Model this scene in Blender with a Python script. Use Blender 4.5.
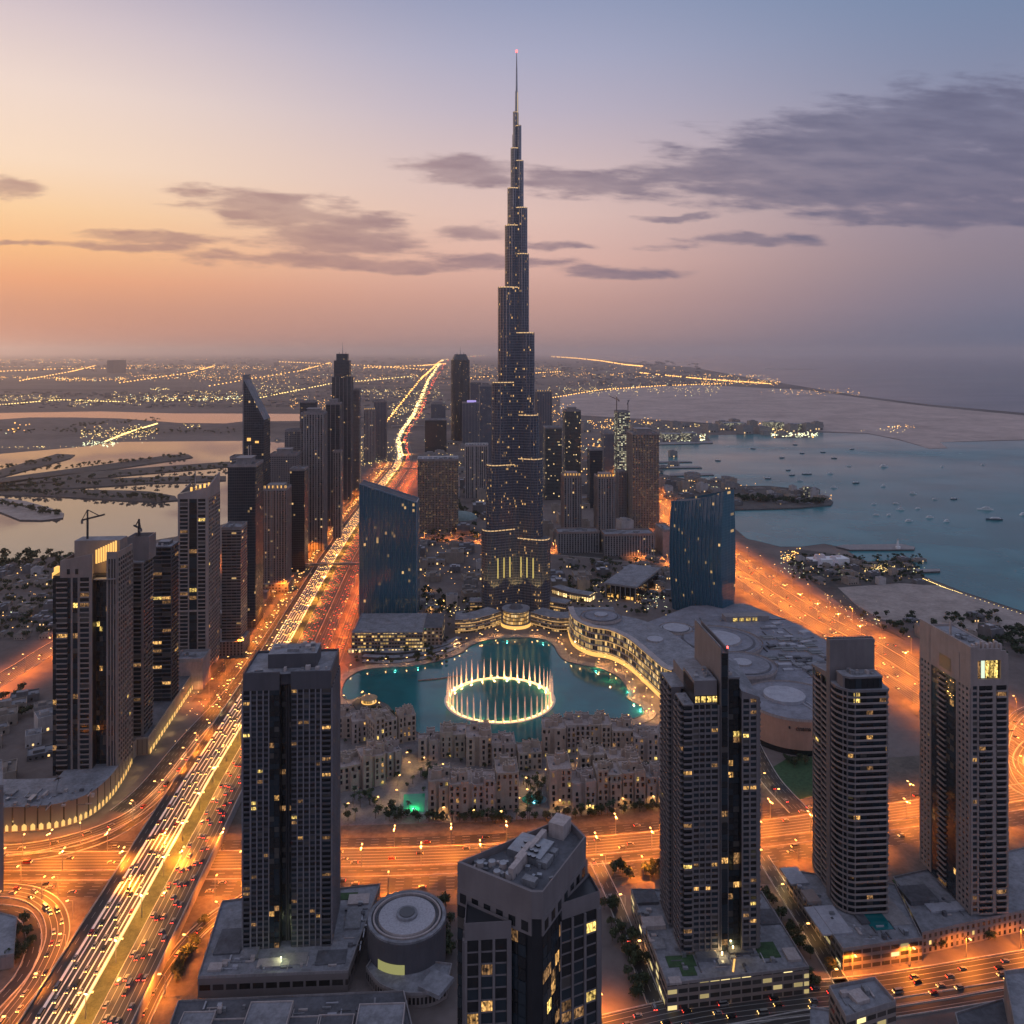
import bpy, bmesh, math, random
from math import radians, sin, cos, tan, atan2, pi, sqrt
from mathutils import Vector, Matrix
import numpy as np
random.seed(11)
for o in list(bpy.data.objects): bpy.data.objects.remove(o)
SC = bpy.context.scene
COL = SC.collection
H, F, HZ = 383.0, 820.0, 352.0        # eye height (m), focal length and horizon line (in 1024ths of the frame)
TH = radians(4.5)                     # turn of the street grid
# ------------------------------------------------------------------ camera
cd = bpy.data.cameras.new('camera'); cam = bpy.data.objects.new('camera', cd); COL.objects.link(cam)
cam.location = (0, 0, H); cam.rotation_euler = (radians(90), 0, 0)
cd.sensor_width = 36; cd.lens = 36*F/1024; cd.shift_y = (HZ-512)/1024
cd.clip_start = 1; cd.clip_end = 400000
SC.camera = cam
# ------------------------------------------------------------------ colour helpers
def lin(r, g, b):
    f = lambda c: (c/255/12.92) if c/255 <= .04045 else ((c/255+.055)/1.055)**2.4
    return (f(r), f(g), f(b), 1)
class NT:
    def __init__(s, nt): s.nt = nt; s.n = nt.nodes; s.l = nt.links
    def new(s, t, **kw):
        n = s.n.new(t)
        for k, v in kw.items(): setattr(n, k, v)
        return n
    def put(s, sock, v):
        if isinstance(v, bpy.types.NodeSocket): s.l.new(v, sock)
        elif v is not None: sock.default_value = v
    def m(s, op, a, b=None, c=None, clamp=False):
        n = s.new('ShaderNodeMath', operation=op, use_clamp=clamp)
        s.put(n.inputs[0], a)
        if b is not None: s.put(n.inputs[1], b)
        if c is not None: s.put(n.inputs[2], c)
        return n.outputs[0]
    def v(s, op, a, b=None, out=0):
        n = s.new('ShaderNodeVectorMath', operation=op); s.put(n.inputs[0], a)
        if b is not None: s.put(n.inputs[1], b)
        return n.outputs[out]
    def mix(s, f, a, b, t='RGBA', blend='MIX'):
        n = s.new('ShaderNodeMix', data_type=t, blend_type=blend)
        i = {'RGBA': (0, 6, 7, 2), 'FLOAT': (0, 2, 3, 0)}[t]
        s.put(n.inputs[i[0]], f); s.put(n.inputs[i[1]], a); s.put(n.inputs[i[2]], b)
        return n.outputs[i[3]]
    def ss(s, x, a, b):
        n = s.new('ShaderNodeMapRange', interpolation_type='SMOOTHSTEP')
        s.put(n.inputs[0], x); s.put(n.inputs[1], a); s.put(n.inputs[2], b)
        return n.outputs[0]
    def ramp(s, f, stops, mode='LINEAR'):
        n = s.new('ShaderNodeValToRGB'); n.color_ramp.interpolation = mode
        e = n.color_ramp.elements
        while len(e) < len(stops): e.new(.5)
        for el, (p, c) in zip(e, stops): el.position = p; el.color = c
        s.put(n.inputs[0], f)
        return n.outputs[0]
    def noise(s, vec, scale, detail=3, rough=.5, dim='3D'):
        n = s.new('ShaderNodeTexNoise', noise_dimensions=dim); s.put(n.inputs['Vector'], vec)
        n.inputs['Scale'].default_value = scale; n.inputs['Detail'].default_value = detail; n.inputs['Roughness'].default_value = rough
        return n.outputs[0]
    def comb(s, x, y, z=0.0):
        n = s.new('ShaderNodeCombineXYZ'); s.put(n.inputs[0], x); s.put(n.inputs[1], y); s.put(n.inputs[2], z)
        return n.outputs[0]
    def sep(s, v):
        n = s.new('ShaderNodeSeparateXYZ'); s.put(n.inputs[0], v); return n.outputs
# ------------------------------------------------------------------ sky (dusk) in the world
W = bpy.data.worlds.new('World'); SC.world = W; W.use_nodes = True
k = NT(W.node_tree); k.n.clear()
out = k.new('ShaderNodeOutputWorld'); bg = k.new('ShaderNodeBackground')
d = k.new('ShaderNodeTexCoord').outputs['Generated']
X, Y, Z = k.sep(d)
el = k.m('ARCSINE', Z); az = k.m('ARCTAN2', X, Y)
fe = k.m('DIVIDE', k.m('MAXIMUM', el, 0.0), radians(60), clamp=True)
e_ = lambda y: math.degrees(math.atan((HZ-y)/F))/60
ZEN = lin(160, 168, 198)
left = [(0, lin(190, 132, 112)), (e_(338), lin(202, 138, 114)), (e_(312), lin(216, 150, 118)), (e_(288), lin(240, 166, 120)), (e_(262), lin(251, 190, 132)),
        (e_(228), lin(254, 210, 160)), (e_(185), lin(252, 222, 194)), (e_(120), lin(242, 219, 206)), (e_(60), lin(219, 201, 203)), (e_(0), lin(184, 174, 191)), (.75, lin(165, 168, 195)), (1, ZEN)]
cent = [(0, lin(150, 122, 122)), (e_(335), lin(182, 144, 138)), (e_(300), lin(206, 160, 148)), (e_(262), lin(228, 182, 168)), (e_(215), lin(228, 194, 184)),
        (e_(165), lin(214, 190, 190)), (e_(110), lin(190, 180, 196)), (e_(55), lin(170, 171, 196)), (e_(0), lin(150, 158, 188)), (.75, lin(150, 160, 194)), (1, ZEN)]
rite = [(0, lin(82, 98, 126)), (e_(338), lin(98, 106, 130)), (e_(310), lin(122, 118, 138)), (e_(270), lin(140, 128, 142)), (e_(220), lin(150, 138, 154)),
        (e_(150), lin(142, 142, 166)), (e_(80), lin(126, 138, 168)), (e_(0), lin(110, 134, 168)), (.75, lin(130, 150, 188)), (1, ZEN)]
back = [(0, lin(134, 134, 158)), (.1, lin(162, 160, 184)), (.35, lin(166, 172, 202)), (1, ZEN)]
R = [k.ramp(fe, s) for s in (left, cent, rite, back)]
t1 = k.ss(az, radians(-36), radians(4)); t2 = k.ss(az, radians(-2), radians(34))
sk = k.mix(t2, k.mix(t1, R[0], R[1]), R[2])
tb = k.ss(k.m('ABSOLUTE', k.m('ADD', az, radians(20))), radians(62), radians(120))
sk = k.mix(tb, sk, R[3])
# clouds: soft streaked banks at fixed bearings
Yc = k.m('MAXIMUM', Y, .05)
tx = k.m('MULTIPLY', k.m('DIVIDE', X, Yc), F); ty = k.m('MULTIPLY', k.m('DIVIDE', Z, Yc), F)
pv = k.comb(tx, ty)
wob = k.noise(k.comb(k.m('MULTIPLY', tx, .011), k.m('MULTIPLY', ty, .03)), 1.0, 4, .6)
pw = k.comb(tx, k.m('ADD', ty, k.m('MULTIPLY', k.m('SUBTRACT', wob, .5), 26)))
best = None
for (px, py, rx, ry, sl, w) in [(8, 188, 46, 11, .16, 0), (290, 212, 108, 17, .14, -.1), (330, 238, 86, 20, .1, -.15), (150, 236, 72, 7, .06, 0), (135, 246, 70, 7, .04, .1),
        (345, 262, 170, 9, .03, -.05), (500, 262, 80, 9, .0, .1), (467, 172, 60, 15, .1, -.1), (588, 184, 72, 13, .06, -.15), (478, 232, 46, 13, 0, 0), (545, 246, 60, 6, 0, .25),
        (800, 160, 190, 22, -.1, -.2), (930, 128, 170, 34, -.1, -.3), (900, 178, 220, 28, -.03, -.25), (960, 212, 170, 18, .02, -.05), (735, 242, 80, 7, -.02, 0),
        (680, 217, 45, 5, 0, .1), (610, 272, 90, 9, .02, .3), (10, 245, 60, 4, 0, .25)]:
    mp = k.new('ShaderNodeMapping', vector_type='TEXTURE'); k.put(mp.inputs[0], pw)
    mp.inputs[1].default_value = (px-512, HZ-py, 0); mp.inputs[2].default_value = (0, 0, -math.atan(sl)); mp.inputs[3].default_value = (rx, ry, 1)
    L = k.v('LENGTH', mp.outputs[0], out=1)
    if w: L = k.m('ADD', L, w)
    best = L if best is None else k.m('SMOOTH_MIN', best, L, .25)
nz = k.noise(k.comb(k.m('MULTIPLY', k.m('ADD', tx, k.m('MULTIPLY', ty, 1.2)), .013), k.m('MULTIPLY', ty, .06)), 1.0, 6, .58)
den = k.m('ADD', k.m('SUBTRACT', 1.22, best), k.m('MULTIPLY', k.m('SUBTRACT', nz, .5), 2.4))
cm = k.m('MULTIPLY', k.ss(den, .02, .75), k.m('GREATER_THAN', Y, .06))
cm = k.m('MULTIPLY', cm, k.mix(k.ss(az, radians(-20), radians(25)), .80, .86, 'FLOAT'))
cc = k.mix(k.ss(az, radians(-28), radians(22)), lin(160, 122, 122), lin(98, 98, 124))
cc = k.mix(k.ss(nz, .3, .75), k.mix(.35, cc, sk), cc)
sk = k.mix(cm, sk, cc)
# a little of the physical sky on top, for the colour of the air overhead
ns = k.new('ShaderNodeTexSky', sky_type='NISHITA'); ns.sun_disc = False; ns.sun_elevation = radians(2.0); ns.sun_rotation = radians(-48)
add = k.new('ShaderNodeAddShader'); bg2 = k.new('ShaderNodeBackground')
k.l.new(sk, bg.inputs[0]); bg.inputs[1].default_value = 1.0
k.l.new(ns.outputs[0], bg2.inputs[0]); bg2.inputs[1].default_value = .0015
k.l.new(bg.outputs[0], add.inputs[0]); k.l.new(bg2.outputs[0], add.inputs[1]); k.l.new(add.outputs[0], out.inputs[0])
W.cycles.sampling_method = 'MANUAL'; W.cycles.sample_map_resolution = 512
# ------------------------------------------------------------------ last light of the sun, low on the left horizon
sd = bpy.data.lights.new('sun', 'SUN'); so = bpy.data.objects.new('sun', sd); COL.objects.link(so)
sd.energy = .55; sd.angle = radians(12); sd.color = (1, .56, .33)
sv = Vector((sin(radians(-48))*cos(radians(2)), cos(radians(-48))*cos(radians(2)), sin(radians(2))))
so.rotation_euler = sv.to_track_quat('Z', 'Y').to_euler()
VS = SC.view_settings; VS.view_transform = 'Standard'; VS.look = 'None'; VS.exposure = 0.0; VS.gamma = 1; VS.use_curve_mapping = False
cy = SC.cycles
cy.max_bounces = 4; cy.diffuse_bounces = 2; cy.glossy_bounces = 3; cy.transmission_bounces = 2; cy.volume_bounces = 1; cy.transparent_max_bounces = 6
cy.sample_clamp_indirect = 4; cy.sample_clamp_direct = 0; cy.caustics_reflective = False; cy.caustics_refractive = False
cy.use_denoising = True; cy.denoiser = 'OPENIMAGEDENOISE'; cy.denoising_input_passes = 'RGB_ALBEDO_NORMAL'; cy.use_light_tree = True
SC.render.filter_size = .95
# ------------------------------------------------------------------ places
def P(px, py, z=0.0):
    y = (H-z)*F/(py-HZ)
    return Vector(((px-512)*y/F, y, z))
def PL(pts, z=0.0): return [P(a, b, z) for a, b in pts]
RU = Vector((cos(TH), sin(TH), 0)); FU = Vector((-sin(TH), cos(TH), 0))     # right and away, along the street grid
# ------------------------------------------------------------------ tagging and object building
def tag(o, label=None, cat=None, group=None, kind=None):
    if label: o['label'] = label
    if cat: o['category'] = cat
    if group: o['group'] = group
    if kind: o['kind'] = kind
    return o
def empty(name, loc=(0, 0, 0), rz=0.0, label=None, cat=None, group=None):
    o = bpy.data.objects.new(name, None); COL.objects.link(o); o.location = loc; o.rotation_euler = (0, 0, rz); o.empty_display_size = 2
    return tag(o, label, cat, group)
def link(name, me, parent=None, loc=None, rz=0.0):
    o = bpy.data.objects.new(name, me); COL.objects.link(o)
    if parent is not None: o.parent = parent
    if loc is not None: o.location = loc
    if rz: o.rotation_euler = (0, 0, rz)
    return o
class MB:
    """collects polygons (with metre UVs and a material slot) for ONE mesh object"""
    def __init__(s): s.v = []; s.f = []; s.mi = []; s.uv = []
    def poly(s, pts, m=0, uv=None):
        n = len(s.v); s.v.extend([tuple(p) for p in pts]); s.f.append(tuple(range(n, n+len(pts)))); s.mi.append(m)
        s.uv.extend(uv if uv else [(p[0], p[1]) for p in pts])
    def wall(s, a, b, z0, z1, m=0, u0=0.0, z2=None, z3=None):
        """upright quad from a to b (outside on the right of a->b)"""
        l = sqrt((b[0]-a[0])**2+(b[1]-a[1])**2); t0 = z1 if z2 is None else z2; t1 = z1 if z3 is None else z3
        s.poly([(a[0], a[1], z0), (b[0], b[1], z0), (b[0], b[1], t1), (a[0], a[1], t0)], m, [(u0, z0), (u0+l, z0), (u0+l, t1), (u0, t0)])
        return u0+l
    def prism(s, pts, z0, z1, m=0, mt=None, ztop=None, bottom=False, top=True):
        """pts counter-clockwise; ztop may give a height per corner"""
        n = len(pts); zt = ztop or [z1]*n; u = 0
        for i in range(n):
            j = (i+1) % n
            u = s.wall(pts[i], pts[j], z0, None, m, u, zt[i], zt[j])
        if top: s.poly([(p[0], p[1], zt[i]) for i, p in enumerate(pts)], m if mt is None else mt)
        if bottom: s.poly([(p[0], p[1], z0) for p in reversed(pts)], m)
    def box(s, x0, x1, y0, y1, z0, z1, m=0, mt=None, bottom=False):
        s.prism([(x0, y0), (x1, y0), (x1, y1), (x0, y1)], z0, z1, m, mt, bottom=bottom)
    def obox(s, o, e, n, u0, u1, d0, d1, z0, z1, m=0, mt=None):
        """box on a facade: u along e, d outwards along n"""
        q = lambda u, dd: (o[0]+e[0]*u+n[0]*dd, o[1]+e[1]*u+n[1]*dd)
        s.prism([q(u0, d1), q(u1, d1), q(u1, d0), q(u0, d0)], z0, z1, m, mt, bottom=True)
    def cyl(s, cx, cy, r, z0, z1, m=0, mt=None, n=24, r1=None, a0=0.0, a1=2*pi, top=True, sx=1.0):
        r1 = r if r1 is None else r1
        full = abs(a1-a0) > 6.28
        N = n if full else n+1
        A = [a0+(a1-a0)*i/n for i in range(N)]
        c = lambda rr, a, z: (cx+rr*sx*cos(a), cy+rr*sin(a), z)
        for i in range(n):
            a, b = A[i], A[(i+1) % N]
            ua, ub = r*(a0+(a1-a0)*i/n), r*(a0+(a1-a0)*(i+1)/n)
            s.poly([c(r, a, z0), c(r, b, z0), c(r1, b, z1), c(r1, a, z1)], m, [(ua, z0), (ub, z0), (ub, z1), (ua, z1)])
        if top and r1 > 1e-3: s.poly([c(r1, a, z1) for a in A], m if mt is None else mt)
    def bar(s, a, b, r, m=0):
        a = Vector(a); b = Vector(b); dd = (b-a).normalized(); up = Vector((0, 0, 1)) if abs(dd.z) < .9 else Vector((1, 0, 0))
        u = dd.cross(up).normalized()*r; w = dd.cross(u).normalized()*r
        c = [u+w, -u+w, -u-w, u-w]
        for i in range(4):
            p, q = c[i], c[(i+1) % 4]
            s.poly([a+q, a+p, b+p, b+q], m)
        s.poly([a+x for x in c], m); s.poly([b+x for x in reversed(c)], m)
    def mesh(s, name, mats, smooth=False):
        me = bpy.data.meshes.new(name); me.from_pydata(s.v, [], s.f)
        for m in (mats if isinstance(mats, (list, tuple)) else [mats]): me.materials.append(m)
        me.polygons.foreach_set('material_index', s.mi)
        uvl = me.uv_layers.new(name='UVMap'); uvl.data.foreach_set('uv', [c for p in s.uv for c in p])
        if smooth: me.polygons.foreach_set('use_smooth', [True]*len(s.f))
        me.update(); return me
    def build(s, name, mats, parent=None, loc=None, rz=0.0, smooth=False):
        return link(name, s.mesh(name, mats, smooth), parent, loc, rz)
# ------------------------------------------------------------------ materials
MATS = {}
def material(name):
    m = bpy.data.materials.new(name); m.use_nodes = True
    kk = NT(m.node_tree); kk.n.clear()
    o = kk.new('ShaderNodeOutputMaterial'); p = kk.new('ShaderNodeBsdfPrincipled'); kk.l.new(p.outputs[0], o.inputs[0])
    MATS[name] = m
    return m, kk, p
def pbr(name, col, rough=.7, metal=0.0, var=.25, scale=.15, spec=.4):
    """plain surface with blotchy weathering in object space"""
    m, kk, p = material(name)
    c = (*col[:3], 1)
    if var:
        oc = kk.new('ShaderNodeTexCoord').outputs['Object']
        n1 = kk.noise(oc, scale, 5, .65); n2 = kk.noise(kk.v('MULTIPLY', oc, (1, 1, .12)), scale*5, 3, .6)
        f = kk.m('ADD', kk.m('MULTIPLY', n1, .6), kk.m('MULTIPLY', n2, .4))
        c = kk.mix(kk.ss(f, .3, .7), tuple(x*(1-var) for x in col[:3])+(1,), tuple(min(1, x*(1+var)) for x in col[:3])+(1,))
    kk.put(p.inputs['Base Color'], c); p.inputs['Roughness'].default_value = rough; p.inputs['Metallic'].default_value = metal
    p.inputs['Specular IOR Level'].default_value = spec
    return m
def room(name, col, strength):
    """a lit room behind glass: uneven lamps, curtains and furniture"""
    m, kk, p = material(name)
    oi = kk.new('ShaderNodeObjectInfo').outputs['Random']; g = kk.new('ShaderNodeNewGeometry')
    q = kk.v('ADD', kk.v('MULTIPLY', g.outputs['Position'], (.9, .9, .7)), kk.comb(kk.m('MULTIPLY', oi, 80.0), kk.m('MULTIPLY', oi, 37.0)))
    n1 = kk.noise(q, 1.0, 2, .6); n2 = kk.noise(kk.v('MULTIPLY', q, (2.2, 2.2, .15)), 1.0, 2, .5)
    f = kk.m('MULTIPLY', kk.ss(n1, .3, .68), kk.m('ADD', .35, kk.m('MULTIPLY', kk.ss(n2, .4, .6), .9)))
    p.inputs['Base Color'].default_value = (.03, .028, .025, 1); p.inputs['Roughness'].default_value = .15
    p.inputs['Emission Color'].default_value = (*col, 1); kk.put(p.inputs['Emission Strength'], kk.m('MULTIPLY', f, kk.m('MULTIPLY', kk.m('ADD', .5, oi), strength)))
    m.cycles.emission_sampling = 'NONE'; return m
def emit(name, col, strength, sample='NONE', base=(.1, .1, .1)):
    m, kk, p = material(name)
    p.inputs['Base Color'].default_value = (*base, 1); p.inputs['Emission Color'].default_value = (*col[:3], 1); p.inputs['Emission Strength'].default_value = strength
    m.cycles.emission_sampling = sample
    return m
def glass(name, col, rough=.08, spec=.8, jitter=.02):
    m, kk, p = material(name)
    p.inputs['Base Color'].default_value = (*col, 1); p.inputs['Roughness'].default_value = rough; p.inputs['Specular IOR Level'].default_value = spec
    if jitter:
        g = kk.new('ShaderNodeNewGeometry')
        r = kk.new('ShaderNodeTexWhiteNoise', noise_dimensions='1D'); kk.l.new(g.outputs['Random Per Island'], r.inputs['W'])
        j = kk.v('MULTIPLY', kk.v('SUBTRACT', r.outputs['Color'], (.5, .5, .5)), (jitter*2,)*3)
        kk.l.new(kk.v('NORMALIZE', kk.v('ADD', g.outputs['Normal'], j)), p.inputs['Normal'])
    return m
def facade_group():
    g = bpy.data.node_groups.new('facade', 'ShaderNodeTree'); kk = NT(g)
    gi = kk.new('NodeGroupInput'); go = kk.new('NodeGroupOutput')
    for nm, t, dv in [('Wall', 'NodeSocketColor', (.3, .27, .26, 1)), ('Glass', 'NodeSocketColor', (.02, .03, .04, 1)), ('Bay', 'NodeSocketFloat', 3.5), ('Floor', 'NodeSocketFloat', 3.7),
                      ('WinW', 'NodeSocketFloat', .7), ('WinH', 'NodeSocketFloat', .6), ('Lit', 'NodeSocketFloat', .05), ('LitColor', 'NodeSocketColor', (1, .62, .25, 1)), ('LitStrength', 'NodeSocketFloat', 1.5),
                      ('Rough', 'NodeSocketFloat', .12), ('Cluster', 'NodeSocketFloat', .5), ('Jitter', 'NodeSocketFloat', .03)]:
        s = g.interface.new_socket(nm, in_out='INPUT', socket_type=t); s.default_value = dv
    g.interface.new_socket('BSDF', in_out='OUTPUT', socket_type='NodeSocketShader')
    I = gi.outputs
    uv = kk.new('ShaderNodeUVMap').outputs[0]; ux, uy, _ = kk.sep(uv)
    oi = kk.new('ShaderNodeObjectInfo').outputs['Random']
    cu = kk.m('DIVIDE', ux, I['Bay']); cv = kk.m('DIVIDE', uy, I['Floor'])
    fu = kk.m('FRACT', cu); fv = kk.m('FRACT', cv); iu = kk.m('FLOOR', cu); iv = kk.m('FLOOR', cv)
    geo = kk.new('ShaderNodeNewGeometry'); nz_ = kk.sep(geo.outputs['Normal'])[2]
    side = kk.m('LESS_THAN', kk.m('ABSOLUTE', nz_), .5)
    a = kk.m('LESS_THAN', kk.m('ABSOLUTE', kk.m('SUBTRACT', fu, .5)), kk.m('MULTIPLY', I['WinW'], .5))
    b = kk.m('LESS_THAN', kk.m('ABSOLUTE', kk.m('SUBTRACT', fv, .5)), kk.m('MULTIPLY', I['WinH'], .5))
    win = kk.m('MULTIPLY', kk.m('MULTIPLY', a, b), side)
    cell = kk.comb(iu, iv, kk.m('MULTIPLY', oi, 97.0))
    wn = kk.new('ShaderNodeTexWhiteNoise', noise_dimensions='3D'); kk.l.new(cell, wn.inputs['Vector'])
    rnd = wn.outputs['Value']; rc = kk.sep(wn.outputs['Color'])
    big = kk.noise(kk.v('MULTIPLY', cell, (.22, .35, 1)), 1.0, 2, .5)
    thr = kk.m('MULTIPLY', I['Lit'], kk.m('ADD', kk.m('SUBTRACT', 1.0, I['Cluster']), kk.m('MULTIPLY', kk.m('MULTIPLY', kk.ss(big, .42, .7), 4.0), I['Cluster'])))
    lit = kk.m('MULTIPLY', kk.m('LESS_THAN', rnd, thr), win)
    lvl = kk.m('MULTIPLY', kk.m('ADD', .25, kk.m('MULTIPLY', rc[1], rc[1])), I['LitStrength'])
    p = kk.new('ShaderNodeBsdfPrincipled')
    oc = kk.new('ShaderNodeTexCoord').outputs['Object']
    wv = kk.noise(kk.v('MULTIPLY', oc, (.08, .08, .015)), 1.0, 4, .6)
    wall = kk.mix(1.0, I['Wall'], kk.comb(*[kk.m('ADD', .7, kk.m('MULTIPLY', wv, .6))]*3), blend='MULTIPLY')
    gl = kk.mix(kk.m('MULTIPLY', rc[2], rc[2]), I['Glass'], kk.mix(.25, I['Glass'], I['Wall']))
    kk.put(p.inputs['Base Color'], kk.mix(win, wall, gl))
    kk.put(p.inputs['Roughness'], kk.mix(win, .75, I['Rough'], 'FLOAT'))
    kk.put(p.inputs['Specular IOR Level'], kk.mix(win, .3, .8, 'FLOAT'))
    j = kk.v('MULTIPLY', kk.v('SUBTRACT', wn.outputs['Color'], (.5, .5, .5)), kk.comb(*[kk.m('MULTIPLY', kk.m('MULTIPLY', I['Jitter'], 2.0), win)]*3))
    kk.l.new(kk.v('NORMALIZE', kk.v('ADD', geo.outputs['Normal'], j)), p.inputs['Normal'])
    kk.put(p.inputs['Emission Color'], kk.mix(kk.m('MULTIPLY', rc[0], .5), I['LitColor'], (1, .82, .5, 1)))
    kk.put(p.inputs['Emission Strength'], kk.m('MULTIPLY', lit, lvl))
    kk.l.new(p.outputs[0], go.inputs[0])
    return g
FG = facade_group()
def facade(name, **kw):
    m = bpy.data.materials.new(name); m.use_nodes = True; kk = NT(m.node_tree); kk.n.clear()
    o = kk.new('ShaderNodeOutputMaterial'); g = kk.new('ShaderNodeGroup'); g.node_tree = FG; kk.l.new(g.outputs[0], o.inputs[0])
    for a, b in kw.items(): g.inputs[a].default_value = (*b, 1) if isinstance(b, tuple) else b
    m.cycles.emission_sampling = 'NONE'; MATS[name] = m
    return m
CONC = pbr('concrete', (.23, .21, .21), .8)
CONCD = pbr('dark_concrete', (.13, .12, .125), .8)
PALE = pbr('pale_stone', (.36, .31, .295), .8)
ROOF = pbr('roof_grey', (.2, .2, .215), .85, var=.4, scale=.08)
ROOFD = pbr('roof_dark', (.09, .09, .1), .85, var=.4, scale=.08)
METAL = pbr('grey_metal', (.3, .31, .33), .4, .7)
DARK = pbr('black_metal', (.03, .03, .034), .5)
WHITE = pbr('white_paint', (.7, .69, .68), .5, var=.08)
GLASSD = glass('dark_glass', (.014, .017, .02)); GLASSB = glass('blue_glass', (.018, .03, .04)); GLASSC = glass('curtained_glass', (.07, .065, .06), .3)
LITW = room('lit_window_warm', (1, .53, .16), 1.3); LITY = room('lit_window_yellow', (1, .68, .18), 1.9); LITD = room('lit_window_dim', (1, .52, .2), .4); LITC = emit('lit_window_cool', (.85, 1, .75), 1.0)
GOLD = emit('gold_light', (1, .52, .12), 1.3); GOLDB = emit('bright_gold_light', (1, .62, .22), 5.0)
REDL = emit('red_beacon', (1, .06, .05), 8.0)
GRASS = pbr('lawn', (.035, .075, .03), .9, var=.4, scale=.3)
# ================================================================== GROUND, WATER, ROADS
def ground_mat():
    m, kk, p = material('desert_ground')
    pos = kk.new('ShaderNodeNewGeometry').outputs['Position']
    n1 = kk.noise(pos, .0007, 5, .6); n2 = kk.noise(kk.v('MULTIPLY', pos, (.0004, .002, 0)), 1.0, 5, .6); n3 = kk.noise(pos, .02, 4, .6); n4 = kk.noise(pos, .15, 3, .6)
    f = kk.m('ADD', kk.m('ADD', kk.m('MULTIPLY', n1, .35), kk.m('MULTIPLY', n2, .4)), kk.m('MULTIPLY', n3, .25))
    c = kk.ramp(f, [(.36, (.055, .05, .05, 1)), (.47, (.13, .108, .1, 1)), (.56, (.19, .155, .14, 1)), (.68, (.1, .088, .08, 1))])
    c = kk.mix(1.0, c, kk.comb(*[kk.m('ADD', .75, kk.m('MULTIPLY', n4, .5))]*3), blend='MULTIPLY')
    kk.put(p.inputs['Base Color'], c); p.inputs['Roughness'].default_value = .95; p.inputs['Specular IOR Level'].default_value = .1
    return m
GROUND = ground_mat()
b = MB(); L = 300000
b.poly([(-L, -3000, 0), (L, -3000, 0), (L, L, 0), (-L, L, 0)]); b.build('ground', GROUND)['kind'] = 'structure'
# ---- haze: one closed box of even air
hz = MB(); hz.prism([(-L*1.05, -6000), (L*1.05, -6000), (L*1.05, L*1.05), (-L*1.05, L*1.05)], -1.0, 870.0, bottom=True)
hm = bpy.data.materials.new('air'); hm.use_nodes = True; kk = NT(hm.node_tree); kk.n.clear()
o_ = kk.new('ShaderNodeOutputMaterial'); pv_ = kk.new('ShaderNodeVolumePrincipled'); kk.l.new(pv_.outputs[0], o_.inputs['Volume'])
pv_.inputs['Color'].default_value = (1, .97, .97, 1); pv_.inputs['Density'].default_value = 2.7e-5; pv_.inputs['Anisotropy'].default_value = .78
hm.cycles.homogeneous_volume = True
ho = hz.build('haze', hm); tag(ho, kind='stuff', label='thin dusk haze lying over the city and the sea')
# ---- water
def water(name, col, rough=.12, bump=.25, sc=.12, spec=.5):
    m, kk, p = material(name)
    pos = kk.new('ShaderNodeNewGeometry').outputs['Position']
    n1 = kk.noise(kk.v('MULTIPLY', pos, (1, .55, 1)), sc, 4, .6); n2 = kk.noise(pos, sc*.05, 3, .6)
    bp = kk.new('ShaderNodeBump'); bp.inputs['Strength'].default_value = bump; bp.inputs['Distance'].default_value = 1.0
    kk.put(bp.inputs['Height'], n1); kk.l.new(bp.outputs[0], p.inputs['Normal'])
    kk.put(p.inputs['Base Color'], kk.mix(kk.ss(n2, .35, .65), tuple(c*.8 for c in col)+(1,), tuple(c*1.2 for c in col)+(1,)))
    n3 = kk.noise(kk.v('MULTIPLY', pos, (.0011, .0022, 1)), 1.0, 4, .6); kk.put(p.inputs['Roughness'], kk.m('ADD', rough*.6, kk.m('MULTIPLY', kk.ss(n3, .3, .7), rough*(.15 if rough > .25 else .9)))); p.inputs['Specular IOR Level'].default_value = spec
    return m
WSEA = water('sea_water', (.012, .05, .085), .3, .06, .05, .22); WBAY = water('bay_water', (.028, .165, .18), .2, .14, .08, .3)
WLAG = water('lagoon_water', (.09, .075, .07), .02, .035, .06, 1.0); WLAKE = water('lake_water', (.006, .115, .12), .08, .08, .3)
def sheet(name, pts, z, mat, kind='structure', label=None, cat=None):
    b = MB(); b.poly([(p[0], p[1], z) for p in pts]); o = b.build(name, mat); return tag(o, label, cat, kind=kind)
def slab(name, pts, z0, z1, mats, kind='structure', label=None, cat=None):
    a = sum(pts[i][0]*pts[(i+1) % len(pts)][1]-pts[(i+1) % len(pts)][0]*pts[i][1] for i in range(len(pts)))
    pts = list(pts) if a > 0 else list(reversed(pts))
    b = MB(); b.prism([(p[0], p[1]) for p in pts], z0, z1, 0, len(mats)-1 if isinstance(mats, list) else 0); return tag(b.build(name, mats), label, cat, kind=kind)
sheet('lagoon', PL([(-200, 462), (0, 454), (82, 447), (122, 442), (243, 441), (290, 443), (290, 470), (262, 500), (240, 520), (175, 537), (112, 547), (60, 556), (0, 562), (-200, 580)]), .5, WLAG)
sheet('inlet', PL([(-300, 414), (0, 413), (40, 412.4), (100, 411.5), (175, 413.5), (243, 413.7), (305, 414), (305, 421), (243, 421.5), (225, 423.5), (180, 423), (120, 418.5), (75, 417.5), (30, 417.5), (0, 419.5), (-300, 423)]), .5, WLAG)
sheet('sea', PL([(480, 352.9), (512, 353.3), (560, 356.4), (600, 359.5), (690, 367), (740, 376), (805, 387), (858, 395.5), (928, 404.5), (1024, 413), (1500, 452), (2400, 480), (6000, 352.9)]), .5, WSEA)
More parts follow.
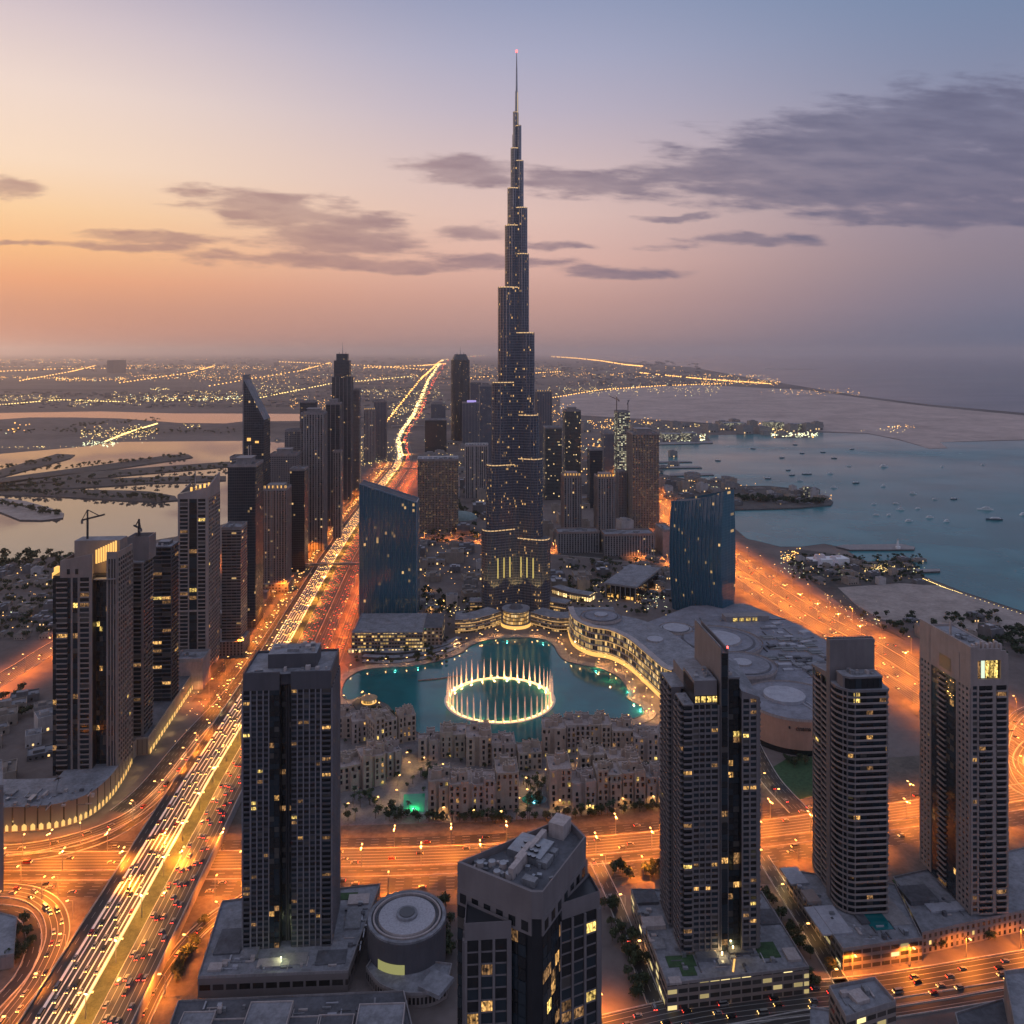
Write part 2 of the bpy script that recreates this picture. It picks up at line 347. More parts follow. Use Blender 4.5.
sheet('bay', PL([(640, 446), (660, 445), (713, 443.5), (706, 435.5), (767, 434), (775, 438.5), (813, 438.3), (819, 432.7), (868, 434), (898, 440), (918, 445.5), (930, 449), (948, 448.5), (940, 442.5), (1024, 440.5),
    (1500, 455), (2200, 520), (2200, 800), (1200, 668), (1024, 612), (960, 591), (943, 584), (922, 576), (912, 563), (892, 560), (868, 562), (855, 556), (843, 548), (824, 544), (801, 547), (780, 547), (760, 542), (747, 539),
    (741, 534), (735, 529), (733, 511), (725, 500), (744, 487), (732, 480), (689, 480), (675, 477), (652, 474)]), .5, WBAY)
SAND = pbr('sand', (.3, .25, .22), .95, var=.3, scale=.03); ROCK = pbr('rock_armour', (.09, .085, .085), .95, var=.5, scale=.3); EARTH = pbr('dark_earth', (.075, .066, .06), .95, var=.5, scale=.02)
QUAY = pbr('quay_concrete', (.24, .22, .215), .85)
for n_, pts, h, mt in [
    ('island', [(-120, 474), (0, 470.5), (30, 462), (57, 454.5), (75, 455.5), (70, 459), (45, 466), (0, 478), (-120, 482)], 3, EARTH),
    ('island', [(-120, 484), (0, 479), (45, 473), (120, 463), (170, 455.5), (188, 455), (193, 458), (180, 460), (125, 468), (45, 479), (0, 486), (-120, 490)], 3, EARTH),
    ('island', [(-120, 487), (0, 483.5), (75, 474), (150, 468), (226, 462.5), (262, 462), (262, 466.5), (226, 467.5), (150, 474), (75, 481), (0, 489), (-120, 492)], 3, EARTH),
    ('island', [(-120, 490), (0, 486.5), (90, 480), (150, 478), (198, 476.5), (226, 477), (226, 481), (198, 483), (150, 484), (90, 488), (0, 492.5), (-120, 495)], 3, EARTH),
    ('island', [(-120, 492), (0, 490), (62, 490.5), (130, 491.5), (150, 492.5), (175, 497), (178, 501), (160, 502.5), (125, 501.5), (60, 497.5), (0, 495.5), (-120, 496)], 3, EARTH),
    ('island', [(-120, 492), (0, 499), (25, 502), (50, 509), (64, 514.5), (63, 519), (42, 521.5), (20, 521), (0, 513), (-120, 503)], 3, SAND)]:
    slab(n_, PL(pts), 0, h, [ROCK, mt])
slab('breakwater', PL([(700, 494), (744, 487), (769, 487), (798, 490), (826, 498), (833, 503), (831, 506), (800, 509), (775, 510), (734, 511), (700, 511)]), 0, 3.5, [ROCK, EARTH])
slab('promontory', PL([(640, 470), (675, 477), (689, 480.2), (732, 480.2), (744, 487), (730, 496), (700, 500), (640, 500)]), 0, 1.2, [ROCK, EARTH])
SANDF = pbr('tidal_sand', (.40, .31, .27), .95, var=.3, scale=.004)
slab('sand_flat', PL([(560, 396), (640, 387), (700, 385), (805, 390), (858, 397.5), (928, 406.5), (1024, 415.5), (1500, 458), (1024, 439.5), (940, 442), (947, 448), (930, 448.6), (918, 444.8), (898, 439), (868, 433.2), (820, 431), (760, 426), (660, 420), (560, 414)]), 0, .35, [SANDF, SANDF])
slab('garden_ground', PL([(783, 551), (800, 549), (858, 558), (868, 563.5), (890, 562), (910, 565), (922, 578), (940, 586), (900, 583), (838, 588), (852, 602), (870, 618), (905, 640), (860, 618), (815, 585)]), 0, .3, [EARTH, EARTH])
slab('sand_plot', PL([(838, 588), (900, 583.5), (938, 586), (975, 598), (1024, 615), (1080, 640), (1024, 640), (1002, 643), (975, 632), (915, 622), (880, 620), (855, 604)]), 0, .7, [SAND, SAND])
slab('sand_spit', PL([(765, 368.6), (800, 368.9), (830, 369.6), (800, 369.5), (765, 369.4)]), 0, 2, [SAND, SAND])
def pier(pts, label, h=3.5, t=None):
    o = slab('pier', PL(pts), 0, h, [ROCK, QUAY], kind='thing', label=label, cat='pier'); return o
pier([(836, 548), (843, 546.5), (901, 545.5), (915, 548.5), (914, 551.3), (850, 551.5)], 'long pale stone pier with a small white light tower on its tip')
pier([(915, 571), (940, 570.8), (940, 573.2), (918, 574)], 'short dark jetty below the lit gardens on the right shore')
pier([(640, 462), (690, 461.8), (692, 462.8), (640, 464)], 'thin dark jetty nearest the lit port in the bay')
pier([(650, 467.3), (700, 467.3), (702, 468.6), (650, 469.2)], 'lit jetty between two dark jetties in the bay')
pier([(670, 474.5), (713, 474.3), (714, 476), (670, 476.8)], 'thin dark jetty just off the breakwater root in the bay')
pier([(655, 443), (712, 441.5), (713, 443.8), (655, 445.5)], 'lit port quay with bright white buildings behind it')
# ---- asphalt with painted lanes, on some roads brightened to read as light trails
def asphalt(name, col, lane=3.6, line=.2, base_var=.35, hw=None, dash=True, lcol=.55):
    m, kk, p = material(name)
    uv = kk.new('ShaderNodeUVMap').outputs[0]; u, v, _ = kk.sep(uv)
    pos = kk.new('ShaderNodeNewGeometry').outputs['Position']
    n1 = kk.noise(kk.comb(kk.m('MULTIPLY', u, .9), kk.m('MULTIPLY', v, .02)), 1.0, 4, .6); n2 = kk.noise(pos, .03, 4, .6)
    f = kk.m('ADD', kk.m('MULTIPLY', n1, .55), kk.m('MULTIPLY', n2, .45))
    c = kk.mix(kk.ss(f, .3, .7), tuple(x*(1-base_var) for x in col)+(1,), tuple(x*(1+base_var) for x in col)+(1,))
    fu = kk.m('ABSOLUTE', kk.m('SUBTRACT', kk.m('FRACT', kk.m('ADD', kk.m('DIVIDE', u, lane), .5)), .5))
    ln = kk.m('LESS_THAN', fu, line/lane)
    if dash: ln = kk.m('MULTIPLY', ln, kk.m('LESS_THAN', kk.m('FRACT', kk.m('DIVIDE', v, 12.0)), .5))
    if hw: ln = kk.m('MAXIMUM', ln, kk.m('LESS_THAN', kk.m('ABSOLUTE', kk.m('SUBTRACT', kk.m('ABSOLUTE', u), hw-1.2)), line))
    c = kk.mix(ln, c, (lcol, lcol*.97, lcol*.9, 1))
    kk.put(p.inputs['Base Color'], c); p.inputs['Roughness'].default_value = .6; p.inputs['Specular IOR Level'].default_value = .35
    return m
ASPH = asphalt('asphalt', (.03, .028, .028), line=.14, lcol=.3); ASPW = asphalt('asphalt_worn', (.042, .039, .038), line=.15, lcol=.34, dash=False); ASPM = asphalt('asphalt_highway', (.04, .037, .036), lane=3.65, line=.46, hw=11.3, dash=False, lcol=.8)  # solid bright lane lines stand in for the light trails of traffic
VERGE = pbr('sandy_verge', (.105, .085, .068), .9, var=.45, scale=.05); MEDIAN = pbr('planted_median', (.055, .062, .03), .95, var=.5, scale=.2); KERB = pbr('kerb', (.38, .36, .34), .8)
def smooth(pts, n=6):
    out_ = []
    for i in range(len(pts)-1):
        p0, p1, p2, p3 = [Vector(pts[max(0, min(len(pts)-1, j))]) for j in (i-1, i, i+1, i+2)]
        for q in range(n):
            t = q/n
            out_.append(.5*((2*p1)+(p2-p0)*t+(2*p0-5*p1+4*p2-p3)*t*t+(3*p1-p0-3*p2+p3)*t*t*t))
    out_.append(Vector(pts[-1])); return out_
def normals(pts):
    r = []
    for i in range(len(pts)):
        t = (pts[min(i+1, len(pts)-1)]-pts[max(i-1, 0)]); t.z = 0; t.normalize(); r.append(Vector((t.y, -t.x, 0)))
    return r
def strip(name, pts, o0, o1, mat, dz=0.0, kind='structure', parent=None, label=None, cat=None, skirt=None):
    """ribbon between side offsets o0 (left) and o1 (right) of a centre line"""
    nn = normals(pts); b = MB(); v = 0
    for i in range(len(pts)-1):
        a, c = pts[i], pts[i+1]; l = (c-a).length; up = Vector((0, 0, dz)); h = (o1-o0)/2
        q = [a+nn[i]*o0+up, a+nn[i]*o1+up, c+nn[i+1]*o1+up, c+nn[i+1]*o0+up]
        b.poly(q, 0, [(-h, v), (h, v), (h, v+l), (-h, v+l)])
        if skirt is not None:
            for s, t in ((q[0], q[3]), (q[2], q[1])):
                b.poly([Vector((s.x, s.y, skirt)), s, t, Vector((t.x, t.y, skirt))], 1, [(0, 0), (0, 1), (1, 1), (1, 0)])
        v += l
    o = b.build(name, mat, parent)
    return tag(o, label, cat, kind=kind if parent is None else None)
def rail(name, pts, off, hgt, wid, mat, parent=None, kind='structure', base=0.0):
    nn = normals(pts); b = MB()
    for i in range(len(pts)-1):
        a, c = pts[i], pts[i+1]
        A = [a+nn[i]*(off-wid/2), a+nn[i]*(off+wid/2)]; C = [c+nn[i+1]*(off-wid/2), c+nn[i+1]*(off+wid/2)]
        lo, hi = Vector((0, 0, base)), Vector((0, 0, hgt))
        b.poly([A[0]+hi, A[1]+hi, C[1]+hi, C[0]+hi]); b.poly([A[1]+lo, C[1]+lo, C[1]+hi, A[1]+hi]); b.poly([C[0]+lo, A[0]+lo, A[0]+hi, C[0]+hi])
    o = b.build(name, mat, parent)
    return tag(o, kind=kind if parent is None else None)
# ---- main highway: a deck over the junction, then at grade to the horizon
HWX = [(330, -234), (1510, -325), (1869, -345), (2326, -362), (2755, -374), (3049, -402), (3569, -484), (4026, -525), (4985, -585), (11216, -1110), (39000, -3200)]
def hw_x(y):
    for (a, b_), (c, d_) in zip(HWX, HWX[1:]):
        if y <= c: return b_+(d_-b_)*(y-a)/(c-a)
    return HWX[-1][1]
def hw_z(y): return 8.0 if y < 720 else max(.8, 8-(y-720)*.036)
HW = [Vector((hw_x(y), y, hw_z(y))) for y in list(range(330, 1000, 30))+list(range(1000, 2800, 100))+[2755, 2900, 3049, 3300, 3569, 3800, 4026, 4500, 4985, 6000, 8000, 11216, 18000, 26000, 39000]]
HW.sort(key=lambda p: p.y)
HWN = [p for p in HW if p.y < 940]
deck = strip('highway_deck', HW, -31.8, 31.8, [CONCD, CONC], -.6, skirt=.05)
strip('road', HW, -24.2, -.8, ASPM, 0); strip('road', HW, 9.6, 31.0, ASPW, 0)
strip('road_shoulder', HW, -31.5, -24.4, ASPH, 0.0); strip('median', HW, -.6, 9.4, MEDIAN, .12)
for off, n_ in ((-31.7, 'parapet'), (31.4, 'parapet'), (-.7, 'kerb'), (9.5, 'kerb')):
    rail(n_, [p for p in HW if p.y < 4000], off, 1.1 if n_ == 'parapet' else .35, .5 if n_ == 'parapet' else .35, KERB, base=-.8)
# service roads beside it
def along(off, y0, y1, step=60, z=.35): return [Vector((hw_x(y)+off, y, z)) for y in range(y0, y1, step)]
strip('verge', along(-52, 900, 3000, 100, .12), -21, 21, VERGE); strip('verge', along(56, 900, 3000, 100, .12), -24, 24, VERGE)
strip('service_road', along(-46, 860, 3000), -8, 8, ASPH); strip('service_road', along(-66, 960, 2600), -5, 5, ASPH)
strip('service_road', along(45, 900, 3000), -9, 9, ASPW); strip('service_road', along(68, 1000, 2900), -8, 8, ASPW)
# junction ground and crossing carriageways
slab('junction_ground', PL([(-60, 845), (60, 838), (150, 815), (240, 790), (345, 808), (520, 815), (665, 800), (780, 765), (930, 755), (1060, 735), (1060, 860), (930, 872), (800, 885), (660, 880), (480, 905), (345, 905), (250, 930), (185, 1040), (-60, 1040)]), 0, .12, [VERGE, VERGE])
XR = smooth([P(-120, 868), P(0, 866), P(250, 864), P(500, 857), P(720, 838), P(880, 818), P(1010, 798), P(1120, 780)])
for o0, o1, m_ in ((20, 36, ASPH), (8, 13.5, ASPH), (-14, 4, ASPW), (-30, -19, ASPH)):
    strip('road', XR, o0, o1, m_, .22)
for off in (6, 17.5, -16.5): rail('kerb', XR, off, .5, .5, KERB)
# ramps and streets
def street(pts, hw, mat=ASPH, z=.32, kerb=True, name='road', n=6):
    c = smooth(PL(pts, z), n); strip(name, c, -hw, hw, mat)
    if kerb:
        for s in (-1, 1): rail('kerb', c, s*(hw+.3), .45, .6, KERB, base=-.3)
    return c
RAMP1 = street([(-12, 1050), (9, 1019), (35, 985), (52, 953), (58, 930), (52, 909), (35, 896), (13, 891), (-20, 890)], 6.5, ASPW)
RAMP2 = street([(-30, 1030), (0, 1000), (22, 975), (33, 950), (33, 930), (24, 915), (8, 910), (-20, 908)], 4, ASPH, .3)
RAMP3 = street([(260, 890), (240, 902), (218, 915), (196, 934), (177, 956), (158, 985), (136, 1030)], 5.5, ASPW)
RAMP4 = street([(-30, 852), (20, 849), (60, 842), (100, 830), (132, 815), (156, 796), (175, 775), (205, 735)], 6.5, ASPW, .34)
RAMP5 = street([(-30, 862), (40, 856), (95, 843), (135, 822), (168, 792)], 4, ASPH, .3)
LROAD = street([(-60, 715), (20, 668), (52, 648), (110, 614), (174, 582), (215, 562), (250, 545)], 14, ASPW)
LBLVD = street([(120, 812), (150, 786), (190, 738), (232, 692), (262, 650), (285, 615)], 9, ASPH, .28)
RH = smooth([Vector((296, 3377, .3)), Vector((360, 1869, .3)), Vector((395, 1474, .3)), Vector((426, 1208, .3)), Vector((455, 1072, .3)), Vector((478, 900, .3)), Vector((492, 789, .3)), Vector((515, 600, .3)), Vector((545, 380, .3))], 8)
strip('verge', RH, -60, 58, VERGE, -.12)
for o0, o1 in ((-44, -30), (-26, -6), (0, 20), (24, 40)): strip('road', RH, o0, o1, ASPW)
for off in (-28, -3, 22): rail('kerb', RH, off, .5, .6, KERB)
FARX = street([(420, 541), (480, 543), (540, 551), (600, 556), (655, 563), (690, 569), (740, 580)], 18, ASPW)
C4R = street([(395, 548), (440, 536), (500, 533)], 12, ASPW)
BROAD = street([(600, 1035), (700, 1012), (800, 999), (900, 988), (1030, 966), (1100, 955)], 12, ASPW)
BR2 = street([(700, 1042), (800, 1021), (900, 1007), (1030, 986), (1100, 974)], 6, ASPW, .3)
ST1 = street([(596, 862), (612, 895), (628, 935), (648, 985), (655, 1003)], 4.5)
ST2 = street([(762, 856), (785, 893), (812, 935), (832, 968), (842, 984)], 4.5)
ST3 = street([(748, 738), (757, 757), (772, 782), (800, 812)], 9, ASPH)
RR1 = street([(1060, 700), (1022, 712), (1005, 735), (1003, 765), (1020, 790), (1060, 800)], 5, ASPW)
RR2 = street([(1060, 730), (1030, 742), (1018, 760), (1030, 778), (1060, 785)], 4, ASPW)
slab('plaza', PL([(340, 826), (335, 735), (350, 720), (420, 735), (540, 742), (600, 720), (665, 725), (672, 800), (600, 815), (480, 822)]), 0, .25, [QUAY, pbr('paving', (.17, .15, .145), .9, var=.35, scale=.1)])
slab('lawn', PL([(760, 775), (790, 757), (836, 757), (836, 790), (800, 800), (785, 795)]), 0, .3, [KERB, GRASS])
# ---- far lights of the city plain
fl = MB(); rnd = random.Random(5)
def lights(x0, x1, y0, y1, n, m, s=.8, wob=0.0, hgt=.6, gap=.35):
    seed = rnd.random()*50
    t = 0
    while t < n:
        fx = rnd.random(); x = x0+(x1-x0)*fx
        if (sin(fx*23+seed)+sin(fx*57+seed*3)+sin(fx*131+seed*7))*.33 < -gap and rnd.random() < .8: t += .5; continue
        y = y0+(y1-y0)*min(1, max(0, rnd.gauss(.5, .22)))+wob*sin(fx*9+seed)
        p = P(x, y); w = .47*s*p.y/F*rnd.uniform(.45, 1.0); h = w*hgt*rnd.uniform(.6, 1.6)
        fl.box(p.x-w, p.x+w, p.y-w*.5, p.y+w*.5, 0, 2*h, m if rnd.random() < .8 else rnd.choice((0, 1, 2, 3))); t += 1
# 0 amber, 1 yellow, 2 pale, 3 dim
for a in [(-20, 1, 356.5, 359, 40, 3, .7), (-20, 440, 357, 361, 150, 3, .6), (-20, 110, 358.5, 361.5, 120, 0, .6), (-10, 90, 361.5, 363.5, 60, 0, .65), (0, 130, 366, 367.5, 50, 0, .65), (-10, 60, 376, 380, 80, 0, .65), (55, 125, 377, 381.5, 170, 0, .7),
          (110, 250, 364, 370, 240, 0, .65), (125, 245, 371, 382, 220, 0, .65), (200, 440, 364, 372, 330, 0, .6), (240, 440, 371, 384, 320, 0, .6), (0, 60, 394, 402, 120, 1, .7), (70, 100, 398, 408, 60, 1, .7), (105, 245, 392, 405, 260, 1, .75),
          (140, 245, 396, 401, 110, 2, .8), (150, 170, 387, 391, 22, 1, .8), (185, 240, 390, 396, 40, 1, .7), (80, 150, 424, 443, 150, 1, .85), (82, 118, 440, 447, 90, 2, .9), (108, 157, 424, 438, 90, 1, .8), (0, 80, 445, 449, 30, 1, .7),
          (5, 30, 418, 436, 14, 0, 1.2), (180, 200, 424, 428, 14, 1, .8), (245, 300, 380, 398, 120, 1, .7), (290, 345, 396, 412, 130, 0, .75), (355, 440, 386, 400, 190, 1, .7), (380, 425, 398, 425, 150, 1, .8), (360, 400, 425, 475, 200, 1, .9), (440, 500, 365, 385, 160, 0, .6),
          (455, 560, 366, 372, 180, 0, .6), (540, 690, 366, 372, 60, 0, .6), (535, 640, 372, 378, 130, 0, .65), (545, 720, 384, 396, 260, 1, .65), (560, 720, 380, 386, 80, 3, .6), (640, 770, 374, 378, 110, 0, .7), (700, 780, 378, 386, 190, 0, .7), (760, 860, 388, 395.5, 90, 0, .6),
          (578, 660, 418, 432, 180, 0, .9), (640, 700, 423, 430, 90, 1, .9), (705, 780, 422, 430, 200, 0, .9), (768, 818, 425, 432, 160, 1, .9), (770, 818, 432, 437.5, 170, 2, 1.0), (655, 705, 432, 442, 220, 2, 1.1), (885, 915, 425, 429, 25, 0, .9), (860, 905, 428, 433, 14, 1, .8),
          (660, 760, 478, 500, 160, 0, .9), (668, 720, 485, 492, 60, 2, .9), (735, 832, 492, 507, 210, 0, .7), (768, 800, 488, 496, 60, 2, .8), (865, 895, 564, 572, 120, 1, .9), (850, 930, 560, 580, 90, 1, .7), (780, 800, 548, 565, 70, 0, 1.2), (780, 850, 552, 582, 110, 2, .7), 
          (815, 880, 588, 625, 110, 1, .6), (425, 480, 590, 632, 80, 1, .9), (560, 660, 572, 612, 110, 1, .9), (255, 335, 545, 650, 130, 1, .9), (150, 250, 640, 760, 90, 1, .8), (420, 482, 545, 590, 50, 0, .8), (640, 672, 575, 615, 40, 2, .8), (0, 52, 570, 640, 30, 0, .9), (420, 480, 440, 500, 180, 1, .8), (560, 660, 455, 500, 160, 0, .9), (535, 575, 395, 440, 120, 0, .8), (440, 470, 395, 430, 70, 1, .8), (580, 620, 432, 470, 120, 0, 1.0), (830, 880, 612, 630, 30, 2, .7)]: lights(*a)
# strings of road lamps across the plain
def chain(pts, n, m, s):
    for i in range(n):
        t = i/(n-1)*(len(pts)-1); a = min(int(t), len(pts)-2); f = t-a
        p = P(pts[a][0]+(pts[a+1][0]-pts[a][0])*f+rnd.uniform(-.4, .4), pts[a][1]+(pts[a+1][1]-pts[a][1])*f)
        w = s*p.y/F; fl.box(p.x-w, p.x+w, p.y-w, p.y+w, 0, w*1.3, m)
chain([(552, 357), (575, 358.5), (600, 361), (625, 365), (642, 366.5)], 60, 0, .7); chain([(923, 579), (945, 588), (962, 594), (1030, 617)], 46, 1, .4); chain([(640, 373), (700, 379), (770, 384)], 60, 0, .6); chain([(365, 368), (420, 366), (445, 364)], 30, 0, .6); chain([(380, 430), (420, 380), (440, 362)], 60, 0, .7)
for pts, n_, m_, s_ in [([(-10, 372), (60, 369), (130, 368.5)], 40, 0, .5), ([(20, 381), (70, 372), (95, 366)], 34, 0, .5), ([(120, 383), (190, 373), (215, 366)], 40, 0, .5), ([(210, 386), (300, 371), (330, 363)], 44, 0, .5), ([(250, 400), (330, 384), (420, 376)], 60, 1, .55), ([(280, 362), (350, 365), (430, 370)], 50, 0, .5),
        ([(450, 380), (520, 374), (560, 372)], 34, 0, .5), ([(540, 400), (600, 390), (660, 386), (720, 384)], 70, 0, .5), ([(0, 405), (60, 400), (120, 402), (240, 399)], 60, 1, .5), ([(105, 442), (130, 432), (157, 424)], 40, 1, .7)]: chain(pts, n_, m_, s_)
fb = MB(); rq = random.Random(77)
for x0, x1, y0, y1, n_ in [(-20, 440, 358, 372, 420), (-20, 300, 392, 408, 320), (440, 700, 362, 386, 420), (300, 450, 372, 420, 320)]:
    for i in range(n_):
        p = P(rq.uniform(x0, x1), rq.uniform(y0, y1)); w = p.y/F*rq.uniform(.6, 2.2); fb.box(p.x-w, p.x+w, p.y, p.y+w*2, 0, min(60, w*rq.uniform(.3, 1.0)), rq.randint(0, 1))
tag(fb.build('far_blocks', [CONCD, ROOFD]), 'countless low dark blocks of the far city plain', 'far blocks', kind='stuff')
FL = [emit('far_amber', (1, .48, .11), 4.0), emit('far_yellow', (1, .68, .22), 3.0), emit('far_pale', (.95, 1, .6), 2.6), emit('far_dim', (1, .5, .18), 1.6)]
tag(fl.build('far_city_lights', FL), 'countless small amber lights of low houses across the far plain', 'city lights', kind='stuff')
# ================================================================== TOWERS
FA = {
 'grey':   facade('facade_grey_grid', Wall=(.19, .18, .185), Glass=(.022, .028, .036), Bay=3.2, Floor=3.6, WinW=.62, WinH=.58, Lit=.016, LitStrength=.9),
 'band':   facade('facade_banded', Wall=(.18, .165, .17), Glass=(.016, .019, .024), Bay=6.0, Floor=3.8, WinW=.96, WinH=.56, Lit=.022, LitStrength=.9),
 'dark':   facade('facade_dark_glass', Wall=(.05, .06, .075), Glass=(.016, .024, .034), Bay=3.0, Floor=3.9, WinW=.86, WinH=.8, Lit=.014, LitStrength=.9),
 'stripe': facade('facade_vertical_ribs', Wall=(.25, .235, .235), Glass=(.018, .022, .028), Bay=5.2, Floor=3.7, WinW=.56, WinH=.88, Lit=.014, LitStrength=.9),
 'brown':  facade('facade_brown_stone', Wall=(.24, .175, .15), Glass=(.018, .02, .022), Bay=4.4, Floor=3.6, WinW=.5, WinH=.75, Lit=.025, LitStrength=.9),
 'hotel':  facade('facade_hotel_grid', Wall=(.2, .165, .14), Glass=(.02, .02, .02), Bay=3.4, Floor=3.7, WinW=.66, WinH=.56, Lit=.2, LitStrength=.22, Cluster=.2),
 'green':  facade('facade_green_glass', Wall=(.1, .11, .115), Glass=(.016, .026, .03), Bay=3.4, Floor=3.8, WinW=.82, WinH=.68, Lit=.035, LitColor=(1, .7, .3)),
 'lit':    facade('facade_site_lights', Wall=(.2, .2, .2), Glass=(.03, .035, .035), Bay=5.0, Floor=4.5, WinW=.8, WinH=.6, Lit=.42, LitColor=(.95, .9, .55), LitStrength=.9, Cluster=.3),
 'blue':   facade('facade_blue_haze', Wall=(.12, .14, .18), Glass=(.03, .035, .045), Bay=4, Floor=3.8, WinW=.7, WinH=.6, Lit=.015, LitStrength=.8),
 'podium': facade('facade_podium', Wall=(.2, .165, .145), Glass=(.03, .025, .02), Bay=5.0, Floor=4.6, WinW=.6, WinH=.6, Lit=.22, LitStrength=1.0),
 'shop':   facade('facade_lit_arcade', Wall=(.26, .2, .17), Glass=(.05, .04, .03), Bay=4.2, Floor=9.0, WinW=.6, WinH=.6, Lit=1.0, LitColor=(1, .66, .22), LitStrength=2.4, Cluster=.1),
}
MECH = pbr('plant_metal', (.19, .19, .2), .7, var=.35, scale=.3)
def solve(x0, x1, yb, d, zb=0.0, y=None):
    """place a grid-aligned block whose silhouette spans x0..x1 with its front foot at yb"""
    Y0 = y or (H-zb)*F/(yb-HZ); s = F/Y0; vp = 512-F*tan(TH); r = (Y0+d)/Y0
    if x1 < vp: a, b_ = x0, min(x1-.5, vp+(x1-vp)*r); b_ = max(b_, x0+(x1-x0)*.35)
    elif x0 > vp: a, b_ = max(x0+.5, vp+(x0-vp)*r), x1; a = min(a, x1-(x1-x0)*.35)
    else: a, b_ = x0, x1
    c = (a+b_)/2
    return Vector(((c-512)/s, Y0, zb)), (b_-a)/s, s
def each(name, boxes, mat, t):
    """every box a part of its own"""
    for q in boxes: b = MB(); b.box(*q); b.build(name, mat, t)
def plant_room(b, w, d, h, rr, m=0):
    """small roof machinery"""
    for i in range(rr.randint(4, 7)):
        x = rr.uniform(-w*.42, w*.3); y = rr.uniform(d*.1, d*.8); sx = rr.uniform(.06, .16)*w; sy = rr.uniform(.06, .16)*d
        b.append((x, x+sx, y, y+sy, h, h+rr.uniform(1.2, 3.5)))
TOPN = 0
def tower(x0, x1, yt, yb, d, fac, label, crown='parapet', cat='skyscraper', zb=0.0, name='skyscraper', piers=0, pw=.9, wallm=None, group=None, y=None, base=None):
    global TOPN; TOPN += 1
    rr = random.Random(TOPN*7+3)
    loc, w, s = solve(x0, x1, yb, d, zb, y); h = H-zb-(yt-HZ)/s
    t = empty(name, loc, TH, label, cat, group); wm = wallm or CONC
    x = w/2; b = MB()
    if crown == 'slant_left' or crown == 'slant_right':
        lo = h*.8 if crown.startswith('slant') else h
        zt = [h, lo, lo, h] if crown == 'slant_left' else [lo, h, h, lo]
        b.prism([(-x, 0), (x, 0), (x, d), (-x, d)], 0, h, 0, 1, ztop=zt)
    elif crown == 'steps':
        b.box(-x, x, 0, d, 0, h*.82, 0, 1); b.box(-x*.82, x*.82, d*.1, d*.9, h*.82, h*.93, 0, 1); b.box(-x*.6, x*.6, d*.22, d*.78, h*.93, h*.975, 0, 1)
    elif crown == 'round':
        pts = [(x*cos(a), d/2+d/2*sin(a)) for a in [i*pi/10 for i in range(20)]]; b.prism(pts, 0, h*.9, 0, 1); b.cyl(0, d/2, x*.9, h*.9, h*.965, 0, 1, 20, r1=x*.62)
    else: b.box(-x, x, 0, d, 0, h, 0, 1)
    b.build('wall', [FA[fac] if isinstance(fac, str) else fac, ROOF], t)
    if crown in ('parapet', 'spire', 'gold', 'box', 'frame', 'purple', 'white'):
        p = MB(); tk = .7; ph = 2.6
        p.box(-x-.25, x+.25, -.25, tk, h-1.5, h+ph); p.box(-x-.25, x+.25, d-tk, d+.25, h-1.5, h+ph); p.box(-x-.25, -x+tk, tk, d-tk, h-1.5, h+ph-.01); p.box(x-tk, x+.25, tk, d-tk, h-1.5, h+ph-.01)
        p.build('parapet', wm, t)
        p = []; plant_room(p, w, d, h+.003, rr); each('roof_plant', p, MECH, t)
    if crown in ('box', 'frame'):
        p = MB(); p.box(-x*.55, x*.5, d*.25, d*.85, h+.004, h+9); p.box(-x*.62, x*.57, d*.22, d*.88, h+9, h+9.8); p.build('penthouse', wm, t)
    if crown == 'gold':
        p = MB(); p.box(-x*.7, x*.7, d*.2, d*.8, h+.004, h+7, 0)
        for i in range(14): q = -x+(i+.5)*w/14; p.box(q-.5, q+.5, -.1, .6, h+2.7, h+6.5, 1)
        for i in range(6): q = -x*.85+i*x*.34; p.box(q-1.3, q+1.3, d*.2-.6, d*.2-.1, h+1, h+5.6, 2)
        p.build('lit_crown', [wm, wm, GOLD], t)
    if crown == 'purple':
        p = MB(); p.cyl(0, d*.4, x*.5, h+.004, h+9, 0, 0, 16); p.build('lit_drum', emit('purple_light', (.5, .4, 1), .8), t)
    if crown == 'white':
        p = MB()
        for i in range(9): q = -x+i*w/8; p.box(q-.5, q+.5, -.3, .5, h+2.7, h+7)
        p.box(-x, x, -.4, 1.2, h+7, h+8.2); p.build('roof_pergola', WHITE, t)
    if crown in ('spire', 'round', 'steps'):
        zz = h if crown == 'spire' else h*.965
        p = MB(); p.cyl(0, d/2, 1.6, zz+.005, zz+14, 0, 0, 8, r1=.9); p.cyl(0, d/2, .8, zz+14, zz+34, 0, 0, 6, r1=.2)
        if crown != 'spire':
            for q in (-.35, .35): p.cyl(q*x, d/2, 1.2, zz, zz+9, 0, 0, 6, r1=.4)
        p.build('spire', METAL, t)
    if crown.startswith('slant'):
        lo = h*.8; p = MB(); sg = 1 if crown == 'slant_left' else -1
        p.prism([(-x-.3, -.6), (-x+1.5, -.6), (-x+1.5, d+.6), (-x-.3, d+.6)] if sg == 1 else [(x-1.5, -.6), (x+.3, -.6), (x+.3, d+.6), (x-1.5, d+.6)], h*.6, h+5)
        p.build('fin_wall', wm, t)
        each('lit_band', [(-x*.6, -x*.25, -.25, .2, h*.7, h*.715), (x*.15, x*.5, -.25, .2, h*.69, h*.7)], GOLD, t)
        for q in (-.5, -.28): p = MB(); p.box(q*x, q*x+1.4, -.7, .2, 4, h*.68); p.build('pale_stripe', PALE, t)
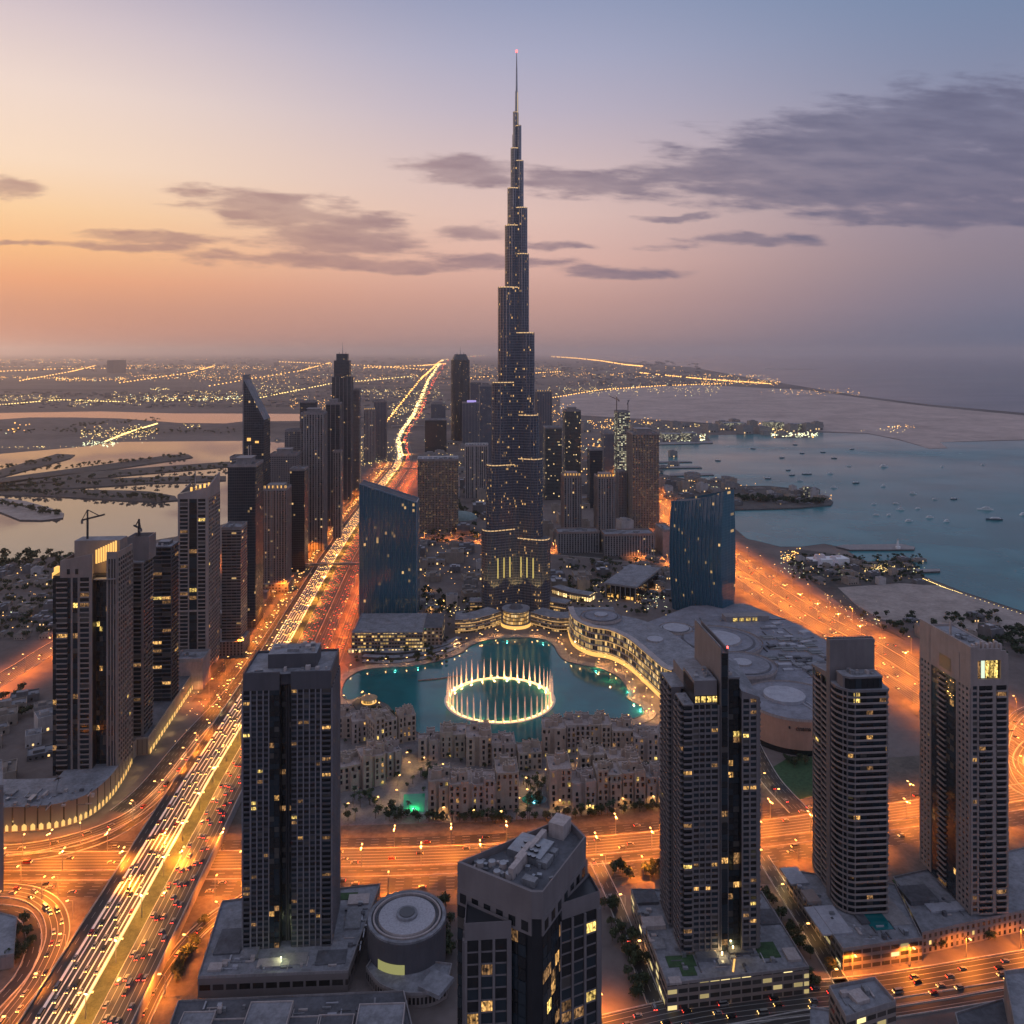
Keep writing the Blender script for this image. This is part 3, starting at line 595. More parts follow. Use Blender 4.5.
    if piers:
        p = MB(); n = piers; ht = h*(.82 if crown in ('steps',) else .9 if crown == 'round' else 1)-.5
        if not crown.startswith('slant') and crown != 'round':
            for i in range(n+1):
                q = -x+i*w/n; p.box(q-pw/2, q+pw/2, -.7, .25, 0, ht)
            for i in range(1, max(2, int(n*d/w))+1):
                q = i*d/max(2, int(n*d/w))
                for sx in (-1, 1): p.box(min(sx*x, sx*(x+.7)), max(sx*x, sx*(x+.7)), q-pw/2, q+pw/2, 0, ht-.02)
            p.build('pier', wm, t)
    if base:
        p = MB(); bw, bh, bm = base; p.box(-x-bw, x+bw, -bw, d+bw*.5, 0, bh, 0, 1); p.build('podium', [FA[bm], ROOF], t)
    return t, w, h, s
T = tower
# ---- left of the highway, from near to far
T(222, 247, 529, 655, 34, 'band', 'short banded office block right of the tall slatted tower with an orange crown', 'parapet', base=(3, 18, 'brown'))
T(228, 263, 466, 628, 48, 'dark', 'wide plain dark glass tower with a chamfered flat top, left of the gold-crowned tower', 'box', name='skyscraper')
T(230, 246, 458, 590, 30, 'grey', 'slim grey slab tower rising just behind the wide dark glass tower', 'parapet')
T(243, 270, 378, 588, 46, 'dark', 'dark tower with a sharp sloping blade top and two pale stripes on its front', 'slant_left', pw=1)
T(262, 291, 490, 592, 40, 'brown', 'brown ribbed tower with a glowing gold crown of lamps', 'gold', piers=5, base=(4, 14, 'podium'))
T(270, 300, 455, 560, 40, 'grey', 'grey low-topped block behind the gold-crowned tower', 'box')
T(290, 308, 470, 572, 36, 'dark', 'slender dark block between the gold-crowned tower and the slatted tall tower', 'parapet')
T(285, 304, 431, 548, 34, 'grey', 'small grey tower with a flat top left of the spired slab', 'parapet', piers=4)
T(300, 317, 402, 520, 34, 'dark', 'dark slab with a small mast left of the twin-faced slatted tower', 'spire')
T(301, 327, 414, 551, 44, 'stripe', 'tall slatted grey tower with a lit white line along its roof', 'frame', piers=6)
T(326, 342, 404, 526, 36, 'dark', 'dark glass tower with pale corner stripes in front of the crowned tower', 'box', piers=3)
T(333, 342.5, 452, 538, 20, 'stripe', 'low striped slab in front of the dark tower with pale corner stripes', 'parapet')
T(332, 353, 350, 500, 46, 'dark', 'tallest left tower with a stepped crown and twin pinnacles', 'steps', piers=5)
T(351, 361, 390, 496, 36, 'grey', 'narrow grey slab hugging the right side of the stepped crown tower', 'parapet')
T(364, 376, 410, 462, 50, 'stripe', 'grey ribbed tower with an orange lit roof, left of the hazy pair by the highway', 'gold', piers=4)
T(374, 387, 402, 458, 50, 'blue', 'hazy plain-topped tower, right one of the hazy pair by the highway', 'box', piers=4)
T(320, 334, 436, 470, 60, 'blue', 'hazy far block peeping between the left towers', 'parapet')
# ---- centre, behind the supertall tower
T(450.5, 470, 351, 441, 80, 'dark', 'tall dark tower with a domed top and needle mast right of the highway', 'round')
T(462, 481, 403, 446, 60, 'blue', 'blue-grey tower with a glowing purple drum on its roof', 'purple', piers=6)
T(425, 447, 420, 452, 60, 'dark', 'squat dark block at the highway bend', 'parapet')
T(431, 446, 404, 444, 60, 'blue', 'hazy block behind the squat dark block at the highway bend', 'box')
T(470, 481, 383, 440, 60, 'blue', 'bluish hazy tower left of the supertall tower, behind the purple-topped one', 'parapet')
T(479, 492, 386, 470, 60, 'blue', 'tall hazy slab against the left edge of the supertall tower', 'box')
T(418, 458, 460, 533, 60, 'hotel', 'broad brown hotel slab with a fine window grid and pale roof rim', 'white', piers=12, pw=.7)
T(465, 488, 446, 498, 40, 'stripe', 'pale tower with bold white vertical ribs left of the supertall tower', 'white', piers=5, pw=2.0, wallm=PALE)
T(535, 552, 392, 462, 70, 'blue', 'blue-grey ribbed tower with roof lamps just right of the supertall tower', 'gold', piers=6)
T(543, 562, 428, 500, 50, 'green', 'greenish glass tower with scattered yellow windows beside the supertall tower', 'parapet')
T(562.5, 581, 411, 486, 50, 'green', 'tall dark green tower with a rounded top and amber windows', 'box')
T(587, 602.5, 450, 508, 40, 'dark', 'dark slab between the twin ribbed towers', 'parapet')
T(601, 614, 434, 474, 50, 'blue', 'small hazy block left of the tower under construction', 'parapet')
rc, rw, rh, rs = T(614, 630, 412, 492, 45, 'lit', 'unfinished tower blazing with pale site lights', 'parapet', cat='tower under construction', name='unfinished_tower')
T(626.5, 659, 434, 528, 60, 'hotel', 'largest dark slab right of the supertall tower, with a fine window grid', 'box', piers=10)
T(561, 581.5, 477, 546, 44, 'stripe', 'left one of the twin brown ribbed towers with pale lamp-lit crowns', 'gold', piers=5, pw=1.2, wallm=pbr('brown_stone', (.25, .19, .17), .8))
T(594, 615.5, 478, 549, 44, 'stripe', 'right one of the twin brown ribbed towers with pale lamp-lit crowns', 'gold', piers=5, pw=1.2, wallm=MATS['brown_stone'])
T(616, 626.5, 472, 524, 30, 'grey', 'narrow grey tower between the ribbed twin and the largest dark slab', 'parapet', piers=3)
T(555, 600, 533, 553, 40, 'stripe', 'long colonnaded podium below the left ribbed twin', 'parapet', cat='podium', name='podium_block', wallm=MATS['brown_stone'])
T(600, 655, 535, 556, 44, 'stripe', 'long colonnaded podium below the largest dark slab', 'parapet', cat='podium', name='podium_block', wallm=MATS['brown_stone'])
T(655, 674, 531, 556, 60, pbr('pink_wall', (.36, .24, .21), .85), 'windowless pinkish wall block behind the curved blue tower', 'parapet', cat='block', name='windowless_block')
T(107, 124, 360.4, 373.5, 600, 'blue', 'faint huge block silhouetted in the haze on the far plain', 'parapet', cat='far building', name='far_building')
# ---- tower cranes
def crane(x, y, z, h, jib, rz, label):
    t = empty('tower_crane', (x, y, z), rz, label, 'crane'); b = MB(); b.bar((0, 0, 0), (0, 0, h), .9); b.build('mast', DARK, t)
    b = MB(); b.bar((-jib*.35, 0, h), (jib, 0, h+jib*.25), .7); b.bar((0, 0, h), (0, 0, h+9), .7); b.bar((0, 0, h+9), (jib*.7, 0, h+jib*.18), .35); b.bar((0, 0, h+9), (-jib*.33, 0, h), .35); b.build('jib', DARK, t)
    b = MB(); b.box(-jib*.38, -jib*.25, -1.4, 1.4, h-3, h); b.build('counterweight', CONCD, t)
    return t
l_ = rc.location
crane(l_.x-18, l_.y+10, l_.z, rh+32, 36, 2.0, 'slim tower crane left of the unfinished site-lit tower'); crane(l_.x+16, l_.y+30, l_.z, rh+22, 30, 1.3, 'slim tower crane right of the unfinished site-lit tower')
# ================================================================== THE SUPERTALL STEPPED TOWER
BK = facade('facade_supertall', Wall=(.1, .105, .13), Glass=(.028, .043, .068), Bay=1.9, Floor=4.0, WinW=.8, WinH=.66, Lit=.045, LitColor=(1, .56, .18), LitStrength=.9, Cluster=.85, Rough=.14, Jitter=.03)
BY = 1208.0; bs = F/BY; bx = (516.3-512)/bs
bz = lambda y: H-(y-HZ)/bs
BT = empty('supertall_tower', (bx, BY+25, 0), 0, 'supertall stepped tower with a needle spire, higher than everything else', 'skyscraper')
def wing(ang, L, r, z0, z1, name='wing_tier'):
    """stadium-plan wing from the core outwards, with fins, at a bearing"""
    b = MB(); ca, sa = cos(ang), sin(ang); e = Vector((ca, sa, 0)); n_ = Vector((-sa, ca, 0))
    pts = [e*0-n_*r, e*(L-r)-n_*r]+[e*(L-r)+e*(r*sin(t))-n_*(r*cos(t)) for t in [pi*i/8 for i in range(1, 8)]]+[e*(L-r)+n_*r, e*0+n_*r]
    b.prism([(p.x, p.y) for p in pts], z0, z1, 0, 1); o = b.build(name, [BK, ROOFD], BT)
    f = MB()
    for i in range(len(pts)-1):
        a, c = pts[i], pts[i+1]; m_ = max(1, int((c-a).length/5.5))
        for q in range(m_):
            p = a.lerp(c, q/m_); f.prism([(p.x+.45*cos(t), p.y+.45*sin(t)) for t in (0, pi/2, pi, 3*pi/2)], z0, z1+1.5)
    f.build('fin', FINM, o)
    g = MB(); g.prism([(p.x*.985, p.y*.985) for p in pts], z1+.01, z1+1.4, 0, 1); g.build('lit_ledge', [LEDGE, ROOFD], o)
    return o
FINM = pbr('steel_fin', (.36, .36, .4), .25, .8); LEDGE = emit('ledge_glow', (1, .62, .27), .9)
def ext(px_, r, ang=radians(30)): return max(r*1.05, (abs(px_-516.3)/bs-r)/cos(ang)+r)
Lt = [(531, 481.5), (466, 486), (383, 491.7), (287, 498), (224, 505), (186, 507.6), (145, 510.8), (108, 513.2)]
Rt = [(540, 550.5), (460, 543), (416, 539), (333, 534.6), (253, 529), (206, 527.4), (158, 523.6), (122, 521.3)]
rad = [13.5, 13, 12.5, 12, 10, 8, 5.5, 3.2]
for side, lst in ((-1, Lt), (1, Rt)):
    zp = 0.0
    for i, (yy, xx) in enumerate(lst):
        r = rad[i]; a = radians(180+24) if side < 0 else radians(-24)
        wing(a, ext(xx, r, radians(24)), r, zp, bz(yy)); zp = bz(yy)
zp = 0
for i, yy in enumerate((500, 440, 350, 270, 215, 170, 130)): wing(radians(90), 52-i*6.5, rad[i], zp, bz(yy)); zp = bz(yy)
b = MB(); pr = 0.0
for yy, r in ((333, 16), (224, 12), (158, 7.5), (108, 3.6)): b.cyl(0, 0, r, pr, bz(yy), 0, 1, 12); pr = bz(yy)
b.build('core', [BK, ROOFD], BT)
b = MB(); b.cyl(.6, 0, 2.6, bz(108), bz(86), 0, 0, 10, r1=2.2); b.cyl(.6, 0, 1.5, bz(86), bz(62), 0, 0, 8, r1=1.1); b.cyl(.6, 0, 1.0, bz(62), bz(46), 0, 0, 6, r1=.5); b.build('spire', METAL, BT)
b = MB(); b.box(1.6, 2.6, -2.8, -2.2, bz(120), bz(87)); b.box(-2.2, 1.2, -3.0, -2.5, bz(122), bz(120)); b.build('spire_light', emit('spire_glow', (1, .72, .4), .7), BT)
b = MB(); b.cyl(.6, 0, 1.3, bz(46), bz(44), 0, 0, 8); b.build('beacon', REDL, BT)
b = []   # uplit fins round the foot
for xx in (484.5, 488, 498, 504, 510, 521, 527, 533, 545):
    X_ = (xx-516.3)/bs; yl = -abs(X_)*tan(radians(24))-15.2+max(0, abs(X_)-34)*.9; b.append((X_-.55, X_+.55, yl-.8, yl+.4, bz(578), bz(558)))
each('uplight', b, emit('foot_uplight', (1, .76, .2), .9), BT)
for xx, yy_ in ((486, -34), (500, -26), (516, -14), (532, -26), (547, -34)):
    o = bpy.data.objects.new('floodlight', bpy.data.lights.new('floodlight', 'SPOT')); COL.objects.link(o); o.parent = BT; o.location = ((xx-516.3)/bs*1.25, yy_-14, 30); o.rotation_euler = (radians(155), 0, 0); o.data.energy = 26000; o.data.color = (1, .62, .2); o.data.spot_size = radians(70); o.data.shadow_soft_size = .6
# lit drum and curved wings at its foot
FOOT = facade('facade_foot_terraces', Wall=(.2, .165, .14), Glass=(.03, .025, .02), Bay=3.6, Floor=4.2, WinW=.8, WinH=.5, Lit=.4, LitColor=(1, .55, .16), LitStrength=.75, Cluster=.4)
DRUM = facade('facade_lit_drum', Wall=(.2, .15, .1), Glass=(.05, .04, .03), Bay=2.6, Floor=5.0, WinW=.8, WinH=.7, Lit=1.0, LitColor=(1, .5, .1), LitStrength=1.0, Cluster=0.0)
t = empty('entrance_pavilion', P(516, 632), 0, 'round golden-lit entrance drum at the foot of the supertall tower', 'pavilion')
b = MB(); b.cyl(0, 30, 18, 0, 22, 0, 1, 32); b.cyl(0, 30, 19.5, 22, 24, 1, 1, 32); b.build('wall', [DRUM, ROOF], t)
b = MB(); b.cyl(0, 30, 21, 0, 4.5, 0, 1, 32); b.build('canopy', [GOLD, CONC], t)
b = MB(); b.cyl(0, 30, 10, 24, 29, 0, 0, 24, r1=6); b.build('roof_dome', ROOFD, t)
def curved_block(name, pts, dep, h, fac, label, floors, cat='building'):
    """terraced block following a curve: pts run along its front, left to right"""
    c = smooth(pts, 5); nn = normals(c); t = empty(name, (0, 0, 0), 0, label, cat); t.location = c[0]; o = c[0]
    b = MB(); poly = [(p-o) for p in c]+[(p+n_*-dep-o) for p, n_ in reversed(list(zip(c, nn)))]
    b.prism([(p.x, p.y) for p in poly], 0, h, 0, 1); b.build('wall', [fac, ROOF], t)
    for i in range(1, floors+1):
        z = h*i/floors; e = MB()
        for a, q, na, nq in zip(c, c[1:], nn, nn[1:]):
            A, B = a+na*.9-o, q+nq*.9-o; A2, B2 = a-na*.4-o, q-nq*.4-o
            e.poly([(A.x, A.y, z-.9), (B.x, B.y, z-.9), (B.x, B.y, z), (A.x, A.y, z)], 0); e.poly([(A.x, A.y, z), (B.x, B.y, z), (B2.x, B2.y, z), (A2.x, A2.y, z)], 1); e.poly([(A2.x, A2.y, z-.9), (B2.x, B2.y, z-.9), (B.x, B.y, z-.9), (A.x, A.y, z-.9)], 0)
        e.build('terrace_edge', [EDGE if i % 2 else PALE, PALE], t)
    return t, c, nn
EDGE = emit('terrace_glow', (1, .55, .18), .7)
curved_block('terrace_building', PL([(455, 634), (470, 633.5), (486, 630), (501, 625)]), 26, 20, FOOT, 'curved terraced building with lit floor edges left of the golden drum', 4)
curved_block('terrace_building', PL([(531, 626), (545, 630), (558, 632.5), (574, 632)]), 26, 20, FOOT, 'curved terraced building with lit floor edges right of the golden drum', 4)
curved_block('terrace_building', PL([(470, 611), (490, 610), (508, 606)]), 20, 14, FOOT, 'low lit terrace behind and left of the golden drum', 2)
curved_block('terrace_building', PL([(526, 606), (548, 610), (566, 613)]), 20, 14, FOOT, 'low lit terrace behind and right of the golden drum', 2)
curved_block('lit_arcade_building', PL([(552, 594), (568, 599), (590, 603)]), 18, 12, FA['shop'], 'yellow-lit curved arcade right of the supertall tower', 2)
# ================================================================== TWO BLUE GLASS TOWERS
BG = facade('facade_blue_curtain_wall', Wall=(.05, .13, .19), Glass=(.026, .095, .145), Bay=3.0, Floor=4.0, WinW=.94, WinH=.93, Lit=.014, LitColor=(1, .6, .2), LitStrength=.8, Cluster=.8, Rough=.07, Jitter=.02)
BFIN = pbr('blue_fin', (.12, .21, .3), .3, .4)
loc, w, s = solve(359.5, 417, 622, 34); t = empty('glass_tower', loc, TH*.3, 'blue glass slab tower with a straight slanting roofline and vertical fins', 'skyscraper')
x = w/2; hl = H-(484-HZ)/s; hr = H-(503-HZ)/s
b = MB(); b.prism([(-x, 0), (x, 0), (x+2, 34), (-x+1, 34)], 0, hl, 0, 1, ztop=[hl, hr, hr, hl]); b.build('curtain_wall', [BG, ROOFD], t)
b = MB()
for i in range(15):
    q = -x+i*w/14; ht = hl+(hr-hl)*(i/14); b.box(q-.28, q+.28, -1.1, .2, 0, ht+1.2)
b.build('fin', BFIN, t)
b = MB()
for y0, y1, c in ((-1.3, -.5, 0), (34, 34.8, 0)): b.poly([(-x-.3, y0, hl-.4), (x+.3, y0, hr-.4), (x+.3, y0, hr+1.6), (-x-.3, y0, hl+1.6)]); b.poly([(-x-.3, y0, hl+1.6), (x+.3, y0, hr+1.6), (x+.3, y1, hr+1.6), (-x-.3, y1, hl+1.6)]); b.poly([(x+.3, y1, hr-.4), (-x-.3, y1, hl-.4), (-x-.3, y1, hl+1.6), (x+.3, y1, hr+1.6)])
b.build('edge_trim', BFIN, t); b = MB(); b.box(x, x+1.2, -1, 34, 0, hr+1); b.build('side_fin', BFIN, t)
Lb, Rb = P(673, 602, 10), P(724, 615, 10); e = Rb-Lb; wr = e.length; ang = atan2(e.y, e.x)
t = empty('glass_tower', (Lb.x, Lb.y, 0), ang, 'blue glass tower with a bowed face and rippling vertical fins, roof rising to the right', 'skyscraper')
n = 14; dp = 27
def bow(u, z): return -8.0*sin(pi*min(1, max(0, z/182)))-3*sin(pi*u)
hz_ = lambda u: 161+8*u+16*u*u
b = MB(); fn = MB(); NZ = 12
for i in range(n):
    u0, u1 = i/n, (i+1)/n
    for j in range(NZ):
        q = []
        for u, jj in ((u0, j), (u1, j), (u1, j+1), (u0, j+1)):
            z = hz_(u)*jj/NZ; q.append((u*wr, bow(u, z), z))
        b.poly(q, 0, [(p[0], p[2]) for p in q])
        A, B = q[0], q[3]
        for sx in (-.35, .35): fn.poly([(A[0]+sx, A[1]-1.2, A[2]), (A[0]+sx, A[1], A[2]), (B[0]+sx, B[1], B[2]), (B[0]+sx, B[1]-1.2, B[2])][::(1 if sx < 0 else -1)])
        fn.poly([(A[0]-.35, A[1]-1.2, A[2]), (A[0]+.35, A[1]-1.2, A[2]), (B[0]+.35, B[1]-1.2, B[2]), (B[0]-.35, B[1]-1.2, B[2])])
for u in (0, 1):
    for j in range(NZ):
        z0, z1 = hz_(u)*j/NZ, hz_(u)*(j+1)/NZ; q = [(u*wr, bow(u, z0), z0), (u*wr, dp+5*sin(pi*j/NZ), z0), (u*wr, dp+5*sin(pi*(j+1)/NZ), z1), (u*wr, bow(u, z1), z1)]
        b.poly(q if u else q[::-1], 0, [(p[1]*3.0/9, p[2]) for p in (q if u else q[::-1])])
for i in range(n):
    u0, u1 = i/n, (i+1)/n; b.poly([(u0*wr, bow(u0, hz_(u0)), hz_(u0)), (u1*wr, bow(u1, hz_(u1)), hz_(u1)), (u1*wr, dp, hz_(u1)), (u0*wr, dp, hz_(u0))], 1)
b.poly([(0, dp, 0), (wr, dp, 0), (wr, dp, hz_(1)), (0, dp, hz_(0))][::-1], 0)
b.build('curtain_wall', [BG, ROOFD], t); fn.build('fin', BFIN, t)
# ================================================================== LAKE, FOUNTAIN, MALL, OLD TOWN
LK = smooth([Vector((*P(a, b_).xy, 0)) for a, b_ in [(342, 690), (347, 680), (360, 672), (378, 669), (405, 667.5), (430, 664), (452, 657.5), (463, 653), (470, 647), (485, 641.5), (505, 639), (525, 638.5), (543, 640.5), (553, 646), (557, 653), (563, 660), (575, 664.5), (598, 669), (615, 676), (624, 684), (628, 694), (627, 699),
      (642, 709), (643, 715), (630, 720), (600, 719), (575, 726), (545, 742), (500, 746), (450, 742), (425, 737), (408, 727), (396, 722), (385, 708), (372, 698), (362, 697), (350, 701), (343, 697), (342, 690)]], 5)[:-1]
sheet('lake_water', LK, .6, WLAKE)
def ring_wall(name, pts, off, w, z0, z1, mat, label=None, cat=None):
    nn = []
    n = len(pts)
    for i in range(n): tt = (pts[(i+1) % n]-pts[i-1]); tt.normalize(); nn.append(Vector((tt.y, -tt.x, 0)))
    b = MB()
    for i in range(n):
        j = (i+1) % n; a0, a1 = pts[i]-nn[i]*off, pts[i]-nn[i]*(off+w); c0, c1 = pts[j]-nn[j]*off, pts[j]-nn[j]*(off+w)
        up = lambda v, z: (v.x, v.y, z)
        b.poly([up(a1, z1), up(a0, z1), up(c0, z1), up(c1, z1)]); b.poly([up(a0, z0), up(c0, z0), up(c0, z1), up(a0, z1)]); b.poly([up(c1, z0), up(a1, z0), up(a1, z1), up(c1, z1)])
    o = b.build(name, mat); return tag(o, label, cat, kind='structure')
PROM = pbr('promenade_stone', (.2, .165, .15), .85, var=.35, scale=.12)
area = sum(LK[i].x*LK[(i+1) % len(LK)].y-LK[(i+1) % len(LK)].x*LK[i].y for i in range(len(LK)))
sg = 1 if area < 0 else -1
ring_wall('quay', LK, -.8 if area > 0 else 0, .8, 0, 1.5, CONCD); ring_wall('promenade', LK, (-12.9 if area > 0 else .9), 12, .2, 1.0, PROM)
slab('peninsula', PL([(362, 697), (372, 698), (388, 706), (402, 722), (412, 733), (392, 735), (365, 722), (352, 704)]), 0, 1.4, [ROCK, EARTH])
sheet('garden', PL([(395, 640), (445, 640), (452, 655), (425, 663), (380, 667), (352, 672), (345, 665)], 0), .18, EARTH)
# underwater lights along the quay
TEAL = emit('teal_pool_light', (.12, .9, .72), 1.4); 
def point(parent, loc, watts, col, size=.6, kind='POINT', name='lamp_light', ang=150):
    l = bpy.data.lights.new(name, kind); l.energy = watts; l.color = col
    if kind == 'SPOT': l.spot_size = radians(ang); l.spot_blend = .6
    l.shadow_soft_size = size
    o = bpy.data.objects.new(name, l); COL.objects.link(o); o.location = loc
    if parent is not None: o.parent = parent
    return o
for i, (px, py, w) in enumerate([(628, 692.5, 1), (640.5, 709.5, 1.3), (634, 704, .5), (596, 671, .5), (507, 641, .5), (543, 643, .5), (418, 668, .4), (395, 670.5, .4)]):
    b = MB(); b.cyl(0, 0, 1.0, 0, .5, 0, 0, 10)
    o = tag(b.build('pool_light', TEAL, loc=P(px, py, .75)), 'teal light in the lake water against the quay wall', 'pool light', 'teal lights along the lake edge')
    point(o, (0, 0, 2.0), 2600*w, (.1, .85, .65), .2)
# ---- fountain
fc = P(500, 699.5); FR = 58.0
ft = empty('ring_fountain', (fc.x, fc.y, .6), 0, 'glowing ring fountain throwing a circle of golden water jets on the lake', 'fountain')
b = MB()
for i in range(96):
    a, c = 2*pi*i/96, 2*pi*(i+1)/96
    q = lambda r, t, z: (r*cos(t), r*sin(t), z)
    for r0, r1, z0, z1 in ((FR-.6, FR+.6, .9, .9), (FR+.6, FR+.6, .9, .05), (FR-.6, FR-.6, .05, .9)): b.poly([q(r0, a, z0), q(r1, a, z1) if r0 != r1 else q(r1, a, z1), q(r1, c, z1), q(r0, c, z0)])
b.build('light_ring', emit('fountain_ring_light', (1, .62, .26), 2.4), ft)
b = MB()
for i in range(96):
    a, c = 2*pi*i/96, 2*pi*(i+1)/96; b.poly([(r*cos(t), r*sin(t), .12) for r, t in ((FR-3.2, a), (FR+3.2, a), (FR+3.2, c), (FR-3.2, c))])
b.build('foam_ring', pbr('foam', (.55, .5, .45), .6), ft)
JET = bpy.data.materials.new('water_spray'); JET.use_nodes = True; kk = NT(JET.node_tree); kk.n.clear()
o_ = kk.new('ShaderNodeOutputMaterial'); df = kk.new('ShaderNodeBsdfDiffuse'); tr = kk.new('ShaderNodeBsdfTranslucent'); tp = kk.new('ShaderNodeBsdfTransparent'); a1 = kk.new('ShaderNodeMixShader'); a2 = kk.new('ShaderNodeMixShader')
df.inputs[0].default_value = (.9, .88, .85, 1); tr.inputs[0].default_value = (.9, .88, .85, 1); a1.inputs[0].default_value = .5
oz = kk.sep(kk.new('ShaderNodeTexCoord').outputs['Object'])[2]; nzj = kk.noise(kk.v('MULTIPLY', kk.new('ShaderNodeTexCoord').outputs['Object'], (1.5, 1.5, .25)), 1.0, 3)
kk.put(a2.inputs[0], kk.m('MULTIPLY', kk.ss(oz, 29, 6), kk.ss(nzj, .15, .45)))
kk.l.new(df.outputs[0], a1.inputs[1]); kk.l.new(tr.outputs[0], a1.inputs[2]); kk.l.new(tp.outputs[0], a2.inputs[1]); kk.l.new(a1.outputs[0], a2.inputs[2]); kk.l.new(a2.outputs[0], o_.inputs[0])
jm = MB(); jm.cyl(0, 0, 1.35, 0, 5, n=7, r1=1.05, top=False); jm.cyl(0, 0, 1.05, 5, 16, n=7, r1=.7, top=False); jm.cyl(0, 0, .7, 16, 27, n=7, r1=.08, top=False)
jme = jm.mesh('water_jet', JET, True)
for i in range(46):
    a = 2*pi*i/46; o = link('water_jet', jme, ft, (FR*cos(a), FR*sin(a), .3)); o.scale = (1, 1, random.uniform(.9, 1.18))
for i in range(24):
    a = 2*pi*(i+.5)/24; point(ft, (FR*cos(a)*.955, FR*sin(a)*.955, 2.2), 9500, (1, .42, .11), .25)
# ---- floating barrier, boat house and small dome on the left of the lake
b = MB(); c = smooth(PL([(418, 681), (440, 679), (460, 676)], .6), 6)
for i in range(len(c)-1): b.bar(c[i]+Vector((0, 0, .5)), c[i+1]+Vector((0, 0, .5)), .7)
tag(b.build('floating_boom', CONCD), 'thin dark floating boom on the lake left of the ring fountain', 'boom')
t = empty('boat_house', P(369, 702, 1.4), .2, 'little round golden-lit boat house on the dark lake peninsula', 'pavilion')
b = MB(); b.cyl(0, 0, 7, 0, 4.4, 0, 0, 20); b.build('wall', DRUM, t); b = MB(); b.cyl(0, 0, 9, 4.4, 5, 0, 0, 20); b.cyl(0, 0, 6, 5, 8, 0, 0, 20, r1=1.5); b.build('roof', pbr('lit_roof_tile', (.4, .26, .14), .7), t)
b = MB(); b.cyl(0, 0, 8.2, .1, .6, 0, 0, 20); b.build('lit_deck', GOLD, t)
# ---- stepped podium of the left blue tower
loc, w, s = solve(352, 424, 652, 60)
t = empty('podium_building', loc, TH*.3, 'stepped podium with yellow-lit floors under the slanting blue glass tower', 'podium')
PODL = facade('facade_lit_podium', Wall=(.17, .14, .13), Glass=(.03, .025, .02), Bay=3.6, Floor=4.4, WinW=.8, WinH=.5, Lit=.55, LitColor=(1, .6, .15), LitStrength=1.1, Cluster=.4)
b = MB(); b.box(-w/2, w/2, 0, 80, 0, 24, 0, 1); b.build('wall', [PODL, ROOF], t)
b = MB(); b.box(-w/2-4, w/2+4, -6, -.02, 0, 5.2, 0, 1); b.build('lit_colonnade', [FA['shop'], ROOF], t)
b = MB(); b.box(w/2+.02, w/2+24, 10, 70, 0, 27, 0, 1); b.build('side_block', [FA['podium'], ROOFD], t)
b = MB(); b.box(-w/2, w/2, 0, 1, 24.01, 25.4); b.box(-w/2, -w/2+1, 1, 80, 24.01, 25.39); b.build('parapet', CONC, t)
for i in range(3):
    curved_block('garden_terrace', PL([(362, 655+i*4.2), (400, 656+i*4), (440, 650+i*3.2), (462, 641+i*3)]), 9, 4.5-i*1.4, pbr('dark_terrace_wall', (.075, .066, .066), .9) if i == 0 else MATS['dark_terrace_wall'], ['upper', 'middle', 'lowest'][i]+' dark curved garden terrace stepping down to the lake', 0, 'terrace')
# ---- the mall: curved glass front, roofs, discs and drum
MALLF = facade('facade_mall_front', Wall=(.2, .18, .175), Glass=(.03, .027, .025), Bay=3.2, Floor=7.2, WinW=.84, WinH=.7, Lit=.55, LitColor=(1, .6, .18), LitStrength=.95, Cluster=.5)
MROOF = pbr('mall_roof', (.19, .19, .215), .85, var=.3, scale=.06); MROOF2 = pbr('mall_roof_pale', (.33, .33, .36), .8, var=.2, scale=.1)
fr = PL([(569, 634), (574, 646), (590, 655), (610, 659), (628, 668), (645, 683), (662, 699), (672, 704)])
t, c, nn = curved_block('shopping_mall', fr, 60, 36, MALLF, 'sweeping curved shopping mall with golden floor bands facing the lake', 5, 'mall')
o0 = t.location
b = MB()
for i in range(len(c)-1):
    A, B = c[i]+nn[i]*1.2-o0, c[i+1]+nn[i+1]*1.2-o0; b.poly([(A.x, A.y, .1), (B.x, B.y, .1), (B.x, B.y, 5.5), (A.x, A.y, 5.5)])
b.build('lit_shopfronts', GOLD, t)
rf = MB(); A_ = [(p-nn[i]*-1.5-o0) for i, p in enumerate(c)]; B_ = [(p-nn[i]*6-o0) for i, p in enumerate(c)]
for i in range(len(c)-1): rf.poly([(A_[i].x, A_[i].y, 37.4), (A_[i+1].x, A_[i+1].y, 37.4), (B_[i+1].x, B_[i+1].y, 37.6), (B_[i].x, B_[i].y, 37.6)]); rf.poly([(A_[i].x, A_[i].y, 36.2), (A_[i+1].x, A_[i+1].y, 36.2), (A_[i+1].x, A_[i+1].y, 37.4), (A_[i].x, A_[i].y, 37.4)])
rf.build('roof_edge', PALE, t)
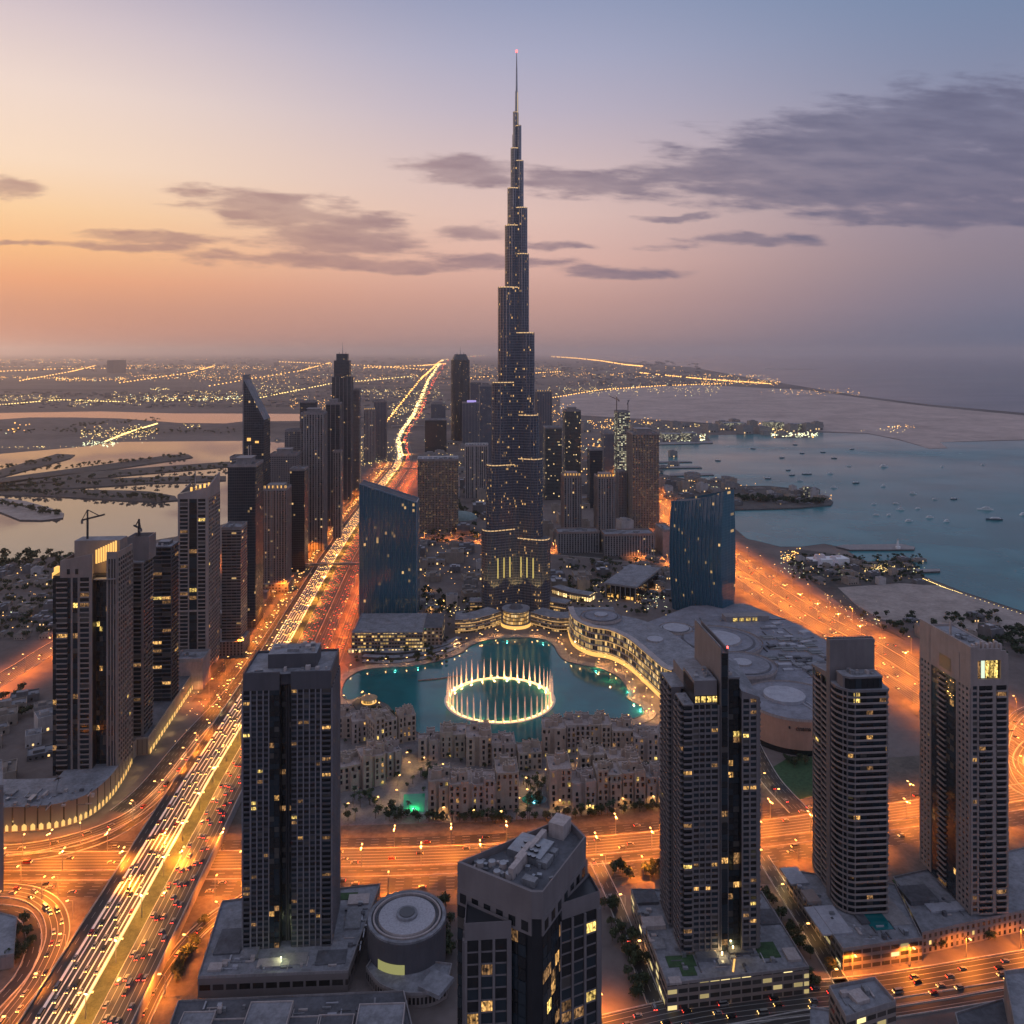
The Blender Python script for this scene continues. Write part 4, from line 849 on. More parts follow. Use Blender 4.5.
def disc(px, py, rx, z0, h, mat, label, name='roof_dome', inner=None, sx=1.0, rim=True, cat='roof'):
    p = P(px, py, z0+h); y = p.y; r = rx*y/F
    t = empty(name, (p.x, p.y, 0), 0, label, cat); b = MB(); b.cyl(0, 0, r, 0, z0+h, 0, 1, 40, sx=sx); b.build('drum', [CONC, mat], t)
    if rim: b = MB(); b.cyl(0, 0, r*1.03, z0+h-2.2, z0+h+.8, 0, 0, 40, sx=sx, top=False); b.cyl(0, 0, r*.96, z0+h, z0+h+.8, 0, 0, 40, sx=sx, top=False); b.build('rim', PALE, t)
    b = MB(); b.cyl(0, 0, r*.86, z0+h+.006, z0+h+.5, 0, 0, 40, sx=sx); b.build('dark_ring', ROOFD, t); b = MB(); b.cyl(0, 0, r*.8, z0+h+.5, z0+h+.9, 0, 1, 40, sx=sx); b.build('raised_deck', [CONC, mat], t)
    if inner: b = MB(); b.cyl(0, 0, r*inner, z0+h+.91, z0+h+3.0, 0, 1, 32, r1=r*inner*.94, sx=sx); b.build('inner_disc', [CONC, MROOF2], t)
    return t, r
hall = PL([(598, 639), (640, 640), (690, 620), (745, 617), (800, 640), (845, 668), (845, 718), (748, 720), (708, 722), (684, 700), (655, 672), (628, 650)], 0)
slab('mall_hall', hall, 0, 20, [CONC, MROOF], kind='thing', label='vast flat grey mall roof between the lake and the right highway', cat='mall')
disc(601, 616, 20, 36, 3.5, MROOF, 'flat round roof disc on the left end of the mall', inner=.35)
disc(655, 641, 17, 30, 5, MROOF, 'small round roof disc behind the mall front', inner=.5); disc(676, 628, 16, 24, 4, MROOF2, 'paler small roof disc near the curved blue tower')
disc(718, 640, 42, 22, 4, MROOF, 'largest low roof disc behind the tall pink fin wall', inner=.55); disc(742, 664, 33, 24, 4, MROOF, 'wide roof disc right of the tall pink fin wall', rim=True, inner=.3)
TERRA = pbr('terracotta_wall', (.40, .235, .17), .85, var=.15, scale=.05)
p = P(793, 700, 34); r = 47*p.y/F
t = empty('cinema_drum', (p.x, p.y, 0), 0, 'big round terracotta drum with dark lettering and a pale roof', 'cinema')
b = MB(); b.cyl(0, 0, r, 6, 34, 0, 1, 56); b.build('wall', [TERRA, MROOF], t); b = MB(); b.cyl(0, 0, r*.97, 0, 6, 0, 0, 48, top=False); b.build('base_glazing', GLASSD, t)
b = MB(); b.cyl(0, 0, r+.5, 33, 35.2, 0, 0, 56, top=False); b.cyl(0, 0, r-.7, 34, 35.2, 0, 0, 56, top=False); b.build('rim', PALE, t)
b = MB(); b.cyl(-6, 8, r*.43, 34.01, 37, 0, 1, 36); b.build('roof_disc', [MROOF2, MROOF2], t)
for q in (0, 1): b = MB(); b.bar((6+q*5, -6, 34.6), (12+q*5, -26, 34.6), .45); b.build('roof_duct', MROOF2, t)
tc = bpy.data.curves.new('sign_text', 'FONT'); tc.body = 'cinema'; tc.size = 6.6; tc.extrude = .25; tc.align_x = 'CENTER'
to = bpy.data.objects.new('sign_text', tc); COL.objects.link(to); bpy.context.view_layer.update()
me = bpy.data.meshes.new_from_object(to.evaluated_get(bpy.context.evaluated_depsgraph_get())); bpy.data.objects.remove(to)
for v in me.vertices:      # wrap the lettering round the drum
    a = radians(-90)+radians(-7.5)+v.co.x*.75/r; zz = v.co.y*.95+24.6; rr = r+.45+v.co.z; v.co = (rr*cos(a), rr*sin(a), zz)
me.materials.clear(); me.materials.append(DARK); me.update(); link('sign_lettering', me, t)
b = MB(); a = radians(-90)+radians(-7.5)-12.5/r; b.cyl((r+.2)*cos(a), (r+.2)*sin(a), .9, 25.6, 27.6, 0, 0, 8); b.build('sign_dot', DARK, t)
def on_hall(p, m=7):
    def ins(x, y):
        r = False
        for i in range(len(hall)):
            a, c = hall[i], hall[i-1]
            if (a.y > y) != (c.y > y) and x < (c.x-a.x)*(y-a.y)/(c.y-a.y)+a.x: r = not r
        return r
    return all(ins(p.x+dx, p.y+dy) for dx, dy in ((-m, 0), (m, 0), (0, -m), (0, 2*m)))
# roof gear on the mall
rg = random.Random(8)
slots = [(rg.uniform(655, 835), rg.uniform(618, 700)) for _ in range(170)]
for px, py in slots:
    if abs(px-793) < 52 and py > 672: continue
    if any((px-a)**2/(r_+3)**2+(py-c_)**2/(r_*.42+3)**2 < 1 for a, c_, r_ in ((718, 640, 42), (742, 664, 33), (676, 628, 16), (655, 641, 17), (700, 612, 38))): continue
    p = P(px, py, 20)
    if not on_hall(p, 9): continue
    w_, d_, h_ = rg.uniform(4, 16), rg.uniform(3, 9), rg.uniform(1, 3.2)
    b = MB(); b.box(-w_/2, w_/2, 0, d_, 0, h_); o = b.build('rooftop_unit', rg.choice([ROOFD, MROOF2, MECH, ROOF]), loc=(p.x, p.y, 20.0), rz=TH+rg.choice((0, .3)))
    tag(o, 'grey box unit on the flat mall roof', 'roof unit', 'box units scattered over the mall roof')
for i, (px, py) in enumerate([(790, 652), (804, 652), (786, 662), (806, 663), (818, 676), (776, 650), (818, 655), (822, 666), (770, 640), (786, 642), (800, 642), (772, 661), (812, 648), (832, 690), (834, 702)]):
    p = P(px, py, 20)
    if not on_hall(p, 9): continue
    b = MB(); b.box(-8, 8, 0, 14, 0, 1.2, 0, 1); b.box(-7, 7, 1, 6.5, 1.2, 1.6, 1); b.box(-7, 7, 7.5, 13, 1.2, 1.6, 1)
    tag(b.build('skylight', [PALE, GLASSD], loc=p, rz=TH), 'dark framed skylight on the mall roof by the right highway', 'skylight', 'skylights on the mall roof')
b = MB(); p = P(733, 622, 20); 
for i in range(4): b.box(i*9, i*9+6, -.5, 0, 1, 5)
t = empty('rooftop_hall', p, TH, 'long low rooftop hall with yellow windows behind the roof discs', 'hall'); b.build('lit_window', LITY, t); b = MB(); b.box(-10, 50, 0, 16, 0, 7); b.build('wall', CONC, t)
for i in range(120):
    px, py = rg.uniform(640, 835), rg.uniform(616, 712)
    if (px-793)**2/54**2+(py-700)**2/24**2 < 1 or any((px-a)**2/(r_+2)**2+(py-c_)**2/(r_*.42+2)**2 < 1 for a, c_, r_ in ((718, 640, 42), (742, 664, 33), (676, 628, 16), (655, 641, 17))): continue
    if px < 690 and py > 650+(px-640)*.9-14: continue
    p = P(px, py, 20); L_ = rg.uniform(10, 34)
    if not on_hall(p, L_*.55): continue
    L_ = L_; b = MB(); b.box(-L_/2, L_/2, 0, rg.uniform(.8, 2.2), 0, rg.uniform(.5, 1.4)); o = b.build('roof_duct', rg.choice([ROOFD, MROOF2, MECH, METAL]), loc=(p.x, p.y, 20.0), rz=TH+rg.choice((0, pi/2, pi/2, .3)))
    tag(o, 'long thin duct on the flat mall roof', 'roof duct', 'ducts across the mall roof')
# the square grey hall behind the mall and low roofs behind the supertall tower
t = empty('exhibition_hall', P(606, 597), radians(-27), 'dark flat-roofed hall with tall columns behind the mall', 'hall')
b = MB(); b.box(0, 48, 2, 120, 0, 20, 0, 1); b.build('wall', [GLASSD, ROOFD], t); b = MB(); b.box(-3, 51, -2, 123, 20, 23, 0, 1); b.build('roof', [CONC, ROOF], t)
for i in range(7): b = MB(); b.box(i*8-.6, i*8+.6, -1.2, 0, 0, 20); b.build('column', CONC, t)
b = MB(); b.box(3, 20, -.3, .6, 1, 6); b.box(30, 44, -.3, .6, 1, 5); b.build('lit_entrance', GOLD, t)
# ---- old town: sandstone blocks with parapets, turrets and deep windows
STONE = [pbr('sandstone', (.39, .31, .25), .9, var=.2, scale=.1), pbr('sandstone_pink', (.41, .31, .25), .9, var=.2, scale=.1), pbr('sandstone_grey', (.38, .305, .27), .9, var=.2, scale=.1)]
STROOF = pbr('sandstone_roof', (.33, .265, .24), .95, var=.35, scale=.15)
WPANE = MB(); WPANE.prism([(-.5, -.06), (.5, -.06), (.5, .06), (-.5, .06)], 0, 1, 0, bottom=True); WMESH = {}
def pane_mesh(mat):
    if mat.name not in WMESH: WMESH[mat.name] = WPANE.mesh('window', mat)
    return WMESH[mat.name]
def panes(t, cells, limit=100, name='window', lit_mats=(LITW, LITY, LITD), unlit=(GLASSD,), rr=random, dyn=None):
    """cells: (x, y, z, width, height, facing angle, material). The lit ones and the largest are parts of their own, the rest one part"""
    cam_l = t.matrix_world.inverted() @ Vector((0, 0, H)) if dyn is None else dyn
    lit = [c for c in cells if c[6] in lit_mats]; dark = [c for c in cells if c[6] not in lit_mats]
    size = lambda c: -c[3]*c[4]/((c[0]-cam_l.x)**2+(c[1]-cam_l.y)**2+(c[2]-cam_l.z)**2)
    for lst, nm in ((lit, 'lit_window'), (dark, 'window')):
        lst.sort(key=size)
        for c in lst[:limit]:
            o = link(nm, pane_mesh(c[6]), t, (c[0], c[1], c[2]), c[5]); o.scale = (c[3], 1, c[4])
        rest = lst[limit:]
        if rest:
            mats = []; b = MB()
            for c in rest:
                if c[6] not in mats: mats.append(c[6])
                e = Vector((cos(c[5]), sin(c[5]))); n_ = Vector((e.y, -e.x)); o = Vector((c[0], c[1]))
                q = [o-e*c[3]/2+n_*.06, o+e*c[3]/2+n_*.06, o+e*c[3]/2-n_*.06, o-e*c[3]/2-n_*.06]
                b.prism([(p.x, p.y) for p in q], c[2], c[2]+c[4], mats.index(c[6]), bottom=True)
            b.build(nm, mats, t)['kind'] = 'stuff'
OT = 0
def old_block(px0, px1, yb, d, storeys, label, rot=0.0, seed=0, towers=2, notch=0.0):
    global OT; OT += 1; rr = random.Random(seed+31*OT)
    s = F/P(0, yb).y; A = P((px0+px1)/2, yb, .25); w = (px1-px0)/s; h = storeys*5.0
    t = empty('old_town_house', A, TH+rot, label, 'building', 'sandstone houses of the old town'); bpy.context.view_layer.update()
    b = MB(); x = w/2; cells = []; m = OT % 3
    vols = [(-x, x, 0, d, h)]
    n = max(2, int(w/9)); e = -x
    for i in range(n):                       # projecting bays of uneven height along the front
        bw = w/n; pr = rr.choice((0, 1.8, 3.2)); hh = h+rr.choice((-5, 0, 0, 3.0, 5)); e1 = e+bw*rr.uniform(.62, .95)
        if pr: vols.append((e+.3, e1, -pr, -.003*i-.01, max(7, hh)))
        e += bw
    for i in range(towers):
        q = rr.uniform(-x*.8, x*.5); dd = rr.uniform(.2, .7)*d; vols.append((q, q+rr.uniform(5, 8), dd, dd+rr.uniform(4, 7), h+rr.uniform(3, 7)))
    for i in range(3):
        q = rr.uniform(-x*.9, x*.3); dd = rr.uniform(.1, .6)*d; vols.append((q, q+rr.uniform(.15, .4)*w, dd, dd+rr.uniform(.15, .35)*d, h+rr.uniform(2.6, 4.2)))
    for k_, (a, c, y0, y1, hh) in enumerate(vols):
        z0 = 0 if k_ == 0 or y0 < 0 else h+.02
        b.box(a, c, y0, y1, z0, hh+.01*k_, 0, 1)
        tk = .5; z1 = hh+.01*k_                                       # parapet
        for q in ((a, c, y0, y0+tk), (a, c, y1-tk, y1), (a, a+tk, y0+tk, y1-tk), (c-tk, c, y0+tk, y1-tk)): b.box(*q, z1, z1+1.1, 0)
        for q in (a, c-1.2):
            for yy in (y0, y1-1.2): b.box(q, q+1.2, yy, yy+1.2, z1+1.1, z1+1.9, 0)
        ww = c-a; nw = max(1, int(ww/4.2))
        for fl_ in range(max(1, int((hh-z0)/5.0))):
            zz = z0+fl_*5.0+1.2
            if zz+3 > hh: continue
            for i in range(nw):
                u = a+(i+.5)*ww/nw+rr.uniform(-.2, .2)
                if rr.random() < .1: continue
                if k_ == 0 and any(v[0]-1 < u < v[1]+1 and v[4] > zz for v in vols[1:n+1] if v[2] < 0): continue
                r_ = rr.random(); mt = LITY if r_ < .015 or (fl_ == 0 and r_ < .12) else LITW if r_ < .03 else LITD if r_ < .1 else GLASSD
                cells.append((u, y0-.02, zz, rr.choice((1.6, 2.0, 2.5)), 3.2 if fl_ else 2.8, 0.0, mt))
            if k_ == 0:
                nd = max(1, int(d/5))
                for sx in (-1, 1):
                    for i in range(nd):
                        if rr.random() < .2: continue
                        cells.append((sx*(x+.02), (i+.5)*d/nd, zz, 1.9, 3.0, radians(90*sx), LITD if rr.random() < .06 else GLASSD))
    b.build('wall', [STONE[m], STROOF], t); panes(t, cells, 70, dyn=Vector((-A.x, -A.y, H)))
    b = MB()
    for i in range(3): q = rr.uniform(-x*.8, x*.7); yy = rr.uniform(.1, .8)*d; b.box(q, q+1.6, yy, yy+1.6, h+.03, h+1.5)
    b.build('rooftop_units', MECH, t)
    return t
for a in [(338, 352, 738, 22, 4, 'sandstone house nearest the left blue-glass podium, half behind the near dark tower', .25), (352, 372, 742, 24, 4, 'sandstone house beside the dark lake peninsula', .2), (374, 398, 748, 26, 5, 'sandstone house with stepped terraces left of the narrow old-town lane', .45),
          (398, 416, 742, 20, 5, 'sandstone house on the lake shore, first right of the peninsula', .2), (418, 440, 760, 20, 3, 'low sandstone house with a lit yellow ground floor on the shore', .0), (440, 468, 757, 24, 4, 'broad sandstone shore house under the left side of the ring fountain', .0),
          (466, 492, 765, 26, 5, 'tall sandstone shore house with dark glass bays below the ring fountain', .0), (492, 516, 768, 24, 4, 'sandstone house with an arched lit balcony below the ring fountain', .0), (518, 542, 770, 20, 3, 'low sandstone house at the lake, right of the lit balcony house', .0),
          (542, 566, 756, 24, 5, 'sandstone corner house with a raised turret right of the fountain', -.1), (566, 590, 752, 24, 5, 'tall sandstone house with many dark bays on the right shore', -.05), (590, 612, 752, 22, 5, 'sandstone house second from the promenade end on the right shore', -.05), (612, 634, 753, 22, 4, 'sandstone house third from the right near fin-walled tower', -.05), (634, 660, 760, 24, 4, 'sandstone house tucked behind the near fin-walled tower', -.15),
          (338, 362, 790, 28, 4, 'sandstone house with yellow lamps beside the near dark tower, by the green pool', .3), (362, 386, 786, 24, 5, 'sandstone house left of the green pool with a dark glass roof', .35), (386, 402, 775, 20, 4, 'narrow sandstone house at the head of the green pool', .4),
          (428, 449, 812, 20, 5, 'square sandstone house right of the green pool', .0), (449, 472, 816, 26, 5, 'front row sandstone house with a rank of square windows', .0), (472, 496, 816, 24, 5, 'front row sandstone house with a recessed roof terrace', .0), (496, 519, 810, 26, 6, 'tallest front row sandstone house left of the blue-lit courtyard', .0),
          (549, 572, 806, 26, 6, 'tall front row sandstone house right of the blue-lit courtyard', -.02), (572, 597, 808, 22, 4, 'front row sandstone house with a dark glass entrance', -.02), (597, 622, 806, 24, 5, 'front row pink sandstone house with broad bays', -.02), (622, 646, 804, 24, 5, 'front row pink sandstone house with long loggias', -.02), (646, 670, 802, 22, 4, 'front row sandstone house at the foot of the near fin-walled tower', -.02),
          (580, 606, 778, 18, 4, 'sandstone house inside the right courtyard with a yellow-lit wall', -.02), (608, 640, 782, 18, 4, 'long sandstone house inside the right courtyard', -.02)]: old_block(*a[:6], rot=a[6])
# green pool and blue-lit courtyard
t = empty('swimming_pool', P(414, 806, .3), .1, 'bright green lit swimming pool among the sandstone houses', 'pool')
b = MB(); b.box(-13, 13, -14, 22, 0, .5); b.build('pool_deck', CONC, t); b = MB(); b.box(-9, 9, -11, 18, .5, .62); b.build('pool_water', water('pool_water', (.02, .3, .14), .08, .1, .8), t); point(t, (0, -5, 3.2), 3600, (.1, 1, .45), 1.0)
b = MB(); b.cyl(0, -6, 1.6, .62, .8, 0, 0, 12); b.build('pool_lamp', emit('pool_lamp_glow', (.4, 1, .6), 2), t)
t = empty('courtyard_pond', P(534, 800, .3), 0, 'small blue-lit pond in the courtyard between front row sandstone houses', 'pond')
b = MB(); b.cyl(0, 0, 9, 0, .5, 0, 0, 24, sx=1.3); b.build('pond_rim', CONC, t); b = MB(); b.cyl(0, 0, 8.2, .5, .6, 0, 0, 24, sx=1.3); b.build('pond_water', WLAKE, t); point(t, (0, 0, 3), 3500, (.3, .8, 1), .8)
# ================================================================== NEAR TOWERS (real bays, slabs and panes)
NW = {n: pbr(n, c, .8, var=.16, scale=.06) for n, c in [('tower_stone', (.16, .143, .145)), ('tower_stone_pale', (.27, .225, .21)), ('tower_stone_dark', (.075, .073, .084)), ('tower_stone_warm', (.22, .18, .165)), ('mullion', (.2, .185, .2))]}
CORE = pbr('recess_dark', (.022, .024, .028), .35, var=.2)
def glaze(rr, lit):
    r = rr.random()
    if r < lit*.75: return rr.choice((LITW, LITY, LITD, LITD, LITD, LITW))
    return rr.choices((GLASSD, GLASSB, GLASSC), (6, 4, .8))[0]
def face(wb, cells, balc, o, e, cols, z0, z1, fh, rr, lit=.03, sp=.38, pd=1.4, gl=.96):
    """one facade: o = left end seen from outside, e = direction along it"""
    e = Vector(e).normalized(); n = Vector((e.y, -e.x)); o = Vector(o); nf = int(round((z1-z0)/fh)); fh = (z1-z0)/nf; ang = atan2(e.y, e.x)
    for kd, u0, u1 in cols:
        c = o+e*((u0+u1)/2)
        if kd == 'pier': wb.obox(o, e, n, u0, u1, -.2, .75, z0, z1, 2)
        elif kd == 'wall': wb.obox(o, e, n, u0, u1, -.2, .3, z0, z1)
        else:
            for i in range(nf):
                z = z0+i*fh
                if kd == 'win':
                    wb.obox(o, e, n, u0, u1, -.2, .36, z, z+fh*sp); cells.append((c.x+n.x*.1, c.y+n.y*.1, z+fh*sp, (u1-u0)*gl, fh*(1-sp), ang, glaze(rr, lit)))
                elif kd == 'punch':
                    m_ = (u1-u0)*.22
                    wb.obox(o, e, n, u0, u1, -.2, .5, z, z+fh*.5); wb.obox(o, e, n, u0, u0+m_, -.2, .497, z+fh*.5, z+fh); wb.obox(o, e, n, u1-m_, u1, -.2, .497, z+fh*.5, z+fh)
                    cells.append((c.x+n.x*.1, c.y+n.y*.1, z+fh*.5, (u1-u0-2*m_)*.99, fh*.5, ang, glaze(rr, lit)))
                elif kd == 'slab':
                    balc.append((o, e, n, u0, u1, z, pd)); cells.append((c.x+n.x*.1, c.y+n.y*.1, z+.5, (u1-u0)*gl, fh-.6, ang, glaze(rr, lit)))
                elif kd == 'glass':
                    cells.append((c.x+n.x*.12, c.y+n.y*.12, z+.12, (u1-u0)*.985, fh-.24, ang, glaze(rr, lit)))
BALC = {}
def balconies(t, balc, mat, dyn, limit=100):
    balc.sort(key=lambda q: (q[0].x+q[1].x*q[3]-dyn.x)**2+(q[0].y+q[1].y*q[3]-dyn.y)**2+(q[5]-dyn.z)**2)
    def add(b, q, base=Vector((0, 0))):
        o, e, n, u0, u1, z, pd = q
        b.obox(o-base, e, n, u0, u1, 0, pd, z, z+.25); b.obox(o-base, e, n, u0, u1, pd-.18, pd, z+.25, z+1.25); 
        for a, c in ((u0, u0+.15), (u1-.15, u1)): b.obox(o-base, e, n, a, c, 0, pd-.182, z+.251, z+1.25)
    for q in balc[:limit]:
        key = (id(t), round(q[4]-q[3], 2), round(q[1].x, 3), round(q[1].y, 3), round(q[6], 2), round(q[3], 2), round(q[0].x, 1), round(q[0].y, 1))
        if key not in BALC: b = MB(); add(b, q[:5]+(0,)+q[6:]); BALC[key] = b.mesh('balcony', mat)
        link('balcony', BALC[key], t, (0, 0, q[5]))
    if balc[limit:]:
        b = MB()
        for q in balc[limit:]: add(b, q)
        b.build('balcony', mat, t)['kind'] = 'stuff'
class Near:
    def __init__(s, name, px0, Y0, zb, label, seed, wall, rot=TH, cat='skyscraper'):
        s.s = F/Y0; s.px0 = px0; s.Y0 = Y0; s.zb = zb; s.rr = random.Random(seed); s.wall = wall; s.pier = None
        s.loc = Vector(((px0-512)/s.s, Y0, zb)); s.t = empty(name, s.loc, rot, label, cat); s.w = MB(); s.core = MB(); s.cells = []; s.balc = []
        R_ = Matrix.Rotation(-rot, 3, 'Z'); s.dyn = R_ @ (Vector((0, 0, H))-s.loc)
    def u(s, px): return (px-s.px0)/s.s
    def z(s, py, dep=0.0): return H-(py-HZ)*(s.Y0+dep)/F-s.zb
    def face(s, o, e, cols, z0, z1, fh, **kw): face(s.w, s.cells, s.balc, o, e, cols, z0, z1, fh, s.rr, **kw)
    def done(s, limit=100, bmat=None):
        if s.core.f: s.core.build('core', CORE, s.t)
        s.w.build('wall', [s.wall, ROOF, s.pier or s.wall], s.t); panes(s.t, s.cells, limit, dyn=s.dyn)
        if s.balc: balconies(s.t, s.balc, bmat or s.wall, s.dyn)
        return s.t
    def side_cols(s, d, n, kinds=('pier', 'win'), pw=.9):
        r = []; st = d/n
        for i in range(n): r += [(kinds[0], i*st, i*st+pw), (kinds[1], i*st+pw, (i+1)*st)]
        r.append((kinds[0], d-.01, d+pw*.5)); return r
def roofgear(t, x0, x1, y0, y1, z, seed, n=10, big=5.0):
    rr = random.Random(seed)
    for i in range(n):
        w, d, h = rr.uniform(1.2, big), rr.uniform(1.2, big), rr.uniform(.8, 2.8); x = rr.uniform(x0, max(x0+.1, x1-w)); y = rr.uniform(y0, max(y0+.1, y1-d)); b = MB()
        if rr.random() < .25: b.cyl(x+1, y+1, min(w, d)*.4, z, z+h*.8, 0, 0, 12)
        else: b.box(x, x+w, y, y+d, z, z+h)
        b.build('roof_unit', rr.choice((MECH, METAL, ROOF, PALE)), t)
# ---- N1: dark gridded tower left of centre
T1_ = N = Near('apartment_tower', 243, 509, 12, 'near dark tower with a black central slot and solid crown, beside the elevated highway', 1, NW['tower_stone_dark'])
N.pier = NW['mullion']; d = 38; zt = N.z(673); zc = N.z(691); w = N.u(330)
N.core.box(.2, N.u(279), .3, d-.3, 0, zt-2); N.core.box(N.u(279), N.u(290), 6, d-.3, 0, zt-2.1); N.core.box(N.u(290), w-.2, .31, d-.31, 0, zt-2)
cols = []
def C(kd, a, c): cols.append((kd, N.u(a), N.u(c)))
for a in [('slab', 243.3, 249.6), ('pier', 249.8, 251.2), ('win', 251.2, 256.2), ('pier', 256.2, 257.3), ('win', 257.3, 262.3), ('pier', 262.3, 263.4), ('win', 263.4, 268), ('pier', 268, 268.9), ('glass', 268.9, 273.5), ('glass', 273.8, 278.3), ('win', 290.8, 296), ('pier', 296, 297), ('win', 297, 302), ('pier', 302, 303), ('win', 303, 308), ('pier', 308, 309), ('win', 309, 314), ('pier', 314, 315), ('win', 315, 319), ('pier', 319, 320.6), ('slab', 321, 329.4)]: C(*a)
N.face((0, 0), (1, 0), cols, 0, zc, 3.25, lit=.07, pd=1.2)
N.w.obox(Vector((0, 0)), Vector((1, 0)), Vector((0, -1)), N.u(283.5), N.u(284.4), -6.5, -5.2, 0, zt-6); N.w.obox(Vector((0, 0)), Vector((1, 0)), Vector((0, -1)), N.u(286), N.u(286.9), -6.5, -5.2, 0, zt-6)
N.face((N.u(279), 6), (1, 0), [('glass', .3, N.u(283)-N.u(279)), ('glass', N.u(287)-N.u(279), N.u(290)-N.u(279)-.3)], 0, zt-8, 3.25, lit=.05)
N.face((w, 0), (0, 1), N.side_cols(d, 8, pw=1.0), 0, zc, 3.25, lit=.05); N.face((0, d), (0, -1), N.side_cols(d, 8, pw=1.0), 0, zc, 3.25, lit=.05)
for a, c in ((0, N.u(279)), (N.u(290), w)):
    N.w.box(a, c, -.5, .6, zc, zt, 0); N.w.box(a, c, d-.6, d, zc, zt, 0)
N.w.box(0, .8, .6, d-.6, zc, zt-.003); N.w.box(w-.8, w, .6, d-.6, zc, zt-.003); N.w.box(.8, w-.8, .6, d-.6, zt-2, zt-1.5, 0, 1)
N.w.box(N.u(264), N.u(313), 10, 29, zt-1.5, N.z(655, 10), 0, 1); N.w.box(N.u(279), N.u(290), 3, 9.9, zt-9, zt-3, 0)
N.done(); roofgear(N.t, 2, w-3, 2, 9, zt-1.5, 2, 8, 3.5); roofgear(N.t, N.u(266), N.u(311), 12, 27, N.z(655, 10), 3, 12, 4)
# ---- N3: tower with the tall fin wall
N = Near('apartment_tower', 683, 499, 18, 'near tower split by a tall pinkish fin wall with a red beacon', 5, NW['tower_stone'])
fh = 3.55; U = N.u
z1, z2, z4, z5 = N.z(706), N.z(682), N.z(680, 4), N.z(701); zf = N.z(649)
N.core.box(.2, U(718.5), .3, 17, 0, z1-1); N.core.box(U(695), U(718), 1.2, 24, z1-1, z2-2); N.core.box(-.6, 20, 23, 47, 0, z1); N.core.box(6, U(729), 17.2, 50, 0, z1); N.core.box(U(729.5), U(743), 3.3, 40, 0, z4-1); N.core.box(U(743), U(761)-.2, .3, 40, 0, z5-.6)
N.face((0, 0), (1, 0), [('slab', .3, U(692)), ('pier', U(692.2), U(693.6)), ('win', U(693.6), U(699)), ('pier', U(699), U(700)), ('win', U(700), U(705)), ('pier', U(705), U(706)), ('win', U(706), U(711)), ('pier', U(711), U(712)), ('win', U(712), U(718.5)), ('pier', U(718.5), U(720))], 0, z1, fh, lit=.06, pd=1.3)
N.face((0, 17), (0, -1), [('pier', 0, .8), ('slab', 1, 8), ('pier', 8.1, 9), ('slab', 9.2, 16.7)], 0, z1, fh, lit=.02, pd=1.7)
N.face((-.8, 47), (0, -1), [('pier', 0, .8), ('slab', 1, 7.6), ('pier', 7.8, 8.6), ('slab', 8.8, 15.6), ('pier', 15.8, 16.6), ('slab', 16.8, 23.6)], 0, z1+1, fh, lit=.02, pd=1.7)
N.face((-.8, 23), (1, 0), [('wall', 0, 6)], 0, z1+1, fh)
N.face((U(743), 0), (1, 0), [('pier', 0, .9), ('win', .9, 4.6), ('pier', 4.6, 5.5), ('win', 5.5, 9.2), ('pier', 9.2, 10.4)], 0, z5, fh, lit=.06)
N.face((U(761), 0), (0, 1), [('pier', 0, .9)]+[('slab', 1+i*9.6, 10+i*9.6) for i in range(4)], 0, z5, fh, pd=1.6)
N.face((U(729.5), 3), (1, 0), [('glass', .2, 4), ('glass', 4.1, 7.9)], 0, z4, fh, lit=.1)
N.face((U(721), -1.2), (1, 0), [('glass', .5, U(729)-U(721)-.5)], 0, zf-3, fh, lit=.05)
N.w.prism([(U(721), -1.0), (U(721)+.7, -1.0), (U(721)+.7, 52), (U(721), 52)], 0, zf); N.w.prism([(U(729)-.7, -1.0), (U(729), -1.0), (U(729), 52), (U(729)-.7, 52)], 0, zf-.05); N.w.box(U(721)+.7, U(729)-.7, -.6, 51.9, zf-3.2, zf-2.8); N.core.box(U(721)+.7, U(729)-.7, -.7, 51.9, 0, zf-3.2)
N.w.box(0, U(694), -.4, 17.2, z1, z1+.9, 0, 1); N.w.box(-1, 19, 22.8, 47.2, z1+1, z1+2.2, 0, 1); N.w.box(U(695), U(718.2), 1, 24.2, z1+5.6, z2, 0, 1); N.w.box(U(695), U(718.2), .9, 1.3, z1, z1+1.2); N.w.box(U(729.3), U(743), 2.8, 40, z4, z4+1, 0, 1)
N.w.prism([(U(743), -.2), (U(761.6), -.2), (U(761.6), 41), (U(743), 41)], z5, 0, 0, 1, ztop=[z5+5, z5+1, z5+8, z5+12]); N.w.box(8, U(720.5), 24.5, 50, z1, z1+10, 0, 1)
for q in (0, 1, 2, 3): N.cells.append((U(698.5)+q*3.55, .8, z1+1.4, 2.6, 3.6, 0.0, LITY))
N.w.box(U(721)-.12, U(721), 20, 22.5, zf-26, zf-14, 0)
N.done(120); b = MB(); b.box(U(727.6), U(728.8), -1.2, -.2, zf, zf+1.1); b.build('beacon', REDL, N.t)
b = MB()
for i in range(26): b.box(U(721)+.1, U(721)+.6, i*2, i*2+.25, zf, zf+.9)
b.box(U(721)+.15, U(721)+.5, -1, 52, zf+.9, zf+1.05); b.build('railing', METAL, N.t); roofgear(N.t, 1, U(692), 2, 14, z1+.9, 4, 5, 2.5); roofgear(N.t, U(697), U(716), 3, 22, z2, 5, 8, 3); roofgear(N.t, U(731), U(741), 6, 36, z4+1, 6, 7, 3)
N3T = N
